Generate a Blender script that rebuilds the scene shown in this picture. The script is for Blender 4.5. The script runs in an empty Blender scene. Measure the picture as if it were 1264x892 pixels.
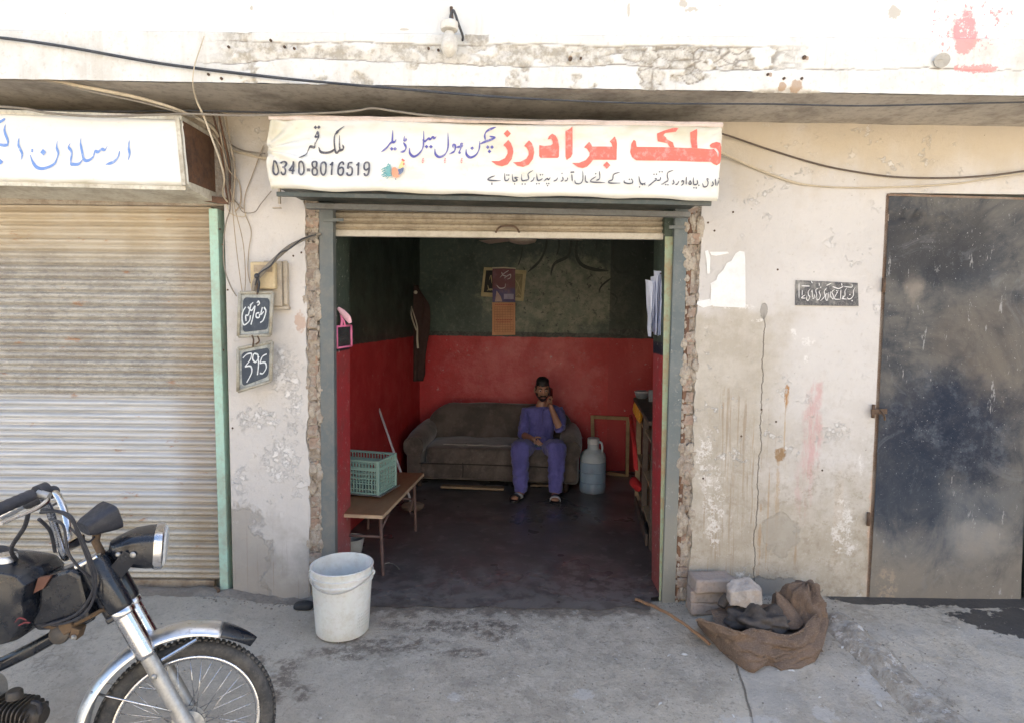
import bpy, bmesh, math, random
from mathutils import Vector, Matrix, noise as mn
C = bpy.context.scene.collection
R = math.radians
random.seed(7)
# ---------------------------------------------------------------- camera
CAMY, CAMZ, FPX = -3.75, 1.75, 780.0
PITCH, ROLL = R(4.35), 0.0105
cd = bpy.data.cameras.new('camera'); cd.sensor_width = 36; cd.lens = 36 * FPX / 1264
cd.clip_start = .05; cd.clip_end = 3000
cam = bpy.data.objects.new('camera', cd); C.objects.link(cam)
cam.matrix_world = Matrix.Translation((0, CAMY, CAMZ)) @ Matrix.Rotation(R(90) - PITCH, 4, 'X') @ Matrix.Rotation(ROLL, 4, 'Z')
bpy.context.scene.camera = cam
CM = cam.matrix_world.to_3x3().copy()
# ---------------------------------------------------------------- light: open shade, sun behind the building
sc = bpy.context.scene
w = bpy.data.worlds.new('World'); sc.world = w; w.use_nodes = True
nt = w.node_tree; bg = nt.nodes['Background']
sky = nt.nodes.new('ShaderNodeTexSky'); sky.sky_type = 'NISHITA'; sky.sun_disc = False
SUN_EL, SUN_AZ = R(50), R(20)          # azimuth from +Y (behind the shops) towards +X
sky.sun_elevation = SUN_EL; sky.sun_rotation = SUN_AZ
sky.dust_density = 3.0; sky.air_density = 1.0; sky.ozone_density = 1.0
nt.links.new(sky.outputs[0], bg.inputs[0]); bg.inputs[1].default_value = 0.13
sd = bpy.data.lights.new('sun', 'SUN'); sd.energy = 5.0; sd.angle = R(.53); sd.color = (1, .95, .87)
so = bpy.data.objects.new('sun', sd); C.objects.link(so)
dv = Vector((math.sin(SUN_AZ) * math.cos(SUN_EL), math.cos(SUN_AZ) * math.cos(SUN_EL), math.sin(SUN_EL)))
so.rotation_euler = dv.to_track_quat('Z', 'Y').to_euler(); so.location = dv * 40
sc.view_settings.view_transform = 'Standard'; sc.view_settings.look = 'None'
sc.view_settings.exposure = 1.92; sc.view_settings.gamma = 1
sc.view_settings.use_white_balance = True; sc.view_settings.white_balance_temperature = 6750; sc.view_settings.white_balance_tint = 9
sc.cycles.max_bounces = 8; sc.cycles.diffuse_bounces = 5
sc.cycles.use_denoising = True
# ---------------------------------------------------------------- measuring helpers (photo pixel -> a point on a real plane)
def ray(px, py):
    return CM @ Vector(((px - 632) / FPX, -(py - 446) / FPX, -1))
def P(px, py, Y):
    d = ray(px, py); t = (Y - CAMY) / d.y
    return Vector((d.x * t, Y, CAMZ + d.z * t))
def G(px, py, z=0.0):
    d = ray(px, py); t = (z - CAMZ) / d.z
    return Vector((d.x * t, CAMY + d.y * t, z))
def PX(px, Y, py=450): return P(px, py, Y).x
def PZ(py, Y, px=632): return P(px, py, Y).z
# ---------------------------------------------------------------- mesh helpers
class MB:
    def __init__(s): s.v = []; s.f = []; s.u = []
    def add(s, vs, fs):
        n = len(s.v); s.v += [tuple(v) for v in vs]; s.f += [tuple(i + n for i in f) for f in fs]; return s
    def box(s, a, b, M=None):
        x0, y0, z0 = a; x1, y1, z1 = b
        vs = [Vector(p) for p in ((x0,y0,z0),(x1,y0,z0),(x1,y1,z0),(x0,y1,z0),(x0,y0,z1),(x1,y0,z1),(x1,y1,z1),(x0,y1,z1))]
        if M: vs = [M @ v for v in vs]
        return s.add(vs, [(0,3,2,1),(4,5,6,7),(0,1,5,4),(1,2,6,5),(2,3,7,6),(3,0,4,7)])
    def bar(s, p, q, w, h=None, up=Vector((0,0,1))):
        p = Vector(p); q = Vector(q); h = h or w; d = (q - p).normalized()
        if abs(d.dot(up)) > .98: up = Vector((0,1,0))
        a = d.cross(up).normalized() * w / 2; b = a.cross(d).normalized() * h / 2
        vs = [p-a-b, p+a-b, p+a+b, p-a+b, q-a-b, q+a-b, q+a+b, q-a+b]
        return s.add(vs, [(0,1,2,3),(4,7,6,5),(0,4,5,1),(1,5,6,2),(2,6,7,3),(3,7,4,0)])
    def tube(s, pts, r, seg=8, smooth=0, cap=True, flat=None, up=None):
        pts = [Vector(p) for p in pts]
        rs = list(r) if hasattr(r, '__len__') else [r] * len(pts)
        if smooth: pts, rs = catmull(pts, rs, smooth)
        n = len(pts); t = [(pts[min(i+1,n-1)] - pts[max(i-1,0)]).normalized() for i in range(n)]
        a = (up or (Vector((0,0,1)) if abs(t[0].z) < .9 else Vector((1,0,0)))).cross(t[0]).normalized()
        vs = []; fs = []
        for i in range(n):
            a = (a - t[i] * a.dot(t[i])).normalized(); b = t[i].cross(a)
            for k in range(seg):
                th = 2 * math.pi * k / seg
                vs.append(pts[i] + a * (rs[i] * math.cos(th)) + b * (rs[i] * (flat or 1) * math.sin(th)))
        for i in range(n - 1):
            for k in range(seg):
                k2 = (k + 1) % seg
                fs.append((i*seg+k, i*seg+k2, (i+1)*seg+k2, (i+1)*seg+k))
        if cap: fs += [tuple(range(seg))[::-1], tuple((n-1)*seg + k for k in range(seg))]
        return s.add(vs, fs)
    def lathe(s, prof, c=(0,0,0), seg=24, M=None, a0=0, a1=2*math.pi):
        vs = []; fs = []; full = abs(a1 - a0 - 2*math.pi) < 1e-6; m = seg if full else seg + 1
        for r, z in prof:
            for k in range(m):
                th = a0 + (a1 - a0) * k / seg
                v = Vector((r * math.cos(th), r * math.sin(th), z))
                if M: v = M @ v
                vs.append(v + Vector(c))
        for i in range(len(prof) - 1):
            for k in range(seg):
                k2 = (k + 1) % m
                fs.append((i*m+k, i*m+k2, (i+1)*m+k2, (i+1)*m+k))
        return s.add(vs, fs)
    def prism(s, poly, y0, y1):                      # polygon of (x, z), thickness along y
        n = len(poly)
        vs = [(x, y0, z) for x, z in poly] + [(x, y1, z) for x, z in poly]
        fs = [tuple(range(n)), tuple(range(n, 2*n))[::-1]] + [(i, i+n, (i+1)%n+n, (i+1)%n) for i in range(n)]
        return s.add(vs, fs)
    def grid(s, nx, ny, fn):
        vs = [fn(i / nx, j / ny) for j in range(ny + 1) for i in range(nx + 1)]
        return s.add(vs, [(j*(nx+1)+i, j*(nx+1)+i+1, (j+1)*(nx+1)+i+1, (j+1)*(nx+1)+i) for j in range(ny) for i in range(nx)])
    def ell(s, c, r, seg=14, rings=9, M=None, fn=None):
        c = Vector(c); vs = []
        for j in range(rings + 1):
            ph = math.pi * j / rings - math.pi / 2
            for k in range(seg):
                th = 2 * math.pi * k / seg
                v = Vector((math.cos(ph) * math.cos(th), math.cos(ph) * math.sin(th), math.sin(ph)))
                v = fn(v) if fn else Vector((v.x * r[0], v.y * r[1], v.z * r[2]))
                if M: v = M @ v
                vs.append(c + v)
        fs = [(j*seg+k, j*seg+(k+1)%seg, (j+1)*seg+(k+1)%seg, (j+1)*seg+k) for j in range(rings) for k in range(seg)]
        return s.add(vs, fs)
    def build(s, name, mat, parent=None, smooth=True, bevel=0, auto=True, fix=True):
        me = bpy.data.meshes.new(name); me.from_pydata(s.v, [], s.f)
        bm = bmesh.new(); bm.from_mesh(me)
        bmesh.ops.remove_doubles(bm, verts=bm.verts, dist=1e-5)
        if fix: bmesh.ops.recalc_face_normals(bm, faces=bm.faces)
        if smooth and auto:
            for e in bm.edges:
                e.smooth = len(e.link_faces) == 2 and e.calc_face_angle(0) < R(38)
        bm.to_mesh(me); bm.free()
        if smooth: me.shade_smooth() if False else [setattr(p, 'use_smooth', True) for p in me.polygons]
        if mat: me.materials.append(mat)
        o = bpy.data.objects.new(name, me); C.objects.link(o)
        if parent: o.parent = parent
        if bevel:
            b = o.modifiers.new('bevel', 'BEVEL'); b.width = bevel; b.segments = 2; b.limit_method = 'ANGLE'; b.angle_limit = R(40)
        return o
def catmull(pts, rs, k):
    out = []; ro = []; n = len(pts)
    for i in range(n - 1):
        p0, p1, p2, p3 = pts[max(i-1,0)], pts[i], pts[i+1], pts[min(i+2,n-1)]
        for j in range(k):
            t = j / k
            out.append(.5 * ((2*p1) + (p2-p0)*t + (2*p0-5*p1+4*p2-p3)*t*t + (3*p1-p0-3*p2+p3)*t*t*t))
            ro.append(rs[i] * (1-t) + rs[i+1] * t)
    return out + [pts[-1]], ro + [rs[-1]]
def tag(o, label=None, cat=None, group=None, kind=None):
    if label: o['label'] = label
    if cat: o['category'] = cat
    if group: o['group'] = group
    if kind: o['kind'] = kind
    return o
def thing(name, label, cat, loc=(0,0,0), rz=0, group=None, rot=None):
    o = bpy.data.objects.new(name, None); C.objects.link(o); o.empty_display_size = .1
    o.location = loc; o.rotation_euler = rot or (0, 0, rz)
    return tag(o, label, cat, group)
def inst(o, parent=None, loc=None, rot=None, scale=None):
    c = o.copy(); C.objects.link(c)
    if parent: c.parent = parent
    if loc is not None: c.location = loc
    if rot is not None: c.rotation_euler = rot
    if scale is not None: c.scale = scale
    return c
def sstep(a, b, x):
    t = max(0, min(1, (x - a) / (b - a))); return t*t*(3-2*t)
def fbm(x, y, z=0, o=4): return mn.fractal(Vector((x, y, z)), 1.0, 2.0, o) 
# ---------------------------------------------------------------- material helper
class Mat:
    def __init__(s, name, world=True):
        s.m = bpy.data.materials.new(name); s.m.use_nodes = True; s.t = s.m.node_tree
        s.b = s.t.nodes['Principled BSDF']
        if world: s.p = s.nd('ShaderNodeNewGeometry').outputs['Position']
        else: s.p = s.nd('ShaderNodeTexCoord').outputs['Object']
        s.sep = None
    def nd(s, k): return s.t.nodes.new(k)
    def L(s, a, b): s.t.links.new(a, b)
    def put(s, inp, v):
        if v is None: return
        if isinstance(v, bpy.types.NodeSocket): s.L(v, inp)
        elif isinstance(v, (int, float)):
            try: inp.default_value = v
            except TypeError: inp.default_value = (v, v, v, 1)
        else: inp.default_value = tuple(v) + ((1,) if len(v) == 3 and len(inp.default_value) == 4 else ())
    def xyz(s, i):
        if not s.sep: s.sep = s.nd('ShaderNodeSeparateXYZ'); s.L(s.p, s.sep.inputs[0])
        return s.sep.outputs[i]
    def ma(s, op, a, b=0.0, c=None, clamp=False):
        n = s.nd('ShaderNodeMath'); n.operation = op; n.use_clamp = clamp
        s.put(n.inputs[0], a); s.put(n.inputs[1], b)
        if c is not None: s.put(n.inputs[2], c)
        return n.outputs[0]
    def noise(s, scale, detail=6, rough=.6, st=(1,1,1), off=(0,0,0), dist=0):
        mp = s.nd('ShaderNodeMapping'); s.L(s.p, mp.inputs[0]); mp.inputs['Scale'].default_value = st; mp.inputs['Location'].default_value = off
        n = s.nd('ShaderNodeTexNoise'); s.L(mp.outputs[0], n.inputs['Vector'])
        n.inputs['Scale'].default_value = scale; n.inputs['Detail'].default_value = detail; n.inputs['Roughness'].default_value = rough; n.inputs['Distortion'].default_value = dist
        return n.outputs[0]
    def voro(s, scale, feat='F1', st=(1,1,1), rnd=1):
        mp = s.nd('ShaderNodeMapping'); s.L(s.p, mp.inputs[0]); mp.inputs['Scale'].default_value = st
        n = s.nd('ShaderNodeTexVoronoi'); n.feature = feat; s.L(mp.outputs[0], n.inputs['Vector']); n.inputs['Scale'].default_value = scale
        n.inputs['Randomness'].default_value = rnd
        return n.outputs[0]
    def ss(s, v, a, b, lo=0.0, hi=1.0):
        n = s.nd('ShaderNodeMapRange'); n.interpolation_type = 'SMOOTHSTEP'
        s.put(n.inputs[0], v); n.inputs[1].default_value = a; n.inputs[2].default_value = b; n.inputs[3].default_value = lo; n.inputs[4].default_value = hi
        return n.outputs[0]
    def mix(s, f, a, b, mode='MIX'):
        n = s.nd('ShaderNodeMix'); n.data_type = 'RGBA'; n.blend_type = mode
        s.put(n.inputs[0], f); s.put(n.inputs[6], a); s.put(n.inputs[7], b); return n.outputs[2]
    def mul(s, *a):
        r = a[0]
        for b in a[1:]: r = s.ma('MULTIPLY', r, b)
        return r
    def inv(s, a): return s.ma('SUBTRACT', 1.0, a)
    def mx(s, *a):
        r = a[0]
        for b in a[1:]: r = s.ma('MAXIMUM', r, b)
        return r
    def blob(s, ax, ay, cx, cy, rx, ry, jit=.5, ns=8, soft=.25, off=0):   # ragged elliptical patch, 1 inside
        dx = s.ma('DIVIDE', s.ma('SUBTRACT', s.xyz(ax), cx), rx); dy = s.ma('DIVIDE', s.ma('SUBTRACT', s.xyz(ay), cy), ry)
        d = s.ma('ADD', s.ma('POWER', s.ma('ABSOLUTE', dx), 2.2), s.ma('POWER', s.ma('ABSOLUTE', dy), 2.2))
        n = s.noise(ns, 9, .72, off=(off + cx * 3.7, off*.7, off*1.3 + cy * 1.3))
        d = s.ma('ADD', d, s.ma('MULTIPLY', s.ma('SUBTRACT', n, .5), jit * 13))
        return s.ss(d, 1 + soft, 1 - soft)
    def bump(s, h, dist=.01, strength=.6, prev=None):
        n = s.nd('ShaderNodeBump'); n.inputs['Distance'].default_value = dist; n.inputs['Strength'].default_value = strength
        s.L(h, n.inputs['Height'])
        if prev: s.L(prev, n.inputs['Normal'])
        return n.outputs[0]
    def out(s, col=None, rough=.8, metal=0, normal=None, spec=None, **k):
        s.put(s.b.inputs['Base Color'], col); s.put(s.b.inputs['Roughness'], rough); s.put(s.b.inputs['Metallic'], metal)
        if normal: s.L(normal, s.b.inputs['Normal'])
        if spec is not None: s.put(s.b.inputs['Specular IOR Level'], spec)
        for kk, v in k.items(): s.put(s.b.inputs[kk.replace('_', ' ')], v)
        return s.m
def simple(name, col, rough=.6, metal=0, var=.25, dirt=None, dscale=9, bs=60, bd=.0015, world=False, amt=.5, spec=None, **k):
    M = Mat(name, world)
    n = M.noise(dscale, 7, .65)
    c2 = dirt or tuple(x * .55 for x in col)
    c = M.mix(M.mul(M.ss(n, .42, .72), amt), tuple(min(1, x * (1 + var * .3)) for x in col), c2)
    c = M.mix(M.mul(M.ss(M.noise(dscale * 7, 4, .7), .45, .7), amt * .6), c, c2)
    r = M.ss(M.noise(dscale * 2.3, 4, .6), .3, .7, max(0, rough - .1), min(1, rough + .12))
    return M.out(c, r, metal, M.bump(M.noise(bs, 5, .7), bd, .6), spec=spec, **k)
# ================================================================ MATERIALS: walls and ground
def plaster(name, kind):
    M = Mat(name); z = M.xyz(2); x = M.xyz(0)
    big = M.noise(1.1, 5, .6, off=(3,1,2)); mid = M.noise(5, 8, .68); fine = M.noise(38, 6, .7); streak = M.noise(3.2, 7, .7, st=(2.6,1,.22))
    c = M.mix(M.ss(big, .35, .7), (.60,.575,.55), (.535,.51,.485))
    c = M.mix(M.mul(M.ss(mid, .5, .72), .35), c, (.50,.455,.40))
    c = M.mix(M.mul(M.ss(fine, .56, .74), .4), c, (.40,.36,.31))
    bh = M.ma('ADD', M.ma('MULTIPLY', mid, .5), M.ma('MULTIPLY', fine, .35))
    # grime climbing from the ground
    base = M.ss(M.ma('ADD', z, M.ma('MULTIPLY', M.ma('SUBTRACT', mid, .5), -.9)), .62, .02)
    c = M.mix(M.mul(base, .75), c, (.27,.245,.21))
    # flakes of the newer white coat
    flake = M.mul(M.ss(M.noise(9, 9, .78, off=(9,4,1)), .585, .60), M.ss(M.noise(1.6, 3, .5, off=(5,2,8)), .46, .62))
    if kind == 'right':
        # older dirty coat on the lower left of the wall, with an irregular upper edge
        zt = M.ma('ADD', z, M.ma('MULTIPLY', M.ma('SUBTRACT', M.noise(6, 6, .6), .5), .35))
        lowz = M.ss(zt, PZ(372, 0) + .03, PZ(384, 0) - .03)
        leftx = M.ss(M.ma('ADD', x, M.ma('MULTIPLY', M.ma('SUBTRACT', M.noise(2.2, 6, .7), .5), .9)), PX(1010, 0), PX(925, 0))
        old = M.mul(lowz, M.mx(leftx, M.ss(zt, .95, .45)))
        c = M.mix(M.mul(old, .85), c, M.mix(M.mul(M.ss(streak, .42, .7), .35), M.mix(M.ss(M.noise(6,8,.75,off=(7,1,7)), .38, .62), (.49,.45,.385), (.40,.355,.285)), (.34,.29,.22)))
        # brown and ochre drips
        dr = M.mul(M.ss(M.noise(7, 7, .75, st=(4.5,1,.13), off=(1,0,2)), .55, .68), M.blob(0, 2, PX(930,0), .62, .30, .70, .35, 3))
        c = M.mix(M.mul(dr, .7), c, (.33,.19,.075))
        dr2 = M.mul(M.ss(M.noise(30, 5, .6, st=(2,1,.06)), .52, .6), M.blob(0, 2, PX(905,0), .75, .16, .55, .3, 5))
        c = M.mix(M.mul(dr2, .45), c, (.25,.16,.08))
        for px, py, rx, ry, col, a in ((970, 482, .013, .085, (.36,.17,.045), .95), (962, 556, .030, .040, (.26,.15,.06), .9), (958, 610, .014, .22, (.40,.26,.13), .45), (967, 530, .005, .16, (.45,.32,.18), .6), (935, 690, .010, .30, (.36,.2,.08), .6), (946, 640, .005, .3, (.40,.22,.08), .5), (1033, 640, .03, .3, (.6,.5,.4), .3)):
            c = M.mix(M.mul(M.blob(0, 2, PX(px,0,py), PZ(py,0), rx, ry, .45, 16, .5), a, M.ss(M.noise(24, 7, .8, st=(1.5,1,.25)), .36, .5)), c, col)
        # faded pink brush mark
        pk = M.mul(M.blob(0, 2, PX(1001,0,530), PZ(530,0), .055, .27, .5, 10, .9), M.ss(M.noise(14, 7, .8, st=(2,1,.3)), .38, .56), .6)
        c = M.mix(pk, c, (.55,.27,.27))
        pk = M.mul(M.blob(0, 2, PX(990,0,600), PZ(600,0), .05, .2, .5, 10, .9), M.ss(M.noise(18, 7, .8, st=(2,1,.3)), .42, .58), .4)
        c = M.mix(pk, c, (.55,.33,.32))
        # orange primer beside the gate
        pk = M.mul(M.blob(0, 2, PX(1078,0,600), PZ(620,0), .028, .5, .3, 9, .5), .5); c = M.mix(pk, c, (.60,.33,.19))
        pk = M.mul(M.blob(0, 2, PX(1090,0,330), PZ(330,0), .012, .14, .3, 9, .5), .7); c = M.mix(pk, c, (.45,.14,.06))
        # general grime of the lower wall
        lowg = M.ss(M.ma('ADD', z, M.ma('MULTIPLY', M.ma('SUBTRACT', M.noise(2.2, 6, .7, off=(4,1,1)), .5), 1.1)), 1.55, .35)
        c = M.mix(M.mul(lowg, M.ss(M.noise(7, 9, .8, off=(2,6,1)), .40, .62), .6), c, (.36,.315,.245))
        c = M.mix(M.mul(lowg, M.ss(M.noise(20, 8, .8, off=(6,6,1)), .50, .64), .55), c, (.27,.225,.165))
        c = M.mix(M.mul(M.ss(M.noise(55, 6, .8, off=(6,2,1)), .58, .66), lowg, .6), c, (.66,.63,.58))
        # scrubbed white touches and flakes
        for px, py, rx, ry in ((978,410,.02,.028),(995,417,.04,.022),(993,440,.012,.03),(862,372,.05,.022),(905,376,.11,.012),(1040,650,.06,.16),(868,560,.04,.16),(930,392,.06,.012),(1062,560,.012,.09),(880,620,.05,.2)):
            m = M.mul(M.blob(0, 2, PX(px,0,py), PZ(py,0), rx*1.1, ry*1.1, .5, 12, .5), M.ss(M.noise(26, 9, .82), .50, .53), .7)
            c = M.mix(m, c, (.74,.72,.69))
        # bare cement where the render fell off
        cem = M.blob(0, 2, PX(962,0,665), .42, .11, .13, .3, 5, .10); c = M.mix(M.mul(cem, .65), c, (.36,.33,.28)); bh = M.ma('SUBTRACT', bh, M.mul(cem, .25))
        cem = M.blob(0, 2, PX(960,0,735), .10, .25, .07, .35, 9, .06); c = M.mix(M.mul(cem, .8), c, (.27,.255,.23)); bh = M.ma('SUBTRACT', bh, M.mul(cem, .8))
        cem = M.blob(0, 2, PX(941,0,382), PZ(382,0), .022, .045, .3, 12, .08); c = M.mix(M.mul(cem, .8), c, (.30,.28,.25)); bh = M.ma('SUBTRACT', bh, M.mul(cem, .6))
        # long crack
        cx = M.ma('ADD', PX(938,0,500), M.ma('MULTIPLY', M.ma('SUBTRACT', M.noise(3.5, 6, .65, st=(0,0,1)), .5), .12))
        cr = M.mul(M.ss(M.ma('ABSOLUTE', M.ma('SUBTRACT', x, cx)), .0036, .0006), M.ss(z, PZ(378,0), PZ(400,0)))
        c = M.mix(M.mul(cr, .75), c, (.14,.11,.085)); bh = M.ma('SUBTRACT', bh, M.mul(cr, 1.2))
        # yellowish tan tone, stronger towards the canopy slab
        dm = M.ss(M.ma('ADD', z, M.ma('MULTIPLY', M.ma('SUBTRACT', M.noise(4, 6, .6, st=(1,1,.5)), .5), .9)), 2.35, 2.85)
        c = M.mix(M.mul(dm, .6), c, (.46,.37,.24))
    else:
        dm = M.ss(M.ma('ADD', z, M.ma('MULTIPLY', M.ma('SUBTRACT', M.noise(5, 6, .6), .5), .7)), 2.45, 2.8)
        c = M.mix(M.mul(dm, .55), c, (.42,.35,.25))
        g = M.blob(0, 2, PX(300,0,690), PZ(700,0), .17, .36, .4, 4, .25); c = M.mix(M.mul(g, .75), c, (.34,.31,.275)); bh = M.ma('SUBTRACT', bh, M.mul(g, .5))
        for px, py, rx, ry in ((348,455,.07,.13),(318,520,.10,.05),(362,500,.05,.16),(300,600,.04,.10),(345,570,.08,.1)):
            m = M.mul(M.blob(0, 2, PX(px,0,py), PZ(py,0), rx*1.1, ry*1.1, .5, 9, .5), M.ss(M.noise(20, 9, .82), .49, .52), .75); c = M.mix(m, c, (.78,.76,.74)); bh = M.ma('ADD', bh, M.mul(m, .4))
        rs = M.mul(M.blob(0, 2, PX(372,0,400), PZ(400,0), .03, .06, .4, 18, .3), .5); c = M.mix(rs, c, (.40,.2,.1))
        rs = M.mul(M.ss(M.noise(7, 7, .75, st=(4.5,1,.13)), .55, .66), M.ss(z, .75, .2), .5); c = M.mix(rs, c, (.20,.14,.09))
    c = M.mix(M.mul(flake, .7), c, (.70,.685,.665)); bh = M.ma('ADD', bh, M.mul(flake, .35))
    pit = M.ss(M.voro(16, rnd=1), .055, .03); pit = M.mul(pit, M.ss(M.noise(3, 3, .5, off=(7,7,7)), .5, .6))
    c = M.mix(M.mul(pit, .8), c, (.16,.13,.10)); bh = M.ma('SUBTRACT', bh, pit)
    return M.out(c, M.ss(mid, .3, .7, .72, .92), 0, M.bump(bh, .012, .8))
m_plR = plaster('weathered_plaster_right', 'right'); m_plL = plaster('weathered_plaster_left', 'left')

def fascia_mat():
    M = Mat('slab_plaster'); z = M.xyz(2)
    at = M.nd('ShaderNodeAttribute'); at.attribute_name = 'peel'; peel = at.outputs['Fac']
    at2 = M.nd('ShaderNodeAttribute'); at2.attribute_name = 'crack'; crack = at2.outputs['Fac']
    mid = M.noise(6, 8, .68); fine = M.noise(45, 6, .7)
    c = M.mix(M.ss(mid, .35, .7), (.72,.715,.69), (.63,.62,.585))
    c = M.mix(M.mul(M.ss(fine, .52, .70), .45), c, (.45,.42,.36)); c = M.mix(M.mul(M.ss(M.noise(2.2, 8, .75, off=(3,3,3)), .52, .66), .45), c, (.50,.46,.39))
    pc = M.mix(M.ss(M.noise(22, 7, .7), .4, .62), (.66,.63,.57), (.33,.29,.225))
    c = M.mix(M.mul(peel, .8), c, pc)
    c = M.mix(M.mul(crack, .85), c, (.13,.10,.07))
    pk = M.mul(M.mx(M.blob(0, 2, PX(1187,-.5,40), PZ(42,-.5), .055, .085, .3, 22, .12), M.blob(0, 2, PX(1200,-.5,82), PZ(82,-.5), .10, .02, .6, 40, .1), M.mul(M.blob(0, 2, PX(1190,-.5,45), PZ(45,-.5), .14, .09, .4, 12, .2), M.ss(M.noise(40, 5, .7), .58, .62))), .8)
    c = M.mix(pk, c, (.72,.25,.24))
    rust = M.mx(*[M.blob(0, 2, PX(a,-.5,b), PZ(b,-.5), r_, r_, .25, 40, .3) for a, b, r_ in ((993,71,.010),(704,73,.010),(948,92,.010),(963,106,.02),(980,106,.03))])
    c = M.mix(M.mul(rust, .7), c, (.33,.19,.09))
    stv = M.mul(M.ss(M.noise(5, 6, .7, st=(3,1,.15)), .55, .7), .25); c = M.mix(stv, c, (.42,.38,.30))
    bh = M.ma('ADD', M.ma('MULTIPLY', mid, .4), M.ma('MULTIPLY', fine, .3)); bh = M.ma('ADD', bh, M.mul(peel, M.noise(30, 6, .75), 1.2))
    return M.out(c, .85, 0, M.bump(bh, .008, .8))
m_fascia = fascia_mat()
def upper_mat():
    M = Mat('upper_wall_plaster'); mid = M.noise(3, 8, .7); f = M.noise(40, 6, .75); z = M.xyz(2); x = M.xyz(0)
    c = M.mix(M.ss(mid, .38, .68), (.76,.755,.73), (.68,.67,.635)); c = M.mix(M.mul(M.ss(M.noise(4, 7, .75, st=(2.5,1,.3)), .54, .68), .35), c, (.50,.47,.40))
    pk = M.mx(M.blob(0, 2, PX(1187,-.5,38), PZ(34,-.5), .060, .090, .35, 16, .3), M.blob(0, 2, PX(1170,-.5,52), PZ(50,-.5), .045, .03, .4, 20, .3), M.mul(M.blob(0, 2, PX(1195,-.5,30), PZ(30,-.5), .22, .17, .3, 6, .4), M.ss(M.noise(36, 6, .75), .57, .60)))
    c = M.mix(M.mul(pk, M.ss(M.noise(30, 6, .8), .36, .44), .85), c, (.72,.24,.25))
    for px, py, rx_, ry_ in ((842,5,.02,.02),(852,12,.03,.012),(775,15,.006,.05),(1100,12,.03,.03),(900,50,.01,.01),(500,40,.02,.005),(312,16,.008,.01)):
        c = M.mix(M.mul(M.blob(0, 2, PX(px,-.5,py), PZ(py,-.5), rx_, ry_, .6, 26, .2), .7), c, (.42,.37,.30))
    pit = M.mul(M.ss(M.voro(11), .05, .03), M.ss(M.noise(2, 3, .5), .5, .58)); c = M.mix(M.mul(pit, .6), c, (.25,.21,.17))
    return M.out(c, .88, 0, M.bump(M.ma('ADD', mid, M.mul(f, .3)), .006, .7))

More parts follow.
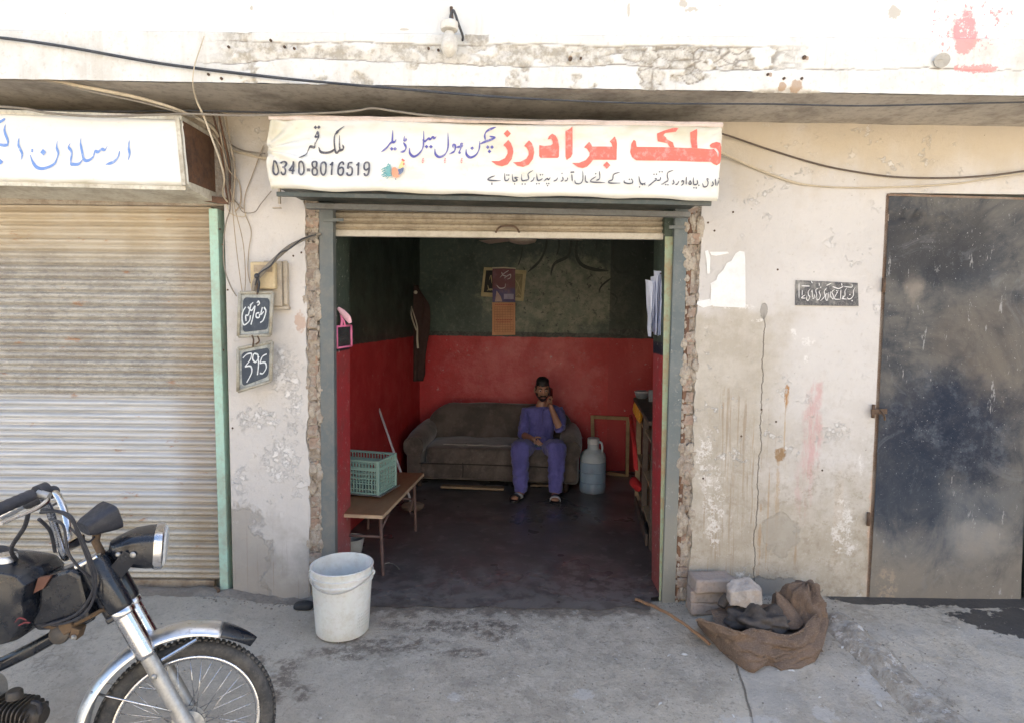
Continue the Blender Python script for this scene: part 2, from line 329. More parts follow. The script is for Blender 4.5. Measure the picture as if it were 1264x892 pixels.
def ground_mat():
    M = Mat('worn_concrete'); x = M.xyz(0); y = M.xyz(1)
    big = M.noise(.9, 5, .6, off=(2,0,1)); mid = M.noise(4.2, 9, .7); fine = M.noise(55, 6, .75); sm = M.noise(15, 7, .7)
    c = M.mix(M.ss(big, .35, .68), (.54,.485,.40), (.44,.39,.32))
    c = M.mix(M.mul(M.ss(mid, .44, .66), .7), c, (.31,.275,.225))
    c = M.mix(M.mul(M.ss(sm, .50, .64), .6), c, (.60,.545,.46)); c = M.mix(M.mul(M.ss(M.noise(9, 9, .8, off=(9,9,2)), .52, .62), .4), c, (.25,.22,.185)); c = M.mix(M.mul(M.ss(M.noise(28, 7, .8, off=(1,9,2)), .56, .63), .55), c, (.14,.125,.105))
    c = M.mix(M.mul(M.ss(fine, .55, .68), .55), c, (.13,.12,.105))
    c = M.mix(M.mul(M.ss(M.noise(90, 4, .8, off=(4,4,0)), .60, .66), .5), c, (.5,.48,.44))
    dust = M.mul(M.ss(x, -.35, -.8), M.ss(big, .3, .6), .45); c = M.mix(dust, c, (.46,.42,.36))
    # damp stains near the doorway and brown spots towards the bike
    th = M.ma('ADD', M.ma('ABSOLUTE', M.ma('ADD', y, .02)), M.ma('MULTIPLY', M.ma('SUBTRACT', M.noise(5.5, 8, .7), .5), -.75))
    damp = M.mul(M.ss(th, .20, .10), M.ss(M.ma('ABSOLUTE', x), 1.0, .8))
    sp = [G(610,775), G(480,790), G(575,800), G(348,830), G(375,845), G(420,800), G(310,812), G(505,889), G(560,770)]
    rr = [(.10,.09),(.22,.07),(.12,.03),(.07,.16),(.045,.05),(.18,.05),(.08,.06),(.16,.04),(.3,.05)]
    spots = M.mx(*[M.mul(M.blob(0, 1, p.x, p.y, a*1.15, b*1.15, .5, 9, .8), M.ss(M.noise(17, 9, .8, off=(3,3,3)), .42, .56), .9) for p, (a, b) in zip(sp, rr)])
    d = M.mx(M.mul(damp, .75), spots)
    c = M.mix(M.mul(d, .85), c, (.105,.078,.058))
    # pale cement skim right of the joint
    j0, j1 = G(905,800), G(935,892)
    jx = M.ma('ADD', M.ma('MULTIPLY', M.ma('SUBTRACT', y, j0.y), (j1.x-j0.x)/(j1.y-j0.y)), j0.x)
    jx = M.ma('ADD', jx, M.ma('MULTIPLY', M.ma('SUBTRACT', M.noise(4,5,.6), .5), .05))
    dj = M.ma('SUBTRACT', x, jx)
    outm = M.ss(y, -.25, -.4)
    c = M.mix(M.mul(M.ss(dj, 0, .02), M.ss(M.noise(3,7,.7,off=(1,1,1)), .38, .6), outm, .5), c, (.46,.445,.42))
    jc = M.mul(M.ss(M.ma('ABSOLUTE', dj), .008, .002), outm, .7); c = M.mix(jc, c, (.10,.09,.075))
    # hair cracks
    vc = M.nd('ShaderNodeTexVoronoi'); vc.feature = 'DISTANCE_TO_EDGE'; vc.inputs['Scale'].default_value = .8
    wv = M.nd('ShaderNodeVectorMath'); wv.operation = 'ADD'; nn = M.nd('ShaderNodeTexNoise'); nn.inputs['Scale'].default_value = 3; nn.inputs['Detail'].default_value = 6
    M.L(M.p, nn.inputs['Vector']); M.L(M.p, wv.inputs[0]); sc_ = M.nd('ShaderNodeVectorMath'); sc_.operation = 'SCALE'; sc_.inputs['Scale'].default_value = .5; M.L(nn.outputs['Color'], sc_.inputs[0]); M.L(sc_.outputs[0], wv.inputs[1]); M.L(wv.outputs[0], vc.inputs['Vector'])
    hc = M.mul(M.ss(vc.outputs[0], .004, .001), M.ss(M.noise(1.4,3,.5,off=(6,1,1)), .5, .58), .3); c = M.mix(hc, c, (.11,.10,.085))
    # splashes of whitewash and droppings
    wh = M.mul(M.ss(M.noise(7, 8, .8, off=(3,8,1)), .655, .675), .7)
    for px, py, a, b in ((720,845,.05,.04),(1090,840,.10,.1),(560,850,.04,.03),(925,880,.12,.05),(1020,870,.05,.05)):
        g = G(px,py); wh = M.mx(wh, M.mul(M.blob(0,1,g.x,g.y,a,b,.6,26,.15), .55))
    c = M.mix(wh, c, (.58,.565,.54))
    # wet run-off lying below the gate
    wet = 0
    w1 = G(1180,752); w2 = G(1240,772); w3 = G(1085,748)
    wm = M.mx(M.blob(0,1,w1.x+.1,-.03,.75,.11,.3,7,.05), M.blob(0,1,w2.x+.12,w2.y-.02,.36,.15,.5,6,.05), M.blob(0,1,w3.x-.02,-.02,.30,.09,.16,6,.05))
    c = M.mix(M.mul(wm, .93), c, (.035,.035,.038))
    r = M.ss(mid, .3, .7, .78, .93); r = M.ma('SUBTRACT', r, M.mul(d, .25)); r = M.ma('SUBTRACT', r, M.mul(wm, .45))
    bh = M.ma('ADD', M.mul(mid, .9), M.ma('ADD', M.mul(sm, .6), M.mul(fine, .4))); bh = M.ma('SUBTRACT', bh, M.mul(jc, .8)); bh = M.mul(bh, M.ma('SUBTRACT', 1.0, M.mul(wm, .7)))
    return M.out(c, r, 0, M.bump(bh, .022, .9))
m_ground = ground_mat()

def floor_mat():
    M = Mat('wet_dark_floor'); mid = M.noise(3, 8, .68); big = M.noise(1.3, 4, .6, off=(4,4,4)); fine = M.noise(40, 5, .7); y = M.xyz(1)
    c = M.mix(M.ss(mid, .30, .75), (.080,.068,.062), (.140,.120,.108))
    c = M.mix(M.mul(M.ss(M.ma('ADD', M.noise(8,7,.7), M.mul(M.ss(y,.9,.0), .12)), .53, .66), .55), c, (.22,.20,.18))
    c = M.mix(M.mul(M.ss(M.ma('ADD', y, M.mul(M.ma('SUBTRACT', mid, .5), .6)), 2.3, 2.55), .7), c, (.22,.21,.20))
    c = M.mix(M.mul(M.ss(fine, .6, .7), .3), c, (.18,.165,.15))
    return M.out(c, M.ss(big, .35, .65, .24, .55), 0, M.bump(M.ma('ADD', mid, M.mul(fine, .3)), .004, .35), spec=.55)
m_floor = floor_mat()

ZL = 1.75 - (420 - 391.5) / 780 * 7.19           # height of the painted dado inside
def room_paint(name, side=False, back=False):
    M = Mat(name); z = M.xyz(2); x = M.xyz(0)
    mid = M.noise(3.4, 8, .7); fine = M.noise(26, 7, .72); zz = M.ma('ADD', z, M.ma('MULTIPLY', M.ma('SUBTRACT', M.noise(12, 4, .6), .5), .03))
    red = M.mix(M.ss(mid, .36, .66), (.52,.032,.036), (.42,.026,.028))
    red = M.mix(M.mul(M.ss(fine, .5, .68), .4), red, (.42,.09,.085))
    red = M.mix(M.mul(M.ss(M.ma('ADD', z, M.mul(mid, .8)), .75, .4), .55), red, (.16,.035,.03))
    grn = M.mix(M.ss(mid, .38, .64), (.060,.092,.072), (.034,.056,.044))
    grn = M.mix(M.mul(M.ss(fine, .5, .66), .45), grn, (.14,.165,.13))
    bh = M.ma('ADD', mid, M.mul(fine, .4))
    if back:
        worn = M.blob(0, 2, PX(690,3.35,380), PZ(365,3.35), .75, .42, .35, 4, .5)
        gw = M.mix(M.ss(M.noise(11, 8, .75), .42, .6), (.16,.19,.135), (.30,.305,.23))
        gw = M.mix(M.ss(M.noise(17, 8, .8, off=(2,5,1)), .56, .60), gw, (.03,.04,.03))
        grn = M.mix(M.mul(worn, .85), grn, gw)
        redlit = M.blob(0, 2, PX(650,3.35,460), PZ(465,3.35), .85, .42, .4, 3, .6)  # lighter centre: daylight from the doorway put into the red paint
        red = M.mix(M.mul(redlit, .7), red, M.mix(M.ss(M.noise(8,7,.7), .4, .62), (.58,.13,.13), (.52,.075,.08)))
        bx = M.ss(x, PX(749,3.35)-.004, PX(749,3.35)+.004)
        red = M.mix(M.mul(bx, .8), red, (.40,.026,.030)); grn = M.mix(M.mul(bx, .75), grn, (.018,.03,.024))
        bandh = M.ma('ADD', ZL + .05, M.mul(bx, .05))
    else: bandh = ZL + .05
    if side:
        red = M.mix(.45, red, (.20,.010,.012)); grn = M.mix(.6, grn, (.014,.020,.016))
    chip = M.mul(M.ss(M.noise(9, 8, .8, off=(8,3,3)), .64, .65), .8)
    red = M.mix(chip, red, (.48,.42,.40))
    band = M.mix(M.ss(fine, .45, .6), (.020,.026,.024), (.06,.07,.058))
    c = M.mix(M.ss(zz, ZL - .004, ZL + .004), red, M.mix(M.ss(M.ma('SUBTRACT', zz, bandh), -.004, .004), band, grn))
    dust = M.mul(M.ss(M.noise(14, 8, .8, off=(1,2,3)), .6, .66), .3); c = M.mix(dust, c, (.36,.35,.33))
    return M.out(c, M.ss(mid, .3, .7, .42, .62), 0, M.bump(bh, .012, .55))
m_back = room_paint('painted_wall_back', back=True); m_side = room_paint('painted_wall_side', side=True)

def jamb_mat(name, right):
    M = Mat(name); z = M.xyz(2); mid = M.noise(7, 8, .7); fine = M.noise(40, 6, .7)
    red = M.mix(M.ss(mid, .4, .65), (.42,.035,.042), (.30,.05,.05)); red = M.mix(M.mul(M.ss(z, .75, .1), .6), red, (.34,.17,.16) if not right else (.26,.10,.08))
    grn = M.mix(M.ss(mid, .4, .65), (.035,.055,.042), (.06,.085,.065))
    c = M.mix(M.ss(z, 1.50, 1.51), red, M.mix(M.ss(z, 1.58, 1.585), (.012,.016,.028), grn))
    ch = M.mul(M.ss(M.noise(24, 8, .8), .60, .62), .75); c = M.mix(ch, c, (.55,.51,.48))
    return M.out(c, .6, 0, M.bump(M.ma('ADD', mid, M.mul(fine, .4)), .006, .6))
m_jambL = jamb_mat('painted_jamb_left', 0); m_jambR = jamb_mat('painted_jamb_right', 1)
m_soffit = simple('sooty_concrete_soffit', (.44,.40,.345), .9, dirt=(.19,.165,.14), dscale=3.5, amt=.85, world=True, bd=.004, bs=30)
m_upper = upper_mat()
m_ceil = simple('dark_ceiling', (.10,.10,.09), .9, dirt=(.05,.05,.045), world=True)
def brick_mat():
    M = Mat('dusty_old_brick'); n = M.noise(14, 8, .7); f = M.noise(60, 5, .7)
    oi = M.nd('ShaderNodeObjectInfo').outputs['Random']
    c = M.mix(oi, (.36,.25,.19), (.27,.215,.175)); c = M.mix(M.ss(n, .42, .62), c, (.36,.325,.28)); c = M.mix(M.mul(M.ss(f, .5, .65), .5), c, (.15,.12,.095))
    return M.out(c, .93, 0, M.bump(M.ma('ADD', n, M.mul(f, .5)), .012, .9))
m_brick = brick_mat()
m_mortar = simple('crumbling_mortar', (.40,.355,.295), .95, dirt=(.21,.155,.115), dscale=14, amt=.8, world=True, bd=.02, bs=28)

# ================================================================ GROUND
def gz(x, y):
    if y > .02: return -.03 - .0 * x
    a = -y; s = -.043 * min(a, 3.2) - (.02 * sstep(3.2, 5, a))
    s += .055 * sstep(.95, 1.5, x) * sstep(1.1, .25, a)
    s += .045 * sstep(-1.35, -1.75, x) * sstep(.9, .2, a)
    s += .010 * fbm(x*1.3, y*1.3, 2, 3) * sstep(.05, .4, a) + .0022 * fbm(x*9, y*9, 1, 3)
    return s
def axis(lo, hi, st, far):
    a = [lo + i * st for i in range(int(round((hi - lo) / st)) + 1)]
    d = st
    while a[-1] < far: d *= 1.5; a.append(a[-1] + d)
    d = st
    while a[0] > -far: d *= 1.5; a.insert(0, a[0] - d)
    return a
xs = axis(-2.6, 3.0, .035, 400); ys = axis(-2.9, .14, .035, 400)
gm = MB(); NX = len(xs)
gm.v = [(x, y, gz(x, y)) for y in ys for x in xs]
gm.f = [(j*NX+i, j*NX+i+1, (j+1)*NX+i+1, (j+1)*NX+i) for j in range(len(ys)-1) for i in range(NX-1)]
tag(gm.build('ground', m_ground), kind='structure', label='worn grey concrete forecourt in front of the shops')

# raised cement hump running from the sack to the lower right
def hump():
    a, b = G(1020,765,.0), G(1175,905,-.06); d = (b - a); L = d.length; d.normalize(); nrm = Vector((-d.y, d.x, 0))
    m = MB()
    def f(u, v):
        t = (v - .5) * 2; wd = .105 * (1 + .25 * fbm(u*5, 3)) + .03*u
        p = a + d * (u * (L + .9)) + nrm * (t * wd + .03 * fbm(u*4, 8))
        h = .085 * max(0, 1 - t*t) * (.75 + .45 * fbm(u*9, v*2, 5)) * sstep(0, .06, u) + .008 * fbm(p.x*22, p.y*22, 3) * (1 - t*t)
        return (p.x, p.y, gz(p.x, p.y) - .006 + max(h, 0) * 1.0)
    m.grid(120, 22, f)
    return m
M = Mat('crumbly_kerb_cement'); n1 = M.noise(9, 9, .75); n2 = M.noise(45, 6, .75)
cc = M.mix(M.ss(n1, .4, .62), (.46,.43,.385), (.31,.275,.23)); cc = M.mix(M.mul(M.ss(n2, .52, .66), .6), cc, (.17,.145,.12)); cc = M.mix(M.mul(M.ss(M.noise(12,8,.8,off=(5,5,5)), .55, .60), .8), cc, (.68,.66,.63))
m_hump = M.out(cc, .95, 0, M.bump(M.ma('ADD', n1, M.mul(n2, .5)), .02, .9))
tag(hump().build('kerb', m_hump), kind='structure', label='low broken cement hump across the forecourt')

# shop floor: ragged front edge over the ground
m = MB(); xl, xr = -1.62, 1.95
N = 90
def flr(u, v):
    x = xl + (xr - xl) * u
    e = -.10 + .06 * fbm(x*5, 1, 1, 5) + .02 * fbm(x*19, 3, 1, 3)
    y = e + (3.75 - e) * (v ** 1.6)
    inside = abs(x) < 1.01 if x < 0 else x < .86
    if not inside: y = max(y, .05)
    return (x, y, (gz(x, y) + .005 if y < .0 else .004 + .003 * fbm(x*2, y*2)) if y < .03 else .006 + .004 * fbm(x*2, y*2))
m.grid(N, 60, flr)
tag(m.build('shop_floor', m_floor), kind='structure', label='dark wet cement floor inside the shop')

# ================================================================ BUILDING
bld = thing('shop_building', 'single storey front of whitewashed plaster shops with a projecting cracked canopy slab', 'building', (0,0,0))
ZS = PZ(150, 0, 900)                                # soffit height at the wall
def jag(x0, z0, z1, amp, n, seed):
    return [(x0 + amp * fbm(seed, z0 + (z1-z0)*i/n*4.2, 0, 5) + amp*.5*mn.noise(Vector((seed, i*1.7, 0))), z0 + (z1 - z0) * i / n) for i in range(n + 1)]
XPL0, XPL1 = PX(283, 0), PX(380, 0); XD0, XD1 = PX(393, 0, 480), PX(851, 0, 320)
XD0 = -1.148; XD1 = PX(842, 0, 500)
ZTOP = 2.9
# plaster skins (2 cm) over the brick cores
jl = jag(XPL1, -.06, ZTOP, .019, 120, 3.1)
m = MB().prism([(XPL0, -.06)] + jl + [(XPL0, ZTOP)], -.018, .02)
m.build('left_pier_plaster', m_plL, bld, smooth=False)
MB().box((XPL0, .02, -.06), (XD0 + .0, .30, ZTOP)).build('left_pier_core', m_mortar, bld, smooth=False)
XR0 = PX(857, 0, 500); XG0 = PX(1092, 0, 300) ; XG1 = PX(1078, 0, 700); XGR = PX(1375, 0)
ZG = PZ(240, 0, 1180)
jr = jag(XR0, -.06, ZTOP, .019, 120, 7.7)[::-1]
rw = [(XG1 + .0, -.06), (XG0 + .004, ZG), (XGR, ZG + .0), (XGR, -.06), (XGR + 2.2, -.06), (XGR + 2.2, ZTOP)] + jr
MB().prism(rw, -.018, .02).build('right_wall_plaster', m_plR, bld, smooth=False)
MB().box((XD1 + .0, .02, -.06), (XG1 - .01, .30, ZTOP)).build('right_wall_core', m_mortar, bld, smooth=False)
MB().box((XG1 - .01, .02, ZG + .01), (XGR + .01, .30, ZTOP)).box((XGR + .01, .02, -.06), (XGR + 2.2, .30, ZTOP)).build('gate_wall_core', m_mortar, bld, smooth=False)
MB().box((XD0, .07, PZ(255,0)), (XD1, .30, ZTOP)).build('door_lintel', m_mortar, bld, smooth=False)
MB().box((-6.5, .02, 2.36), (XPL0, .30, ZTOP)).box((-6.5, .02, -.06), (-4.2, .3, 2.36)).build('left_shop_lintel', m_mortar, bld, smooth=False)
# canopy slab: fascia as a finely modelled cracked plaster face
YF = -.53
SX0, SX1 = -6.5, 6.0
def slabz(x, px_l, px_r):       # height of a line running from photo y px_l (left edge) to px_r (right edge)
    a, b = P(0, px_l, YF), P(1264, px_r, YF)
    return a.z + (b.z - a.z) * (x - a.x) / (b.x - a.x)
def crack_line(x, base, amp, seed): return base + amp * fbm(x*1.6, seed, 0, 6) + amp*.35*fbm(x*11, seed, 2, 3)
fv = []; fp = []; fc = []
XA, XB = -2.95, 3.1; NXF, NZF = 720, 44
m = MB()
for j in range(NZF + 1):
    v = j / NZF
    for i in range(NXF + 1):
        x = XA + (XB - XA) * i / NXF
        zb = slabz(x, 97.5, 118.5) + .0025 * fbm(x*14, 4) ; zt = slabz(x, 36, 47)
        z = zb + (zt - zb) * v; y = YF
        pxq = 632 + x / 3.12 * FPX
        e = sstep(235, 300, pxq) * sstep(1010, 930, pxq)
        k1 = crack_line(x, zb + (zt - zb) * .42, .022, 3.3); k2 = crack_line(x, zb + (zt - zb) * .80, .012, 9.1)
        pl = 0
        nz = fbm(x*7, z*12, 5, 5)
        if e > 0:
            band = sstep(k1 - .004, k1 + .004, z) * sstep(k2 + .004, k2 - .004, z)
            pl = e * band * sstep(-.32, -.22, nz)
            pl = max(pl, e * sstep(.36, .42, fbm(x*5, z*5, 9, 5)))
        cr = sstep(.0042, .0012, abs(z - k1)) * sstep(230, 260, pxq) * (.55 + .45*sstep(-.2,.2,fbm(x*3,1,1)))
        cr = max(cr, sstep(.0038, .001, abs(z - k2)) * e * .7)
        vn = mn.voronoi(Vector((x*13, z*19, 1.3)), distance_metric='DISTANCE')[0]
        blk = sstep(.10, .03, vn[1] - vn[0]) * pl * sstep(620, 860, pxq)
        cr = max(cr, blk * .8)
        notch = 0
        if abs(pxq - 968) < 40: notch = sstep(max(.035 * (1 - abs(pxq-968)/40) + .012*fbm(x*30,1), 1e-4), 0, z - zb)
        vv = sstep(.0022, .0008, abs(x - (PX(1027, YF, 60) + .006*fbm(z*14, 7)))) * (z > k1); vv = max(vv, sstep(.0022,.0008, abs(x - (PX(1083, YF, 60) + .006*fbm(z*14, 3)))) * (z > k1) * .7)
        cr = max(cr, vv * .2)
        y += .013 * pl * (.55 + .6 * fbm(x*16, z*16, 2, 4)) + .005 * cr + .018 * notch + .0015 * fbm(x*4, z*4, 6, 3)
        if v > .99: y += .01
        fp.append(max(pl, notch)); fc.append(cr + notch * .3)
        m.v.append((x, y, z))
m.f = [(j*(NXF+1)+i, j*(NXF+1)+i+1, (j+1)*(NXF+1)+i+1, (j+1)*(NXF+1)+i) for j in range(NZF) for i in range(NXF)]
me = bpy.data.meshes.new('slab_fascia'); me.from_pydata(m.v, [], m.f)
for nm, arr in (('peel', fp), ('crack', fc)):
    a = me.attributes.new(nm, 'FLOAT', 'POINT'); a.data.foreach_set('value', arr)
me.materials.append(m_fascia); [setattr(p, 'use_smooth', True) for p in me.polygons]
o = bpy.data.objects.new('slab_fascia', me); C.objects.link(o); o.parent = bld
# slab body behind the fascia
def seg(x0, x1, zb0, zb1, zt0, zt1, y0, y1, mb):
    vs = [(x0,y0,zb0),(x1,y0,zb1),(x1,y1,zb1),(x0,y1,zb0),(x0,y0,zt0),(x1,y0,zt1),(x1,y1,zt1),(x0,y1,zt0)]
    return mb.add(vs, [(0,3,2,1),(4,5,6,7),(0,1,5,4),(1,2,6,5),(2,3,7,6),(3,0,4,7)])
m = MB()
zb = lambda x: slabz(x, 97.5, 118.5); zt = lambda x: slabz(x, 36, 47)
n = 40
def sof(u, v):
    x = SX0 + (SX1 - SX0) * u; y = YF + .022 + (-.02 + .30 - YF) * v
    z = zb(x) + .004 + (.016 if v > 0 else 0) * 0 + .004 * fbm(x*3, y*3, 1, 4)
    return (x, y, z + (.0 if v else 0))
m.grid(160, 12, sof); m.build('canopy_soffit', m_soffit, bld)
m = MB(); seg(SX0, SX1, zb(SX0)+.02, zb(SX1)+.02, zt(SX0)+.0, zt(SX1)+.0, YF + .045, .30, m)
seg(SX0, XA, zb(SX0), zb(XA), zt(SX0), zt(XA), YF, YF+.04, m); seg(XB, SX1, zb(XB), zb(SX1), zt(XB), zt(SX1), YF, YF+.04, m)
m.build('canopy_slab', m_upper, bld, smooth=False)
# lip under the plaster edge
# upper wall, set back a little; unseen top sized to shade the forecourt
def upw(u, v):
    x = SX0 + (SX1 - SX0) * u; z0 = zt(x) - .03; z = z0 + (4.9 - z0) * v**2.2
    return (x, YF + .012 + .002 * fbm(x*2, z*2), z)
m = MB(); m.grid(160, 16, upw); m.build('upper_wall', m_upper, bld)
MB().box((SX0, YF + .05, 3.2), (SX1, 6.0, 4.9)).build('shade_block', m_upper, bld, smooth=False)  # unseen block added above to keep the sun off the forecourt
# room
C0 = Vector((PX(518, 3.44, 420), 3.44)); U = Vector((math.cos(R(5.6)), -math.sin(R(5.6)))); V = Vector((-math.sin(R(5.6)), -math.cos(R(5.6))))
def room(u, v, z=0): q = C0 + U * u + V * v; return Vector((q.x, q.y, z))
RZ = -R(5.6)
def wallgrid(name, p0, p1, z0, z1, mat, amp=.006, nx=60, nz=50):
    d = (p1 - p0); nn_ = Vector((d.y, -d.x, 0)).normalized()
    m = MB(); m.grid(nx, nz, lambda a, b: p0 + d * a + Vector((0,0,z0 + (z1-z0)*b)) + nn_ * amp * fbm(a*d.length*2.2, b*3, p0.x, 4))
    return m.build(name, mat, bld)
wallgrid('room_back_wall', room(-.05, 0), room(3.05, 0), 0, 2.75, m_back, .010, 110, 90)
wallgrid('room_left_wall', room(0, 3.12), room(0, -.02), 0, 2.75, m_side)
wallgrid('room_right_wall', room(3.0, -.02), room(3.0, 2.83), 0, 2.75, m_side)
MB().box((-1.7, .30, 2.62), (2.2, 3.8, 2.70)).build('room_ceiling', m_ceil, bld, smooth=False)
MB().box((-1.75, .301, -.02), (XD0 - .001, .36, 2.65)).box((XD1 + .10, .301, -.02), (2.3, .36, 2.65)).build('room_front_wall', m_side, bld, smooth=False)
MB().box((-1.9, 3.6, 0), (2.6, 3.7, 3.2)).box((-1.9,.3,0),(-1.8,3.6,3.2)).box((2.3,.3,0),(2.4,3.6,3.2)).build('outer_walls', m_mortar, bld, smooth=False)
# jamb reveals
XJL = PX(412, 0, 480) ; XJR = PX(820, 0, 450)
# left pier reveal leans with the measured doorway line: 411@y295 to 414@y690
def jamb(name, pt, pb, ybk, side, mat):
    # pt/pb: photo x at top and bottom of the front edge
    xt = P(pt, 295, .03).x; xb = P(pb, 700, .03).x
    m = MB(); zt_ = 2.45
    f = lambda z: xb + (xt - xb) * (z / 2.13)
    o2 = -.10 if side < 0 else .06
    vs = []
    for z in (-.03, zt_):
        x = f(z); xo = x + o2
        vs += [(x, .03, z), (xo, .03, z), (xo, ybk, z), (x, ybk, z)]
    m.add(vs, [(0,1,5,4),(1,2,6,5),(2,3,7,6),(3,0,4,7),(0,3,2,1),(4,5,6,7)])
    return m.build(name, mat, bld, smooth=False, bevel=.006)
jamb('left_jamb', 411.5, 414, .40, -1, m_jambL)
jamb('right_jamb', 820.5, 818, .32, 1, m_jambR)
# exposed brick ends in the broken plaster beside the door frame
bs = []
bk = MB(); bk.box((-.5,-.5,-.5),(.5,.5,.5)); 
b0 = bk.build('brick', m_brick, bld, smooth=False)
bm = bmesh.new(); bm.from_mesh(b0.data); bmesh.ops.subdivide_edges(bm, edges=bm.edges, cuts=2, use_grid_fill=True)
for v in bm.verts: v.co += Vector((mn.noise(v.co*3.1), mn.noise(v.co*2.7 + Vector((5,0,0))), mn.noise(v.co*3.3 + Vector((0,7,0))))) * .10; v.co *= .96
bm.to_mesh(b0.data); bm.free()
first = True
for xa, xb_, seed in ((XPL1 - .004, XD0 + .002, 1), (XD1 - .004, XR0 + .006, 2)):
    z = .02; k = 0
    while z < 2.55:
        h = .062 + .012 * random.random(); wd = (xb_ - xa) * (.70 + .45 * random.random())
        b = b0 if first else inst(b0, bld); first = False
        b.location = ((xa + xb_) / 2 + random.uniform(-.008, .008), .012 + random.uniform(-.002, .022), z + h/2); b.scale = (wd, .05, h * .93)
        b.rotation_euler = (random.uniform(-.06,.06), random.uniform(-.12,.12), random.uniform(-.25,.25)); z += h + .004; k += 1
# rough broken render filling the strips; bricks show where it has fallen out
for xa, xb_, nm in ((XPL1 - .03, XD0 + .004, 'broken_render'), (XD1 - .006, XR0 + .03, 'broken_render')):
    m = MB(); m.grid(16, 420, lambda u, v: Vector((xa + (xb_ - xa)*u, .004 + .030*max(0, fbm(xa*7 + u*1.2, v*21, 1, 5) + .12) - .012*abs(fbm(u*3 + xa, v*60, 4, 4)), -.02 + 2.62*v)))
    m.build(nm, m_mortar, bld, auto=False)
# crumbs of render clinging to the bricks
m = MB()
for xa, xb_ in ((XPL1, XD0), (XD1, XR0)):
    for i in range(420):
        z = random.uniform(0, 2.6); r_ = random.uniform(.004, .012) * (2.2 if mn.noise(Vector((z*3, xa, 2))) > .1 else 1)
        sd_ = random.random()
        m.ell((random.choice((xa, xb_, random.uniform(xa, xb_))) + random.uniform(-.008,.008), random.uniform(-.010, .010), z), (1,1,1), 7, 5, fn=lambda v: Vector((v.x*r_, v.y*r_*.7, v.z*r_*1.5)) * (1 + .5*mn.noise(v*2.5 + Vector((i*3.3, sd_*9, 0)))))
tag(m.build('render_crumbs', m_mortar, bld, smooth=False), kind='stuff')
# ================================================================ LETTERING TOOLS (flat print laid on the signs)
def ribbon(mb, pts, w, on, lift, pen=68, mn_=.35, k=5, taper=True):
    ps, _ = catmull([Vector((x, y, 0)) for x, y in pts], [1]*len(pts), k if len(pts) > 2 or taper else 1)
    n = len(ps); L = []; Rr = []
    pv = Vector((math.cos(R(pen)), -math.sin(R(pen)), 0))
    for i, p in enumerate(ps):
        t = (ps[min(i+1, n-1)] - ps[max(i-1, 0)]).normalized(); nn_ = Vector((-t.y, t.x, 0))
        q = w * (mn_ + (1 - mn_) * abs(t.x * pv.y - t.y * pv.x)) / 2
        if taper: q *= .25 + .75 * min(1, min(i, n-1-i) / max(1, n*.16))
        L.append(p + nn_ * q); Rr.append(p - nn_ * q)
    vs = [on(v.x, v.y, lift) for v in L] + [on(v.x, v.y, lift) for v in Rr]
    mb.add(vs, [(i, i+1, n+i+1, n+i) for i in range(n-1)])
def diamond(mb, c, r, on, lift):
    x, y = c; mb.add([on(x-r, y, lift), on(x, y-r*1.05, lift), on(x+r, y, lift), on(x, y+r*1.05, lift)], [(0,1,2,3)])
def polyprint(mb, poly, on, lift):
    bm = bmesh.new(); bm.faces.new([bm.verts.new((x, y, 0)) for x, y in poly]).normal_update(); bmesh.ops.triangulate(bm, faces=bm.faces)
    for ax in (0, 1):
        lo = min(p[ax] for p in poly); hi = max(p[ax] for p in poly); k = lo + 2.2
        while k < hi:
            co = [0, 0, 0]; no = [0, 0, 0]; co[ax] = k; no[ax] = 1
            bmesh.ops.bisect_plane(bm, geom=bm.verts[:] + bm.edges[:] + bm.faces[:], plane_co=co, plane_no=no); k += 2.2
    bm.verts.index_update()
    mb.add([on(v.co.x, v.co.y, lift) for v in bm.verts], [tuple(v.index for v in f.verts) for f in bm.faces]); bm.free()
def paint(name, col, rough=.6, wear=.3):
    M = Mat(name); n = M.noise(30, 7, .75)
    c = M.mix(M.mul(M.ss(n, .50, .66), wear), col, tuple(min(1, .5 + x*.4) for x in col)); return M.out(c, rough)

# ================================================================ MAIN SIGN BOX
YS = -.42
def cloth_mat(name, warm):
    M = Mat(name); z = M.xyz(2); n = M.noise(3.2, 6, .65, st=(1,1,2.2)); f = M.noise(30, 6, .7)
    c = M.mix(M.ss(n, .42, .68), (.77,.77,.745), warm); 
    at = M.nd('ShaderNodeAttribute'); at.attribute_name = 'soil'
    c = M.mix(M.mul(at.outputs['Fac'], .75), c, (.50,.45,.30))
    c = M.mix(M.mul(M.ss(f, .56, .70), M.ss(n, .45, .6), .3), c, (.50,.46,.32))
    return M.out(c, .62, 0, M.bump(M.ma('ADD', n, M.mul(f, .15)), .010, .5), spec=.3)
m_ban1 = cloth_mat('main_banner_cloth', (.75,.725,.62)); m_ban2 = cloth_mat('left_banner_cloth', (.77,.755,.72))
m_boxdark = simple('dark_green_painted_sheet', (.055,.070,.068), .55, dirt=(.14,.14,.125), dscale=5, amt=.7, world=True)
m_rustwood = simple('rusty_brown_board', (.16,.085,.05), .85, dirt=(.06,.04,.035), dscale=6, amt=.9, world=True, bd=.004)
m_creamtin = simple('cream_painted_tin', (.60,.58,.50), .6, dirt=(.28,.22,.15), dscale=7, amt=.7, world=True)
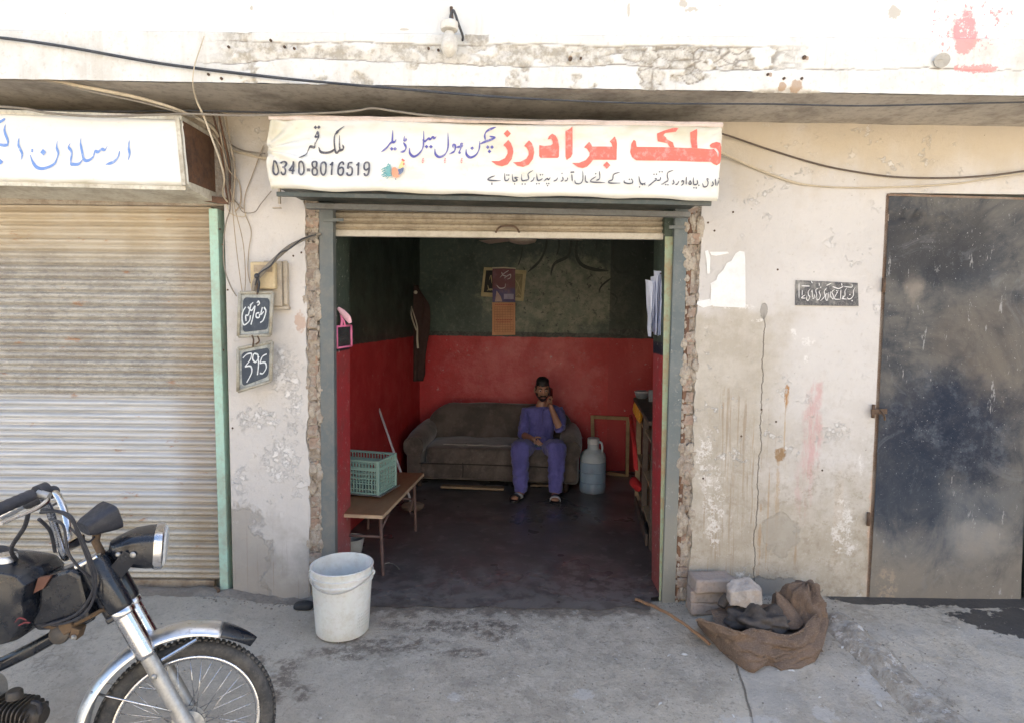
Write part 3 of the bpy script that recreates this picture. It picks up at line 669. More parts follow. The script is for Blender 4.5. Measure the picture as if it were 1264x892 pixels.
def banner(name, tl, tr, br, bl, Y, mat, parent, seed, nx=180, nz=50, tonef=None, amp=.012, edge=None):
    TL, TR, BR, BL = P(*tl, Y), P(*tr, Y), P(*br, Y), P(*bl, Y)
    def at(u, v):                        # v 0 bottom .. 1 top
        b = BL.lerp(BR, u); t = TL.lerp(TR, u); p = b.lerp(t, v)
        if edge: p = edge(p, u, v)
        e = min(1, min(u, 1-u) * 9) ; e2 = min(1, min(v, 1-v) * 5)
        wr = amp * fbm(p.x*2.0 + seed, p.z*5.0 + p.x*1.5, seed, 4) * (.35 + .65*e2)
        # tension folds radiating from the left corner
        d = math.hypot((u) * 6, (v - .55) * 1.2); a = math.atan2(v - .55, u * 5 + .02)
        wr += .017 * math.exp(-d * 1.0) * math.sin(a * 11 + seed) + .0035*mn.noise(Vector((p.x*9 + p.z*6, p.z*24, seed)))*e2
        d = math.hypot((1-u) * 9, (v - .95) * 1.2); a = math.atan2(v - .95, (1-u) * 6 + .02)
        wr += .005 * math.exp(-d * 1.2) * math.sin(a * 11)
        # rounded corners at the hem
        rim = .020 * (max(0, 1 - v / .05) ** 2 + max(0, 1 - (1 - v) / .045) ** 2 + max(0, 1 - u / .008)**2 + max(0, 1 - (1-u)/.006)**2)
        return Vector((p.x, Y + wr + rim, p.z))
    def back(px, py, lift):              # photo point on the sign -> point on the cloth
        q = P(px, py, Y); 
        for _ in range(3):
            b = BL.lerp(BR, (q.x - BL.x) / (BR.x - BL.x)); t = TL.lerp(TR, (q.x - TL.x) / (TR.x - TL.x))
            u = (q.x - BL.x) / (BR.x - BL.x); v = (q.z - b.z) / (t.z - b.z)
        p = at(min(max(u,0),1), min(max(v,0),1)); return Vector((p.x, p.y - lift, p.z))
    m = MB(); m.grid(nx, nz, at)
    o = m.build(name, mat, parent, auto=False)
    a = o.data.attributes.new('soil', 'FLOAT', 'POINT')
    vals = []
    for v_ in o.data.vertices:
        u = (v_.co.x - BL.x) / (BR.x - BL.x); b = BL.lerp(BR, u); t = TL.lerp(TR, u); v = (v_.co.z - b.z) / (t.z - b.z)
        vals.append(tonef(u, v, v_.co) if tonef else 0)
    a.data.foreach_set('value', vals)
    return o, back
sign = thing('shop_sign', 'long white cloth sign with red Urdu lettering and telephone number above the open doorway', 'sign', (0,0,0))
def soil_shade1(u, v, c):
    s = sstep(.60, .95, v) * (.30 + 1.3 * max(0, fbm(c.x*2.6, c.z*6, 4, 5))) + .35 * max(0, fbm(c.x*1.3, c.z*9, 8, 5))  # yellowed top of the cloth, with the shade there put into the colour
    s += .6 * sstep(.08, .0, u) * (.5 + .5*fbm(c.x*9, c.z*9, 1)) + .35 * sstep(.08, 0, v)
    s += .5 * sstep(.90, .99, u) * sstep(.5, 1, v) * abs(fbm(c.x*8, c.z*8, 3))
    return max(0, min(1, s))
def edge1(p, u, v):
    p = p.copy(); 
    p.x += .030 * (v - .45) ** 2 * 3 * math.exp(-u * 40) * (1 if v < .3 else .4); p.z += .006 * math.sin(u * 9) * (1 if v > .8 else .2) + (.009*fbm(u*6, 2, 2, 3) + .004*math.sin(u*31)) * (1 - v)**6
    return p
ban, onS = banner('banner', (329, 146), (893, 156), (888, 247), (329, 233), YS, m_ban1, sign, 2.0, tonef=soil_shade1, edge=edge1)
# box behind the banner: left and right cheeks, dark underside, folded pink hem along the top
def quadbox(parent, name, mat, tl, tr, br, bl, Y, Y2, **k):
    f = [P(*q, Y) for q in (tl, tr, br, bl)]; b = [Vector((p.x, Y2, p.z)) for p in f]
    return MB().add(f + b, [(0,1,2,3)[::-1],(4,5,6,7),(0,1,5,4)[::-1],(1,2,6,5)[::-1],(2,3,7,6)[::-1],(3,0,4,7)[::-1]]).build(name, mat, parent, smooth=False, **k)
quadbox(sign, 'roller_box', m_boxdark, (338, 150), (889, 160), (876, 244), (343, 232), YS + .035, .06)
hz0 = P(333, 235, YS + .01); hz1 = P(886, 247, YS + .01)
m = MB(); m.bar(hz0 + Vector((.02,.045,-.012)), hz1 + Vector((-.02,.045,-.012)), .02, .024); m.build('bottom_rail', m_boxdark, sign, smooth=False, bevel=.003)
m = MB(); m.bar(Vector((hz0.x+.09, -.10, hz0.z-.03)), Vector((hz1.x-.06, -.10, hz1.z-.03)), .05, .03); m.build('support_angle', simple('grey_steel_angle', (.17,.175,.17), .6, dirt=(.09,.08,.07), world=True), sign, smooth=False, bevel=.003)
m = MB(); hp = []
for i in range(60):
    u = i / 59; p = P(332 + 560*u, 146.5 + 9.5*u, YS + .008); hp.append(Vector((p.x, p.y + .003*fbm(u*20,1), p.z + .006 + .006*fbm(u*9, 3))))
m.tube(hp, .0085, 6, flat=1.6); m.build('folded_hem', simple('pinkish_cloth_hem', (.62,.52,.47), .8, dirt=(.40,.33,.27), world=True), sign)
lift = [0.0034]
def nl(): lift[0] += .00008; return lift[0]
def zA(x, y): return 740 + x/7.9, 140 + y/7.9
def zB(x, y): return 600 + x/7.9, 140 + y/7.9
def zC(x, y): return 460 + x/7.9, 140 + y/7.9
def zD(x, y): return 325 + x/7.9, 140 + y/7.9
def zE(x, y): return 0 + x/7.022, 130 + y/7.022
def strokes(mb, tr, lst, w, on, **k):
    for s in lst: ribbon(mb, [tr(*p) for p in s], w, on, nl(), **k)
def dots(mb, tr, lst, r, on):
    for c in lst: diamond(mb, tr(*c), r, on, nl())
m_red = paint('red_print', (.80,.16,.12), .6, .35); m_blue = paint('blue_print', (.10,.10,.36), .6, .4); m_blk = paint('faded_black_print', (.075,.075,.095), .6, .35)
m = MB()
polyA = [[(322,262),(342,280),(352,333),(700,338),(886,346),(1062,356),(1100,352),(1128,392),(1142,440),(1150,400),(1140,372),(1118,346),(1092,345),(1068,338),(1060,318),(1082,298),(1125,284),(1158,296),(1182,345),(1189,400),(1186,440),(1165,492),(1132,513),(1100,500),(1072,480),(700,470),(352,462),(312,432),(291,380),(300,300)],
         [(868,202),(935,165),(941,348),(886,344)],
         [(545,215),(620,184),(700,160),(757,158),(728,197),(622,212),(606,232),(640,262),(700,292),(720,338),(676,336),(648,300),(600,290),(556,282),(548,250)]]
for p in polyA: polyprint(m, [zA(*q) for q in p], onS, nl())
polyB = [[(945,335),(993,283),(1010,300),(1024,328),(1222,328),(1215,300),(1194,276),(1241,238),(1258,262),(1266,300),(1266,457),(1035,457),(1012,490),(975,526),(935,538),(890,528),(830,487),(900,487),(965,460),(1000,415),(1000,390),(975,350)],
         [(762,172),(795,158),(828,130),(833,300),(833,400),(818,432),(778,458),(766,425)],
         [(590,258),(600,222),(632,194),(668,215),(690,262),(702,330),(702,425),(690,437),(525,437),(510,418),(510,312),(560,322),(625,316),(640,300),(636,272),(622,250)],
         [(362,320),(385,290),(408,265),(435,292),(455,340),(461,385),(448,450),(410,502),(355,523),(300,512),(253,477),(330,474),(385,445),(408,405),(405,370),(385,335)],
         [(158,310),(182,285),(206,258),(232,290),(252,340),(258,380),(244,445),(205,500),(150,518),(95,505),(43,467),(120,467),(178,438),(202,395),(200,360),(182,330)]]
for p in polyB: polyprint(m, [zB(*q) for q in p], onS, nl())
dots(m, zB, [(1170,510),(195,188)], 4.4, onS)
m.build('red_lettering', m_red, sign, smooth=False, fix=False)
m = MB()
strokes(m, zC, [[(1190,125),(1110,158),(1082,200),(1088,262)], [(1128,212),(1182,232),(1130,262),(1085,278),(1040,298)], [(1035,270),(1030,345),(1000,405),(945,432),(908,400),(903,348)],
  [(872,292),(848,300),(862,318),(800,330)], [(845,300),(850,340),(836,380),(852,388)], [(775,335),(772,308),(794,312),(796,345),(785,375),(740,400)],
  [(722,185),(726,330),(700,400),(645,428),(606,400),(598,345)],
  [(610,225),(592,242),(572,232),(552,252),(532,246),(500,275),(478,258)], [(487,175),(485,320),(455,385),(398,425),(358,395),(352,340)],
  [(292,288),(318,335),(303,372),(265,386)], [(303,225),(300,270),(322,262),(302,262)], [(222,258),(208,285),(186,278),(187,178)], [(200,282),(165,300),(128,345),(78,384)]], 3.3, onS)
dots(m, zC, [(962,340),(1113,330),(1155,330),(1131,372),(517,327),(559,327),(180,353),(213,353)], 2.3, onS)
m.build('blue_lettering', m_blue, sign, smooth=False, fix=False)
m = MB()
strokes(m, zD, [[(768,312),(774,345),(755,360),(738,350),(739,222)], [(755,356),(728,368),(706,384),(690,360),(690,232),(720,195),(787,145)], [(692,345),(655,372),(600,384),(545,374),(531,330)],
  [(528,238),(500,232),(517,194),(532,242),(500,310)], [(500,290),(490,332),(450,328),(426,360),(400,410),(352,446)]], 3.2, onS)
dots(m, zD, [(495,147),(530,147)], 2.3, onS)
m.build('name_lettering', m_blk, sign, smooth=False, fix=False); m = MB()
sm = [(zA, [[(1188,660),(1178,672),(1168,658),(1158,672),(1148,690),(1138,716)],[(1124,640),(1128,712)],[(1094,668),(1102,700),(1080,716)],[(1062,650),(1040,642),(1052,680),(1040,715),(1010,718),(998,682)],
  [(945,650),(950,688),(915,694),(910,625)],[(880,652),(868,690),(890,690),(878,655)],[(840,622),(842,698)],[(800,680),(800,662),(816,668),(812,692),(792,708)],[(770,662),(758,692),(735,702)],
  [(712,652),(722,686),(702,698)],[(712,562),(662,582),(655,620),(662,660),(632,682),(598,706)],[(590,628),(584,658),(552,662)],[(532,640),(548,652),(505,690),(468,722)],
  [(442,680),(430,694),(395,688),(378,615)],[(318,652),(316,684),(275,690),(238,678),(236,655)],[(192,580),(132,602),(122,650),(85,668),(100,684),(200,684)]]),
  (zB, [[(1097,570),(1102,640),(1068,660)],[(1068,622),(1020,655),(1030,676),(1158,680)],[(990,682),(966,668),(962,610)],[(935,565),(938,655),(912,692),(870,688),(860,655)],[(830,600),(836,670)],[(815,582),(855,580)],
  [(790,632),(786,658),(762,668)],[(740,625),(746,655),(722,672)],[(692,632),(682,656),(652,668)],[(622,628),(606,652),(590,640),(560,668)],[(548,638),(520,655),(498,650),(488,590)],[(466,622),(456,650),(430,668)],
  [(455,560),(406,590),(412,640),(370,655),(346,650),(342,592)],[(312,625),(275,628),(302,652),(262,660),(250,592)],[(222,630),(208,655),(182,652),(177,585)],[(88,610),(40,628),(15,650),(60,658),(142,658)],[(55,678),(56,704)]])]
for tr, l in sm: strokes(m, tr, l, 1.75, onS, mn_=.6)
dots(m, zA, [(1165,636),(1182,640),(915,728),(938,730),(962,706),(640,703),(662,705),(578,578),(602,578),(524,602),(548,602),(412,704),(436,704),(385,727),(285,650),(308,650)], 1.05, onS)
dots(m, zB, [(1062,596),(735,592),(587,690),(608,690),(597,710),(525,604),(546,604),(490,690),(514,690),(350,690),(378,690),(277,690),(200,605),(218,605)], 1.05, onS)
m.build('black_lettering', m_blk, sign, smooth=False, fix=False)
# telephone number: tall narrow digits written with strokes
def digit(ch, x, y, w_, h_):
    P_ = lambda u, v: (x + u * w_, y + v * h_)
    D = {'0': [[(.5,0),(.08,.18),(0,.5),(.08,.82),(.5,1),(.92,.82),(1,.5),(.92,.18),(.5,0)]], '3': [[(.02,.2),(.2,.03),(.55,0),(.9,.1),(.92,.33),(.7,.46),(.38,.48)],[(.38,.48),(.8,.54),(1,.74),(.85,.95),(.5,1),(.15,.95),(0,.78)]],
         '4': [[(.70,1),(.70,.0)],[(.72,.02),(.0,.72)],[(0,.70),(1,.70)]], '8': [[(.5,0),(.12,.1),(.08,.26),(.2,.42),(.5,.48),(.84,.42),(.92,.24),(.86,.08),(.5,0)],[(.5,.48),(.1,.58),(0,.76),(.12,.94),(.5,1),(.88,.94),(1,.76),(.9,.58),(.5,.48)]],
         '1': [[(.12,.24),(.45,.14),(.62,.0)],[(.62,.0),(.62,1)]], '6': [[(.92,.2),(.78,.03),(.48,0),(.12,.18),(.0,.55),(.06,.86),(.45,1),(.86,.93),(1,.70),(.88,.47),(.5,.42),(.05,.55)]],
         '5': [[(.92,.03),(.2,.03)],[(.2,.03),(.1,.5)],[(.1,.48),(.5,.36),(.9,.46),(1,.7),(.88,.94),(.45,1),(.12,.94),(0,.78)]], '9': [[(.95,.45),(.5,.58),(.12,.52),(0,.28),(.12,.07),(.5,0),(.9,.08),(1,.42),(.9,.82),(.55,1),(.22,.97),(.08,.82)]], '-': [[(0,.66),(1,.66)]]}
    return [[P_(*q) for q in s] for s in D[ch]]
m = MB()
xsD = {0:88, 1:170, 2:253, 3:342, 5:475, 6:560, 7:640, 8:728, 9:812, 10:893, 11:975}
ids = '0340-8016519'
for i, ch in enumerate(ids):
    if ch == '-': ss_ = [[(430,562),(462,562)]]
    else:
        x0 = xsD[i]; y0 = 466 + 10 * (x0 / 1000); ss_ = digit(ch, x0 + 8, y0 + 9, 50 if ch != '1' else 44, 132)
    for s in ss_:
        if len(s) == 2: s = [s[0], ((s[0][0]+s[1][0])/2, (s[0][1]+s[1][1])/2), s[1]]
        ribbon(m, [zD(*q) for q in s], 2.25 if ch != '-' else 3.4, onS, nl(), mn_=1.0, taper=False, k=4)
m.build('telephone_number', m_blk, sign, smooth=False, fix=False)
# faint ornaments and the printed cockerel
m = MB()
for cx in (485, 700, 862): strokes(m, zC, [[(cx-4,446),(cx+8,450),(cx-6,464),(cx+14,470)],[(cx-8,474),(cx+2,490),(cx+10,474)]], 1.5, onS)
m.build('small_red_marks', paint('pale_red_print', (.80,.28,.26)), sign, smooth=False, fix=False)
m = MB()
for cx in (490, 712, 880): strokes(m, zC, [[(cx-10,610),(cx+14,606),(cx+20,625),(cx-12,675)],[(cx-12,676),(cx+18,672)]], .7, onS)
m.build('faint_print', paint('very_faint_grey_print', (.62,.62,.62)), sign, smooth=False, fix=False)
m = MB()
for i in range(11):
    a = R(95 + i * 15); x0, y0 = 178, 575; rr_ = 86 + 14*math.sin(i*1.9)
    strokes(m, zC, [[(x0, y0), (x0 + math.cos(a)*rr_*.55, y0 - math.sin(a)*rr_*.72), (x0 + math.cos(a)*rr_*1.05 , y0 - math.sin(a)*rr_*.72 + 18)]], 1.7, onS)
strokes(m, zC, [[(130,600),(165,620),(190,615)],[(120,590),(150,605),(185,600)]], 2.0, onS)
m.build('cockerel_tail', paint('teal_print', (.13,.36,.37)), sign, smooth=False, fix=False)
m = MB()
polyprint(m, [zC(*q) for q in [(192,560),(198,540),(225,538),(250,560),(268,560),(275,600),(262,632),(235,642),(205,632),(190,600)]], onS, nl())
m.build('cockerel_body', paint('orange_brown_print', (.72,.30,.18)), sign, smooth=False, fix=False)
m = MB()
polyprint(m, [zC(*q) for q in [(248,560),(275,552),(300,535),(308,550),(300,585),(280,605),(255,612),(258,590)]], onS, nl())
strokes(m, zC, [[(225,642),(228,655),(236,655)]], 1, onS)
m.build('cockerel_wing', paint('dark_blue_print', (.10,.14,.25)), sign, smooth=False, fix=False)
m = MB()
polyprint(m, [zC(*q) for q in [(252,552),(262,520),(275,490),(285,470),(300,470),(310,495),(306,535),(275,550)]], onS, nl())
m.build('cockerel_neck', paint('yellow_print', (.82,.62,.28)), sign, smooth=False, fix=False)
m = MB(); dots(m, zC, [(290,462),(302,470),(304,505)], 1.5, onS); m.build('cockerel_comb', m_red, sign, smooth=False, fix=False)

# ================================================================ LEFT SIGN
YL = -.36
sgl = thing('shop_sign', 'white hand painted banner with blue Urdu lettering above the closed roller shutter', 'sign', (0,0,0))
def soil2(u, v, c): return max(0, min(1, .9 * sstep(.09, 0, v) * (.5 + fbm(c.x*6, c.z*30, 2)) + .5 * sstep(.985, 1, u) + .35*sstep(.9,1,v)))
_, onL = banner('banner', (-520, 121), (222.5, 146.5), (231, 229), (-520, 212), YL, m_ban2, sgl, 5.0, nx=160, tonef=soil2, amp=.006)
# box: cheek boards and underside
a = P(224, 147, YL + .02); b = P(232, 229, YL + .02)
m = MB(); m.add([(a.x+.0, YL+.03, a.z), (b.x-.02, YL+.03, b.z), (b.x-.02, .03, b.z-.03), (a.x, .03, a.z)] + [(a.x-.02, YL+.03, a.z), (b.x-.04, YL+.03, b.z), (b.x-.04, .03, b.z-.03), (a.x-.02, .03, a.z)], [(0,1,2,3),(7,6,5,4),(0,4,5,1),(1,5,6,2),(2,6,7,3),(3,7,4,0)])
m.build('side_board', m_rustwood, sgl, smooth=False)
m = MB(); m.bar((b.x-.012, YL+.012, b.z-.004), (a.x-.012, YL+.012, a.z), .022, .03, up=Vector((0,1,0))); m.build('edge_strip', m_creamtin, sgl, smooth=False, bevel=.002)
bl = P(-520, 212, YL); br = P(231, 229, YL)
m = MB(); m.add([(bl.x, YL+.02, bl.z+.02), (br.x-.02, YL+.02, br.z+.0), (br.x-.02, .03, br.z-.035), (bl.x, .03, bl.z-.02), (bl.x, YL+.02, bl.z+.05), (br.x-.02, YL+.02, br.z+.03), (br.x-.02, .03, br.z+.03), (bl.x, .03, bl.z+.05)], [(0,3,2,1),(4,5,6,7),(0,1,5,4),(1,2,6,5),(2,3,7,6),(3,0,4,7)])
m.build('underside', m_creamtin, sgl, smooth=False)
m = MB(); m.bar((bl.x, YL+.03, bl.z+.0), (br.x-.02, YL+.03, br.z-.012), .02, .022); m.build('bottom_rail', m_creamtin, sgl, smooth=False, bevel=.003)
quadbox(sgl, 'box_top', m_creamtin, (-520, 118), (224, 143), (224, 148), (-520, 124), YL + .01, .03)
m = MB(); lift[0] = .0025
strokes(m, zE, [[(1146,305),(1134,370),(1142,430),(1124,482)],[(1057,398),(1044,450),(1000,495),(928,518)],
  [(950,355),(928,392),(900,384),(868,408),(838,404),(822,450),(778,484),(742,470),(722,380),(716,330),(724,285)],[(738,465),(700,512),(645,516),(628,505),(634,410),(612,366),(628,332)],
  [(515,312),(508,370),(518,430),(480,505),(400,548),(332,545),(292,500),(268,430)],[(292,380),(290,412)],[(182,288),(174,350),(200,425),(186,478)],[(64,170),(55,230),(82,320),(58,350),(-30,338)],[(62,120),(30,140),(-20,170)],[(-90,200),(-80,330),(-150,350)]], 4.2, onL)
dots(m, zE, [(390,412)], 4.0, onL); dots(m, zE, [(15,495)], 3.4, onL)
m.build('blue_lettering', paint('bright_blue_paint', (.16,.30,.66), .6, .55), sgl, smooth=False, fix=False)

# ================================================================ LEFT ROLLER SHUTTER
def slat_mat():
    M = Mat('worn_shutter_slats'); z = M.xyz(2); x = M.xyz(0); n = M.noise(5, 7, .7, st=(1,1,1)); f = M.noise(40, 6, .8, st=(1,1,1.5)); hor = M.noise(9, 6, .7, st=(.25,1,4))
    tan_ = M.mix(M.ss(n, .38, .62), (.48,.41,.31), (.52,.47,.39)); tan_ = M.mix(M.mul(M.ss(hor, .5, .64), .35), tan_, (.36,.29,.20))
    gry = M.mix(M.ss(n, .4, .6), (.36,.335,.30), (.45,.43,.39)); gry = M.mix(M.mul(M.ss(M.noise(34, 6, .8, st=(.7,1,1.8)), .48, .58), .65), gry, (.22,.21,.195)); gry = M.mix(M.mul(M.ss(M.noise(60, 4, .8, st=(.6,1,1.6)), .60, .64), .6), gry, (.72,.71,.68))
    sil = M.mix(M.ss(hor, .35, .65), (.66,.66,.66), (.50,.51,.52)); 
    low = M.mix(M.ss(n, .4, .6), (.47,.43,.36), (.55,.52,.46)); low = M.mix(M.mul(M.ss(f, .5, .62), .35), low, (.20,.17,.13))
    zw = M.ma('ADD', z, M.ma('MULTIPLY', M.ma('SUBTRACT', M.noise(2.5, 4, .6), .5), .16))
    c = M.mix(M.ss(zw, PZ(345,.07), PZ(300,.07)), gry, tan_)
    c = M.mix(M.ss(z, PZ(494,.07), PZ(492,.07)), sil, c)
    c = M.mix(M.ss(zw, PZ(650,.07), PZ(605,.07)), low, c)
    ru = M.mul(M.ss(M.noise(3.4, 8, .75, st=(.8,1,2.4), off=(2,2,2)), .60, .66), .75); c = M.mix(ru, c, (.36,.17,.07))
    ed = M.mul(M.ss(M.ma('ADD', x, M.mul(M.noise(3, 5, .6), .3)), PX(235,.07), PX(275,.07)), .5); c = M.mix(ed, c, (.33,.25,.17))
    return M.out(c, M.ss(z, PZ(620,.07), PZ(500,.07), .62, .5), M.mul(M.ss(z, PZ(494,.07), PZ(492,.07), .25, 0), 1), M.bump(M.ma('ADD', n, M.mul(f, .25)), .004, .5))
m_slat = slat_mat()
def slat_mesh(x0, x1, h, mat, name='slat'):
    # rolled profile: broad bulge, narrow bead and the interlocking groove; (y, z)
    pr = [(.020,0),(.020,.05),(.004,.09),(-.003,.17),(-.006,.26),(-.003,.35),(.006,.42),(.009,.46),(.004,.50),(-.008,.58),(-.014,.68),(-.014,.77),(-.008,.86),(.004,.91),(.020,.94),(.020,1.0)]
    pr = [(y, z * h) for y, z in pr]; m = MB(); n = len(pr); NX_ = 24
    for i in range(NX_ + 1):
        x = x0 + (x1 - x0) * i / NX_
        for y, z in pr: m.v.append((x, y + .0016 * mn.noise(Vector((x*1.3, z*9, h*50))), z + .0012 * mn.noise(Vector((x*.9, 4, h*30)))))
    m.f = [(i*n+j, (i+1)*n+j, (i+1)*n+j+1, i*n+j+1) for i in range(NX_) for j in range(n-1)]
    return m
def slat_base(x0, x1, h, mat, parent):
    return slat_mesh(x0, x1, h, mat).build('slat', mat, parent, auto=False)
shl = thing('roller_shutter', 'closed corrugated metal roller shutter streaked tan and silver left of the whitewashed pier', 'shutter', (0, 0, 0))
z0s, z1s = .075, PZ(243, .07, 130); NS = 29; hs = (z1s - z0s) / NS
s0 = slat_base(-4.2, PX(268, .07, 500), hs, m_slat, shl)
for i in range(NS):
    s = s0 if i == 0 else inst(s0, shl)
    s.location = (random.uniform(-.004, .004), .07 + random.uniform(-.002, .002), z0s + i * hs); s.rotation_euler = (0, random.uniform(-.0008, .0008), 0)
MB().box((-4.2, .055, .018), (PX(266, .07, 720), .085, z0s + .004)).build('bottom_bar', simple('rusty_bottom_bar', (.33,.27,.20), .8, dirt=(.16,.10,.06), world=True, dscale=5, amt=.9), shl, smooth=False, bevel=.004)
MB().box((-4.2, .10, 0), (PX(272, .07, 720), .11, 2.4)).build('backing', m_mortar, shl, smooth=False)
m_mint = simple('mint_green_paint', (.36,.56,.47), .55, dirt=(.30,.26,.19), dscale=5, amt=.55, world=True, bs=30)
p0, p1 = P(264, 258, .0), P(278, 738, .0)
m = MB(); m.add([(p1.x-.026,-.012,0.0),(p1.x+.026,-.012,0.0),(p1.x+.026,.095,0.0),(p1.x-.026,.095,0),(p0.x-.026,-.012,p0.z),(p0.x+.026,-.012,p0.z),(p0.x+.026,.095,p0.z),(p0.x-.026,.095,p0.z)], [(0,3,2,1),(4,5,6,7),(0,1,5,4),(1,2,6,5),(2,3,7,6),(3,0,4,7)])
m.build('guide_rail', m_mint, shl, smooth=False, bevel=.004)
m_rust = simple('dark_rusty_iron', (.14,.09,.06), .8, .3, dirt=(.05,.04,.035), dscale=20, amt=.8)
m = MB(); m.tube([P(266,724,-.02), P(270,728,-.045), P(268,736,-.03)], .009, 7, 4); m.build('hasp', m_rust, shl)
m = MB(); m.bar(P(250, 245, -.03), P(283, 249, -.03), .03, .035); m.build('lintel_angle', m_rustwood, shl, smooth=False)
# ================================================================ DOORWAY FRAME AND RAISED SHUTTER
m_steel = simple('blue_grey_painted_steel', (.105,.125,.13), .55, dirt=(.21,.195,.17), dscale=5, amt=.6, world=True, bd=.001)
shm = thing('doorway_frame', 'blue grey steel door frame with its tan roller shutter drawn up over the open shop', 'door frame', (0,0,0))
def post(name, xtl, xtr, xbl, xbr, yt, yb, Y0, Y1, mat, zb=-.02):
    a, b = P(xtl, yt, Y0), P(xtr, yt, Y0); c, d = P(xbl, yb, Y0), P(xbr, yb, Y0)
    zt_ = a.z; m = MB()
    m.add([(c.x,Y0,zb),(d.x,Y0,zb),(d.x,Y1,zb),(c.x,Y1,zb),(a.x,Y0,zt_),(b.x,Y0,zt_),(b.x,Y1,zt_),(a.x,Y1,zt_)], [(0,3,2,1),(4,5,6,7),(0,1,5,4),(1,2,6,5),(2,3,7,6),(3,0,4,7)])
    return m.build(name, mat, shm, smooth=False, bevel=.004)
def post_paint(name):
    M = Mat(name); z = M.xyz(2); n = M.noise(6, 8, .72); f = M.noise(45, 6, .75)
    c = M.mix(M.ss(n, .4, .66), (.105,.130,.135), (.15,.17,.17)); c = M.mix(M.mul(M.ss(f, .56, .66), .5), c, (.26,.25,.22))
    low = M.ss(M.ma('ADD', z, M.mul(M.ma('SUBTRACT', n, .5), 1.2)), 1.15, .35); c = M.mix(M.mul(low, .7), c, (.26,.245,.205))
    ch = M.mul(M.ss(M.noise(17, 8, .8, st=(1,1,.5)), .62, .64), .7); c = M.mix(ch, c, (.52,.5,.47))
    return M.out(c, .6, 0, M.bump(M.ma('ADD', n, M.mul(f, .4)), .004, .6))
m_postR = post_paint('flaking_grey_post')
post('post', 393.5, 411, 396.5, 413.5, 250, 692, -.012, .05, m_steel)
post('post', 833.5, 850, 817, 833, 252, 751, -.012, .05, m_postR)
post('guide_channel', 821, 834.5, 813.5, 818, 292, 745, .016, .028, simple('rusty_green_channel', (.27,.33,.22), .7, dirt=(.30,.19,.10), dscale=6, amt=.9, world=True))
zt0, zt1 = PZ(293.5, .10), PZ(250, .10); hh = (zt1 - zt0 - .012) / 3
m_slat2 = simple('dusty_tan_slat', (.40,.345,.265), .75, dirt=(.20,.165,.12), dscale=6, amt=.85, world=True, bd=.003)
s0 = slat_base(PX(409, .10), PX(836, .10), hh, m_slat2, shm)
for i in range(3):
    s = s0 if i == 0 else inst(s0, shm); s.location = (0, .085 + .002*i, zt0 + .015 + i * hh)
m = MB(); m.box((PX(411,.08), .062, zt0 - .004), (PX(831,.08), .072, zt0 + .030)); m.box((PX(411,.08), .062, zt0 - .006), (PX(831,.08), .10, zt0 - .001)); m.build('bottom_bar', simple('pale_steel_bar', (.50,.47,.41), .6, dirt=(.28,.24,.18), dscale=9, world=True), shm, smooth=False, bevel=.002)
m = MB(); g0 = P(612, 287, .05); g1 = P(641, 287, .05); m.tube([g0, g0 + Vector((.03,-.03,.03)), g1 + Vector((-.03,-.03,.03)), g1], .006, 7, 4); m.build('pull_handle', m_rust, shm)
for q in ((398, 272, 424), (846, 281, 826)):
    m = MB(); m.bar(P(q[0], q[1], -.02), P(q[2], q[1] - .4, -.02), .008, .018, up=Vector((0,0,1))); m.build('bracket', m_steel, shm, smooth=False)
post('fillet', 850, 856, 833, 838, 262, 746, -.004, .03, m_rustwood)
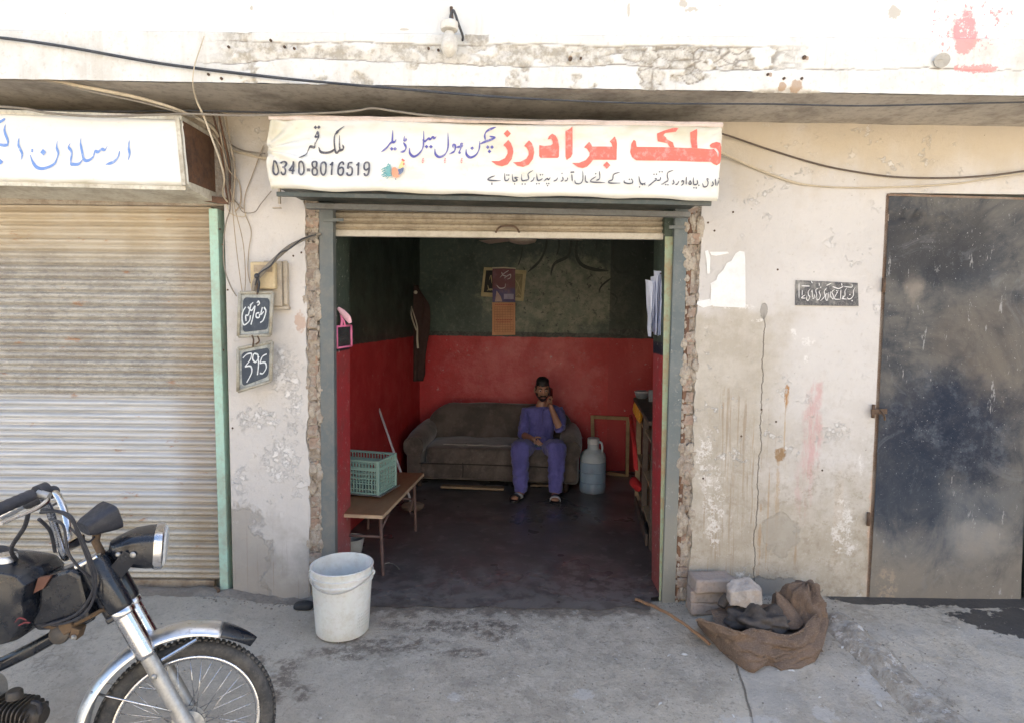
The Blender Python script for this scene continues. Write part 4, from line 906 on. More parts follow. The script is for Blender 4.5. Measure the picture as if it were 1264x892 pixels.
# ================================================================ STEEL GATE
YG = -.025
def gate_mat():
    M = Mat('blackened_steel_gate'); n = M.noise(1.5, 8, .7, dist=.8); m2 = M.noise(4.5, 8, .75, st=(1,1,.7), dist=.6); f = M.noise(60, 6, .8); fl = M.noise(9, 8, .75, st=(2.0,1,.5))
    z = M.xyz(2)
    c = M.mix(M.ss(n, .40, .62), (.045,.050,.060), (.125,.120,.112)); c = M.mix(M.mul(M.ss(m2, .5, .7), .55), c, (.016,.024,.042))
    g = lambda px, py, rx, ry, j=.3, ns=3, so=.6: M.blob(0, 2, PX(px,YG,py), PZ(py,YG), rx, ry, j, ns, so)
    c = M.mix(M.mul(g(1129,345,.05,.10,.6,3,1.2), .5), c, (.33,.285,.235))
    c = M.mix(M.mul(g(1215,410,.25,.22,.4,2.5,1.2), .45), c, (.15,.125,.10)); c = M.mix(M.mul(g(1150,320,.25,.10,.5,3,1.2), .5), c, (.02,.026,.036))
    c = M.mix(M.mul(g(1230,470,.2,.16,.4,3,1.2), .4), c, (.15,.125,.10))
    c = M.mix(M.mul(g(1160,640,.5,.30,.25,2,.9), .4), c, (.13,.155,.19))
    c = M.mix(M.mul(g(1210,660,.16,.10,.5,2,1.2), .5), c, (.34,.325,.30))
    c = M.mix(M.mul(g(1165,530,.52,.34,.40,1.8,.8), .92), c, M.mix(M.ss(M.noise(6,9,.78), .48, .70), (.014,.022,.042), (.085,.10,.125))); c = M.mix(M.mul(g(1120,600,.26,.28,.4,2.4,.9), .8), c, (.022,.032,.052)); c = M.mix(M.mul(g(1150,300,.34,.18,.45,2.2,.9), .75), c, (.045,.045,.048))
    low = M.ss(M.ma('ADD', z, M.mul(M.ma('SUBTRACT', m2, .5), .9)), .62, .12); c = M.mix(M.mul(low, .7), c, (.25,.225,.19))
    c = M.mix(M.mul(g(1095,720,.06,.10,.5,12,.9), M.ss(M.noise(30,7,.8), .45, .58), .7), c, (.36,.29,.22))
    sc_ = M.mul(M.ss(fl, .62, .66), .55); c = M.mix(sc_, c, (.42,.42,.42))
    c = M.mix(M.mul(M.ss(M.noise(80,4,.8), .66, .68), .8), c, (.6,.6,.6))
    c = M.mix(M.mul(M.ss(f, .56, .68), .3), c, (.15,.145,.14))
    sm_ = M.noise(2.6, 9, .8, off=(2,2,2), dist=1.2); c = M.mix(M.mul(M.ss(sm_, .56, .66), .22), c, (.22,.23,.245))
    return M.out(c, M.ss(m2, .35, .65, .5, .78), .05, M.bump(M.ma('ADD', m2, M.mul(f, .2)), .006, .5), spec=.22)
m_gate = gate_mat()
gate = thing('steel_gate', 'dark scorched sheet steel gate hung in the whitewashed wall right of the shop', 'gate', (0,0,0))
gq = [P(1098, 240.5, YG), P(1276, 246, YG), P(1260, 746, YG), P(1073.5, 739, YG)]
def gsheet(u, v):
    p = gq[3].lerp(gq[2], u).lerp(gq[0].lerp(gq[1], u), v)
    y = .006 * fbm(p.x*1.6, p.z*1.6, 3, 3)
    k = math.exp(-((p.x - PX(1135,YG,262))/.22)**2 - ((p.z - PZ(262,YG))/.07)**2)
    y += .030 * k * mn.noise(Vector((p.x*13, p.z*20, 1))) + .014 * k * mn.noise(Vector((p.x*34, p.z*40, 1)))
    return (p.x, YG + y, p.z)
m = MB(); m.grid(110, 150, gsheet); m.build('sheet', m_gate, gate)
gate2 = thing('steel_gate', 'second dark leaf of the steel gate cut off by the right edge of the view', 'gate')
g2 = [P(1279, 246, .0), P(1400, 250, .0), P(1384, 752, .0), P(1263, 747, .0)]
m = MB(); m.grid(40, 120, lambda u, v: (lambda p: (p.x, .0 + .005*fbm(p.x*2, p.z*2, 8, 3), p.z))(g2[3].lerp(g2[2], u).lerp(g2[0].lerp(g2[1], u), v))); m.build('sheet', m_gate, gate2)
m = MB(); m.bar(g2[3] + Vector((.006,-.012,0)), g2[0] + Vector((.006,-.012,0)), .03, .012, up=Vector((0,1,0))); m.build('edge_angle', simple('dark_gate_angle', (.05,.05,.05), .7, dirt=(.12,.09,.07), world=True), gate2, smooth=False, bevel=.002)
m_edge = simple('rusty_gate_edge', (.17,.11,.075), .8, dirt=(.30,.26,.22), dscale=8, amt=.8, world=True)
m = MB(); m.bar(gq[3] + Vector((-.005,.015,-.004)), gq[0] + Vector((-.005,.015,.0)), .028, .016, up=Vector((0,1,0))); m.build('edge_angle', m_edge, gate, smooth=False, bevel=.003)
m = MB(); m.bar(gq[0] + Vector((-.012,.012,.0)), gq[1] + Vector((.0,.012,.0)), .030, .014); m.build('top_angle', m_edge, gate, smooth=False, bevel=.003)
m = MB(); m.bar(gq[3] + Vector((0,.016,.004)), gq[2] + Vector((0,.016,.004)), .030, .012); m.build('bottom_angle', m_edge, gate, smooth=False, bevel=.003)
for px, py in ((1091, 352), (1078, 507), (1072, 640)):
    q = P(px, py, -.035); m = MB(); m.tube([q + Vector((0,0,-.04)), q + Vector((0,0,.04))], .010, 8); m.build('hinge', m_rust, gate)
q = P(1084, 508, -.05); m = MB(); m.bar(q + Vector((-.04,0,0)), q + Vector((.05,0,.005)), .012, .03); m.tube([q + Vector((.01,-.01,.01)), q + Vector((.02,-.03,-.02)), q + Vector((.035,-.01,-.045))], .006, 6, 4); m.build('latch', m_rust, gate, smooth=False)
MB().box((XG1 - .02, .03, -.06), (XGR + .02, .05, ZG + .05)).build('gate_backing', m_boxdark, gate, smooth=False)
# ================================================================ INSIDE THE SHOP
# ---------------- sofa (local frame: x along its length, -y towards the door)
def sofa_mat():
    M = Mat('worn_brown_velvet', False); n = M.noise(3, 7, .7); f = M.noise(60, 5, .7); z = M.xyz(2)
    c = M.mix(M.ss(n, .38, .64), (.062,.050,.042), (.125,.100,.083)); c = M.mix(M.mul(M.ss(M.noise(9,7,.75), .5, .66), .45), c, (.19,.155,.13)); c = M.mix(M.mul(M.ss(n, .55, .7), .5), c, (.040,.027,.025))
    return M.out(c, .85, 0, M.bump(M.ma('ADD', n, M.mul(f, .3)), .01, .6), Sheen_Weight=.35, Sheen_Roughness=.4)
m_sofa = sofa_mat()
def pillow(mb, c, s, rx=0, ex=.35, noise_=.010, seed=0, seg=36, rings=20, M=None):
    def fn(v):
        a = lambda t, e: math.copysign(abs(t) ** e, t)
        h = math.sqrt(v.x*v.x + v.y*v.y) or 1e-6
        x = a(v.x / h, ex) * min(1, h ** ex) ; y = a(v.y / h, ex) * min(1, h ** ex); z = a(v.z, ex)
        p = Vector((x * s[0], y * s[1], z * s[2]))
        return p + Vector((mn.noise(p*4 + Vector((seed,0,0))), mn.noise(p*4 + Vector((0,seed,9))), mn.noise(p*5 + Vector((3,0,seed))))) * noise_
    Mx = Matrix.Rotation(rx, 3, 'X')
    if M: Mx = M @ Mx
    mb.ell(c, s, seg, rings, M=Mx, fn=fn)
sl = P(497, 590, 2.40); sr = P(716, 594, 2.33); SC = (sl + sr) / 2; SW = (sr - sl).length
sofa = thing('sofa', 'worn brown velvet sofa with rounded arms against the red and green back wall', 'sofa', (SC.x, SC.y, .006), RZ)
m = MB(); m.box((-SW/2+.10, .03, .09), (SW/2-.10, .80, .24)); m.build('base', m_sofa, sofa, smooth=False, bevel=.02)
m = MB(); pillow(m, (0, .34, .325), (SW/2-.19, .35, .100), 0, .28, .016, 1, 60, 20); m.build('seat', m_sofa, sofa)
m = MB(); pillow(m, (0, .03, .19), (SW/2-.17, .035, .075), 0, .3, .008, 4, 60, 14); m.build('front_roll', m_sofa, sofa)
m = MB()
def bfn(v):
    a = lambda t, e: math.copysign(abs(t) ** e, t)
    h = math.sqrt(v.x*v.x + v.y*v.y) or 1e-6
    x = a(v.x/h, .35) * min(1, h**.35) * (SW/2 - .10); y = a(v.y/h, .5) * min(1, h**.5) * .13; z = a(v.z, .35)
    z = z * .27 - .10 * sstep(.55, 1, abs(x)/(SW/2)) * (z > 0) * 1.0
    p = Vector((x, y, z)); return p + Vector((mn.noise(p*3), mn.noise(p*4 + Vector((3,3,3))), mn.noise(p*3.4 + Vector((0,9,0))))) * .018
m.ell((0, .70, .50), (1,1,1), 64, 26, M=Matrix.Rotation(R(-11), 3, 'X'), fn=bfn); m.build('backrest', m_sofa, sofa)
for s in (-1, 1):
    m = MB(); pillow(m, (s*(SW/2-.10), .38, .27), (.085, .40, .20), 0, .35, .012, 5+s)
    o = m.build('arm', m_sofa, sofa)
    m = MB(); m.tube([(s*(SW/2-.10), -.02, .42), (s*(SW/2-.10), .2, .44), (s*(SW/2-.10), .5, .46), (s*(SW/2-.11), .72, .50)], [.10, .115, .115, .09], 16, 4); pillow(m, (s*(SW/2-.10), -.01, .42), (.10, .02, .10), 0, .8, .004, 2, 20, 10); m.build('arm_roll', m_sofa, o)
for x_ in (-SW/2+.14, SW/2-.14):
    for y_ in (.08, .72):
        m = MB(); m.lathe([(0,0),(.022,0),(.028,.05),(.03,.095),(0,.095)], (x_, y_, 0), 12); m.build('leg', simple('dark_sofa_leg', (.05,.03,.02), .6), sofa)
for x_ in (-.28, .26):
    m = MB(); m.tube([(x_, -.012, .13), (x_+.004, -.014, .20), (x_, -.006, .30), (x_, .02, .40), (x_, .20, .427)], .005, 6, 4); m.build('seam', simple('dark_seam', (.025,.02,.018), .9), sofa)
m = MB(); m.tube([(-SW/2+.16, -.008, .255), (0, -.014, .262), (SW/2-.16, -.008, .255)], .006, 6, 6); m.build('seam', simple('dark_seam_front', (.03,.024,.02), .9), sofa)
m = MB()
for i in range(5):
    pts = [(-.50 + .25*i + j*.07, .10 + .05*mn.noise(Vector((i, j*.7, 1))), .432 + .004*mn.noise(Vector((j, i, 0)))) for j in range(6)]
    m.tube(pts, .004, 5, 3)
tag(m.build('burst_seam_stuffing', simple('pale_stuffing', (.34,.31,.28), .9), sofa), kind='stuff')
# plank lying under the sofa, low plinth edge
a = P(545, 602, 2.42); b = P(622, 608, 2.36)
m = MB(); m.bar((a.x, a.y, .035), (b.x, b.y, .035), .09, .02); tag(m.build('plank', simple('raw_pale_plank', (.30,.21,.12), .75, dirt=(.14,.09,.05)), smooth=False, bevel=.002), 'bare wooden plank lying on the floor under the brown sofa', 'plank')
a = P(655, 607, 2.42); b = P(700, 604, 2.40)
m = MB(); m.bar((a.x, a.y+.1, .03), (b.x, b.y+.1, .035), .06, .02); tag(m.build('plank', simple('dull_board', (.20,.15,.10), .8), smooth=False, bevel=.002), 'short dull board under the right end of the sofa, behind the feet', 'plank')
# blue cushion pad the man sits on
m = MB(); q = P(666, 565, 2.52); pillow(m, (q.x, 2.60, .445), (.22, .20, .030), 0, .4, .006, 2); tag(m.build('seat_pad', simple('dark_blue_pad', (.020,.045,.09), .55)), 'thin dark blue pad on the sofa under the seated man', 'cushion')

# ---------------- plastic water can
def canmat():
    M = Mat('milky_blue_plastic', False); z = M.xyz(2); n = M.noise(9, 6, .7)
    c = M.mix(M.ss(z, .305, .300), (.40,.45,.48), (.25,.34,.43)); c = M.mix(M.mul(M.ss(n, .5, .68), .35), c, (.20,.21,.21)); c = M.mix(M.mul(M.ss(z, .08, .0), .6), c, (.14,.14,.14))
    return M.out(c, .45, 0, M.bump(n, .002, .3), Subsurface_Weight=.15)
q = G(731.5, 607, 0); can = thing('water_can', 'milky blue plastic can with narrow capped neck on the floor right of the sofa', 'can', (q.x, q.y + .02, .006))
m_can = canmat()
m = MB(); m.lathe([(0,0),(.118,0),(.126,.012),(.128,.03),(.128,.10),(.124,.105),(.128,.11),(.128,.20),(.124,.205),(.128,.21),(.128,.30),(.124,.305),(.128,.31),(.127,.345),(.120,.375),(.095,.405),(.062,.42),(.056,.43),(.055,.47),(.050,.475),(0,.475)], seg=40); m.build('body', m_can, can)
m = MB(); m.lathe([(0,.535),(.050,.535),(.058,.53),(.058,.475),(.050,.474)], seg=28); 
m.build('cap', simple('grey_white_cap', (.50,.51,.51), .5), can)
m = MB(); m.tube([(.05,-.03,.50),(.075,-.045,.49),(.082,-.05,.44),(.075,-.048,.40)], .011, 8, 5); m.build('handle', m_can, can)
# ---------------- wooden frame leaning at the back wall
fb, ft = P(753, 583, 3.02), P(752, 513, 3.20)
m_wood = simple('raw_yellow_wood', (.36,.25,.13), .7, dirt=(.19,.12,.07), dscale=12, amt=.6)
fr = thing('wooden_frame', 'empty light wooden frame leaning on the red wall behind the blue can', 'frame')
q = [P(731, 514, 3.20), P(775, 516, 3.14), P(774, 587, 2.98), P(733, 580, 3.02)]
for i, (a, b) in enumerate(((0,1),(1,2),(2,3),(3,0))):
    m = MB(); d = (q[b]-q[a]).normalized(); e = d * (.016 if i % 2 else -.016); m.bar(q[a] - e*1 + Vector((0,0,0)), q[b] + e, .036, .022, up=Vector((0,1,.2))); m.build('rail' if i % 2 == 0 else 'stile', m_wood, fr, smooth=False, bevel=.002)
# ---------------- counter at the right
m_cw = simple('grimy_counter_board', (.11,.08,.06), .7, dirt=(.045,.024,.02), dscale=8)
m_cw2 = simple('bare_counter_timber', (.36,.26,.155), .75, dirt=(.17,.11,.065), dscale=10)
cb, cf = G(783, 615, .006), G(801, 678, .006)
du = (cf - cb).normalized(); rzc = math.atan2(-du.x, du.y) + math.pi   # local -y runs towards the door
ct = thing('counter', 'grimy wooden counter stacked with odds and ends just inside the right door jamb', 'counter', (cb.x, cb.y, .006), math.atan2(du.x, -du.y))
CL = (cf - cb).length
# top z from photo: back corner (770, 488)
zc = P(771, 490, cb.y).z - .006
m = MB(); m.box((-.03, -CL-.02, zc-.03), (.52, .02, zc)); m.build('top', m_cw, ct, smooth=False, bevel=.004)
for y_ in (-.02, -CL/2, -CL+.02):
    m = MB(); m.box((0, y_-.02, 0), (.045, y_+.02, zc-.03)); m.build('post', m_cw2 if y_ > -.1 else m_cw, ct, smooth=False, bevel=.003)
m = MB(); m.box((.47, -CL, 0), (.50, 0, zc-.03)); m.build('back_panel', m_cw, ct, smooth=False)
m = MB(); m.box((.046, -.012, .12), (.46, .0, zc-.20)); m.build('end_panel', simple('end_panel_dull_red', (.10,.03,.025), .7), ct, smooth=False)
for z_ in (.12, .42, zc-.20):
    m = MB(); m.box((.012, -CL+.03, z_), (.468, -.03, z_+.02)); m.build('shelf', m_cw2, ct, smooth=False, bevel=.002)
m = MB(); m.box((-.022, -CL+.05, .01), (-.004, -.25, .10)); m.build('kick_board', m_cw, ct, smooth=False, bevel=.003)
def onc(x, y, z=0): return ct.matrix_basis @ Vector((x, y, zc + z))
ctM = Matrix.Translation(ct.location) @ Matrix.Rotation(ct.rotation_euler.z, 4, 'Z')
def onc(x, y, z=0.0): return ctM @ Vector((x, y, zc + z + .0005))
m_glass = simple('smoky_glass', (.42,.45,.47), .12, spec=.8, Transmission_Weight=.45)
b = thing('glass_bowl', 'glass bowl with a pale lid on the back corner of the counter', 'bowl', onc(.04, -.06))
m = MB(); m.lathe([(0,.004),(.04,.0),(.055,.012),(.068,.045),(.07,.06),(.065,.058),(.05,.016),(0,.012)], seg=24); m.build('bowl', m_glass, b)
m = MB(); m.lathe([(0,.074),(.05,.073),(.072,.066),(.072,.060),(0,.060)], seg=24); m.build('lid', simple('pale_lid', (.5,.5,.5), .4), b)
b = thing('drinking_glass', 'clear tumbler standing beside the lidded bowl on the counter', 'glass', onc(.11, -.25))
m = MB(); m.lathe([(0,.0),(.030,0),(.036,.10),(.033,.10),(.027,.008),(0,.008)], seg=20); m.build('tumbler', m_glass, b)
b = thing('glass_bottle', 'tall dark green bottle on the counter against the right jamb', 'bottle', onc(.17, -.30))
m = MB(); m.lathe([(0,0),(.040,0),(.043,.01),(.043,.19),(.035,.23),(.018,.27),(.015,.33),(.018,.332),(.018,.345),(0,.345)], seg=20); m.build('bottle', simple('dark_green_glass', (.015,.06,.025), .12, spec=.9), b)
m = MB(); m.lathe([(.0435,.07),(.0440,.07),(.0440,.15),(.0435,.15)], seg=20); m.build('wrapper', simple('dull_green_wrapper', (.06,.12,.05), .6), b)
b = thing('small_tray', 'low steel tray behind the glass tumbler on the counter', 'tray', onc(.22, -.16))
m = MB(); m.lathe([(0,.004),(.07,.002),(.09,.014),(.092,.018),(.07,.008),(0,.009)], seg=28); m.build('tray', simple('dull_steel', (.4,.4,.4), .35, .8), b)
b = thing('jar_stack', 'pale stacked saucers beside the lidded bowl at the back of the counter', 'saucers', onc(.16, -.05))
for i in range(4):
    m = MB(); m.lathe([(0,.002),(.03,0),(.055,.012),(.057,.016),(.03,.006),(0,.006)], (0,0,.012*i), 20); m.build('saucer', simple('chipped_white_china', (.48,.47,.45), .35), b)
b = thing('carton', 'dark red carton behind the green bottle on the counter', 'carton', onc(.30, -.42), .3)
m = MB(); m.box((-.06,-.045,0), (.06,.045,.14)); m.build('carton_body', simple('dark_red_card', (.22,.03,.03), .6), b, smooth=False, bevel=.003)
m = MB(); m.box((-.05,-.0465,.05), (.05,-.0455,.11)); m.build('carton_label', simple('faded_carton_label', (.45,.36,.2), .6), b, smooth=False)
# orange snack packets stacked on the shelf and a red cloth strip
def pk(x, y, z, w_, h_, t_, mat, rz):
    def f(u, v):
        e = math.sin(math.pi * u) ** .5 * math.sin(math.pi * v) ** .5
        return u, v, e
    m = MB()
    for s in (-1, 1): m.grid(8, 10, lambda u, v: ctM @ (Vector((x, y, zc + z)) + Matrix.Rotation(rz, 3, 'Z') @ Vector((s * t_ * (max(0, math.sin(math.pi*u)) * max(0, math.sin(math.pi*v))) ** .5 + .004*mn.noise(Vector((u*6, v*6, s))), (u-.5)*w_, v*h_))))
    return m
m_or = simple('orange_packet', (.80,.33,.05), .35, dirt=(.80,.52,.06), dscale=30, amt=.7); 
for i in range(6):
    q = ctM @ Vector((.01, -.04 - i*.095, zc))
    m = pk(-.018 + .006*(i % 2), -.08 - i*.085, -.155, .10, .115, .022, None, .15*(-1)**i)
    o = m.build('snack_packet', m_or); tag(o, 'orange snack packet in the row under the counter top, ' + ('deepest inside', 'second from the back', 'third from the back', 'fourth from the back', 'second from the door', 'nearest the door')[i], 'packet', 'orange packets under the counter top')
m_rc = simple('crumpled_red_cloth', (.50,.025,.025), .7, dirt=(.30,.015,.02), dscale=12, amt=.6)
def drape(name, label, pts, wd, mat):
    m = MB(); n = 26; ps, _ = catmull([Vector(p) for p in pts], [1]*len(pts), 8)
    L_ = len(ps)
    def f(u, v):
        i = min(int(v*(L_-1)), L_-2); t = v*(L_-1)-i; p = ps[i].lerp(ps[i+1], t)
        ww = wd * (1 + .25*mn.noise(Vector((v*5, 2, 1))))
        return p + Vector((0, (u-.5)*ww, 0)) + Vector((-.012*math.sin(u*14 + v*4) - .008, 0, .004*mn.noise(Vector((u*9, v*9, 0)))))
    m.grid(n, 40, f)
    o = m.build(name, mat, auto=False); s_ = o.modifiers.new('thickness', 'SOLIDIFY'); s_.thickness = .003
    return tag(o, label, 'cloth')
a = ctM @ Vector((-.035, -.10, zc-.06)); 
drape('red_cloth', 'crumpled red cloth strip draped down the front of the counter', [ctM @ Vector((-.045, -.03, zc-.17)), ctM @ Vector((-.05, -.30, zc-.24)), ctM @ Vector((-.05, -.55, zc-.34)), ctM @ Vector((-.045, -.68, zc-.52))], .09, m_rc)
m = MB(); q = ctM @ Vector((-.035, -.42, .26)); pillow(m, q, (.028, .12, .085), 0, .9, .075, 3); tag(m.build('red_bag', m_rc), 'crumpled red bag stuffed in the lower front of the counter', 'bag')

# ---------------- bench table on the left with crate on a steel tray, stick behind
ta, tb = G(472, 636.5, .45), G(523, 584, .45)
dt = (tb - ta); TL_ = dt.length; rzt = math.atan2(-dt.x, dt.y)
tbl = thing('bench_table', 'low bench table with worn brown laminate top and thin steel legs left of the doorway', 'table', (ta.x, ta.y, .006), rzt)
def table_mat():
    M = Mat('worn_brown_laminate', False); n = M.noise(5, 7, .7, st=(1,.4,1)); f = M.noise(40, 6, .75)
    c = M.mix(M.ss(n, .38, .64), (.30,.15,.070), (.22,.105,.05)); c = M.mix(M.mul(M.ss(f, .52, .66), .4), c, (.36,.25,.17)); return M.out(c, .45, 0, M.bump(f, .001, .4))
m_lam = table_mat()
m = MB(); m.box((-.45, 0, .425), (0, TL_, .450)); m.build('top', m_lam, tbl, smooth=False, bevel=.003)
m_trim = simple('pale_edge_banding', (.45,.33,.22), .6)
m = MB(); m.box((-.45, -.004, .427), (0, -.0005, .448)); m.build('edge_trim', m_trim, tbl, smooth=False)
m = MB(); m.box((.0005, 0, .427), (.004, TL_, .448)); m.build('edge_trim', m_trim, tbl, smooth=False)
m_leg = simple('rusty_steel_tube', (.14,.09,.08), .55, .3, dirt=(.08,.05,.04))
for x_ in (-.42, -.055):
    for y_ in (.13, TL_-.10):
        m = MB(); m.tube([(x_, y_, .425), (x_ + (.015 if x_ > -.2 else -.015), y_, 0)], .0125, 10); m.build('leg', m_leg, tbl)
for y_ in (.13, TL_-.10):
    m = MB(); m.tube([(-.42, y_, .26), (-.052, y_, .26)], .009, 8); m.build('crossbar', m_leg, tbl)
m = MB(); m.tube([(-.055, .135, .30), (-.03, .34, .425)], .008, 7); m.build('brace', m_leg, tbl)
m = MB(); m.tube([(-.055, TL_-.11, .14), (-.06, TL_-.20, .19), (-.055, TL_-.12, .28)], .007, 6, 5); m.build('brace', m_leg, tbl)
tbM = Matrix.Translation(tbl.location) @ Matrix.Rotation(rzt, 4, 'Z')
# steel tray
CX = G(467, 612, .475)          # front right bottom corner of the crate
ci = tbM.inverted() @ CX
cr = thing('steel_tray', 'shallow steel weighing tray on the bench table under the green crate', 'tray', tbM @ Vector((ci.x, ci.y, .4515)), rzt + R(-9))
m_st = simple('scuffed_steel', (.42,.43,.44), .35, .85, dirt=(.2,.2,.2)); 
m = MB(); m.box((-.30, -.005, .012), (.015, .30, .016)); m.box((-.31,-.015,.016),(.025,-.009,.026)); m.box((.019,-.009,.016),(.025,.30,.026)); m.build('tray', m_st, cr, smooth=False, bevel=.002)
m = MB(); m.box((-.22, .04, 0), (-.03, .24, .0115)); m.build('foot', m_cw, cr, smooth=False, bevel=.003)
# crate
q = tbM @ Vector((ci.x, ci.y, .470))
crt = thing('plastic_crate', 'pale green slotted plastic crate standing on the bench table', 'crate', q, rzt + R(-9))
m_crt = simple('dusty_green_plastic', (.22,.36,.31), .5, dirt=(.30,.36,.32), dscale=14, amt=.5)
CWd, CDp, CHt = .40, .29, .245
m = MB(); m.box((-CWd, 0, 0), (0, CDp, .006)); m.build('bottom', m_crt, crt, smooth=False)
def side(p, q_, nv, name):
    p = Vector(p); q_ = Vector(q_); L_ = (q_-p).length; d = (q_-p).normalized(); o_ = None
    m = MB(); m.bar(p + Vector((0,0,CHt-.008)), q_ + Vector((0,0,CHt-.008)), .014, .016); m.bar(p + Vector((0,0,.008)), q_ + Vector((0,0,.008)), .012, .016); o_ = m.build(name, m_crt, crt, smooth=False, bevel=.002)
    m = MB(); m.bar(p + Vector((0,0,CHt*.74)), q_ + Vector((0,0,CHt*.74)), .010, .022); m.build('band', m_crt, o_, smooth=False)
    hb = None
    for k, zf in enumerate((.16, .32, .47, .60)):
        if hb is None: m = MB(); m.bar(p, q_, .006, .008); hb = m.build('slat', m_crt, o_, smooth=False); c_ = hb
        else: c_ = inst(hb, o_)
        c_.location = (0, 0, CHt*zf)
    vb = None
    for k in range(nv + 1):
        if vb is None: m = MB(); m.bar((0,0,.016), (0,0,CHt-.016), .006, .007); vb = m.build('rib', m_crt, o_, smooth=False); c_ = vb
        else: c_ = inst(vb, o_)
        c_.location = p + (q_-p) * (k/nv)
side((-CWd, .005, 0), (-.005, .005, 0), 17, 'side_panel'); side((-.005, .005, 0), (-.005, CDp-.005, 0), 11, 'end_panel')
side((-CWd, CDp-.005, 0), (-.005, CDp-.005, 0), 17, 'side_panel'); side((-CWd+.005, .005, 0), (-CWd+.005, CDp-.005, 0), 11, 'end_panel')
for x_, y_ in ((-.007,.007),(-.007,CDp-.007),(-CWd+.007,.007),(-CWd+.007,CDp-.007)):
    m = MB(); m.box((x_-.010, y_-.010, 0), (x_+.010, y_+.010, CHt)); m.build('corner_post', m_crt, crt, smooth=False, bevel=.003)
# mop stick leaning on the left wall
m = MB(); a = P(454.5, 466, 2.05); b = P(495, 588, 1.75); d = (b - a); e = b + d * ((.02 - b.z) / d.z)
st = thing('mop', 'thin pale mop handle leaning on the red left wall behind the crate', 'mop')
m.tube([a, e + Vector((0,0,.05))], .0105, 9); m.build('handle', simple('pale_painted_handle', (.46,.45,.47), .5), st)
m = MB(); m.ell(e + Vector((0,0,.05)), (.10,.05,.045), 14, 8, fn=lambda v: Vector((v.x*.10, v.y*.05, v.z*.045)) * (1+.3*mn.noise(v*4))); m.build('mop_head', m_cw, st)
# round white gas globe / tub under the table, scraps of cable
q = G(441, 674, .07); m = MB(); m.lathe([(0,0),(.055,0),(.07,.02),(.085,.10),(.09,.13),(.086,.13),(.066,.02),(0,.012)], seg=28)
o = tag(m.build('plastic_tub', simple('grey_white_plastic', (.42,.42,.40), .5)), 'small grey white tub on the floor under the bench table', 'tub'); o.location = (q.x-.04, q.y, .008)
m = MB(); m.tube([G(470,697,.012), G(480,694,.014), G(488,697,.012), G(493,702,.012)], .004, 6, 5); tag(m.build('wire_scrap', simple('dull_wire', (.2,.19,.17), .6)), 'short bent scrap of wire on the dark shop floor behind the bucket', 'wire')
m = MB(); m.tube([G(436,688,.012), G(446,684,.02), G(452,690,.012), G(456,697,.012)], .003, 6, 5); tag(m.build('wire_scrap', simple('rusty_wire', (.25,.16,.1), .6)), 'rusty curl of wire on the floor beneath the bench table', 'wire')

# ---------------- things on the walls
# dark garment hanging in the corner
gm_ = thing('hanging_garment', 'long dark brown garment hanging from a nail in the back left corner', 'garment')
m_gar = simple('dark_brown_cloth', (.045,.022,.018), .9, dirt=(.05,.03,.025))
top = P(511, 352, 3.18); bot = P(512, 470, 3.18)
def gar(u, v):
    th = 2*math.pi*u; hgt = top.z + (bot.z - top.z) * v
    wd = .035 + .080 * sstep(0, .22, v) + .012*math.sin(v*5) - .02*sstep(.92, 1, v)
    r_ = 1 + .22*math.sin(th*5 + 3*v) + .15*mn.noise(Vector((th, v*3, 2)))
    return Vector((top.x + (bot.x-top.x)*v + math.cos(th)*wd*r_ + .015*math.sin(v*6), top.y + .035 + math.sin(th)*.055*r_, hgt))
m = MB(); m.grid(40, 40, gar); m.build('cloth', m_gar, gm_, auto=False)
m_cord = simple('cream_drawstring', (.50,.44,.35), .8)
m = MB(); pts = [P(506,377,3.09), P(508,390,3.06), P(511,400,3.06), P(514,408,3.06)]; m.tube(pts, .008, 6, 5); m.tube([P(507,377,3.09), P(512,392,3.06), P(515,404,3.06), P(515,419,3.06), P(516,430,3.06)], [.006,.007,.008,.012,.012], 6, 5); m.build('drawstring', m_cord, gm_)
m = MB(); q = P(513, 361, 3.10); m.ell(q, (.02,.015,.02), 8, 6); m.build('pale_button', m_cord, gm_)
m = MB(); m.tube([top + Vector((0,.09,.02)), top + Vector((0,.0,.015))], .004, 6); m.build('nail', m_rust, gm_)
m = MB(); q = P(507, 469, 3.18); m.ell(q, (.022,.01,.012), 8, 6); m.build('pale_hem_tag', m_cord, gm_)
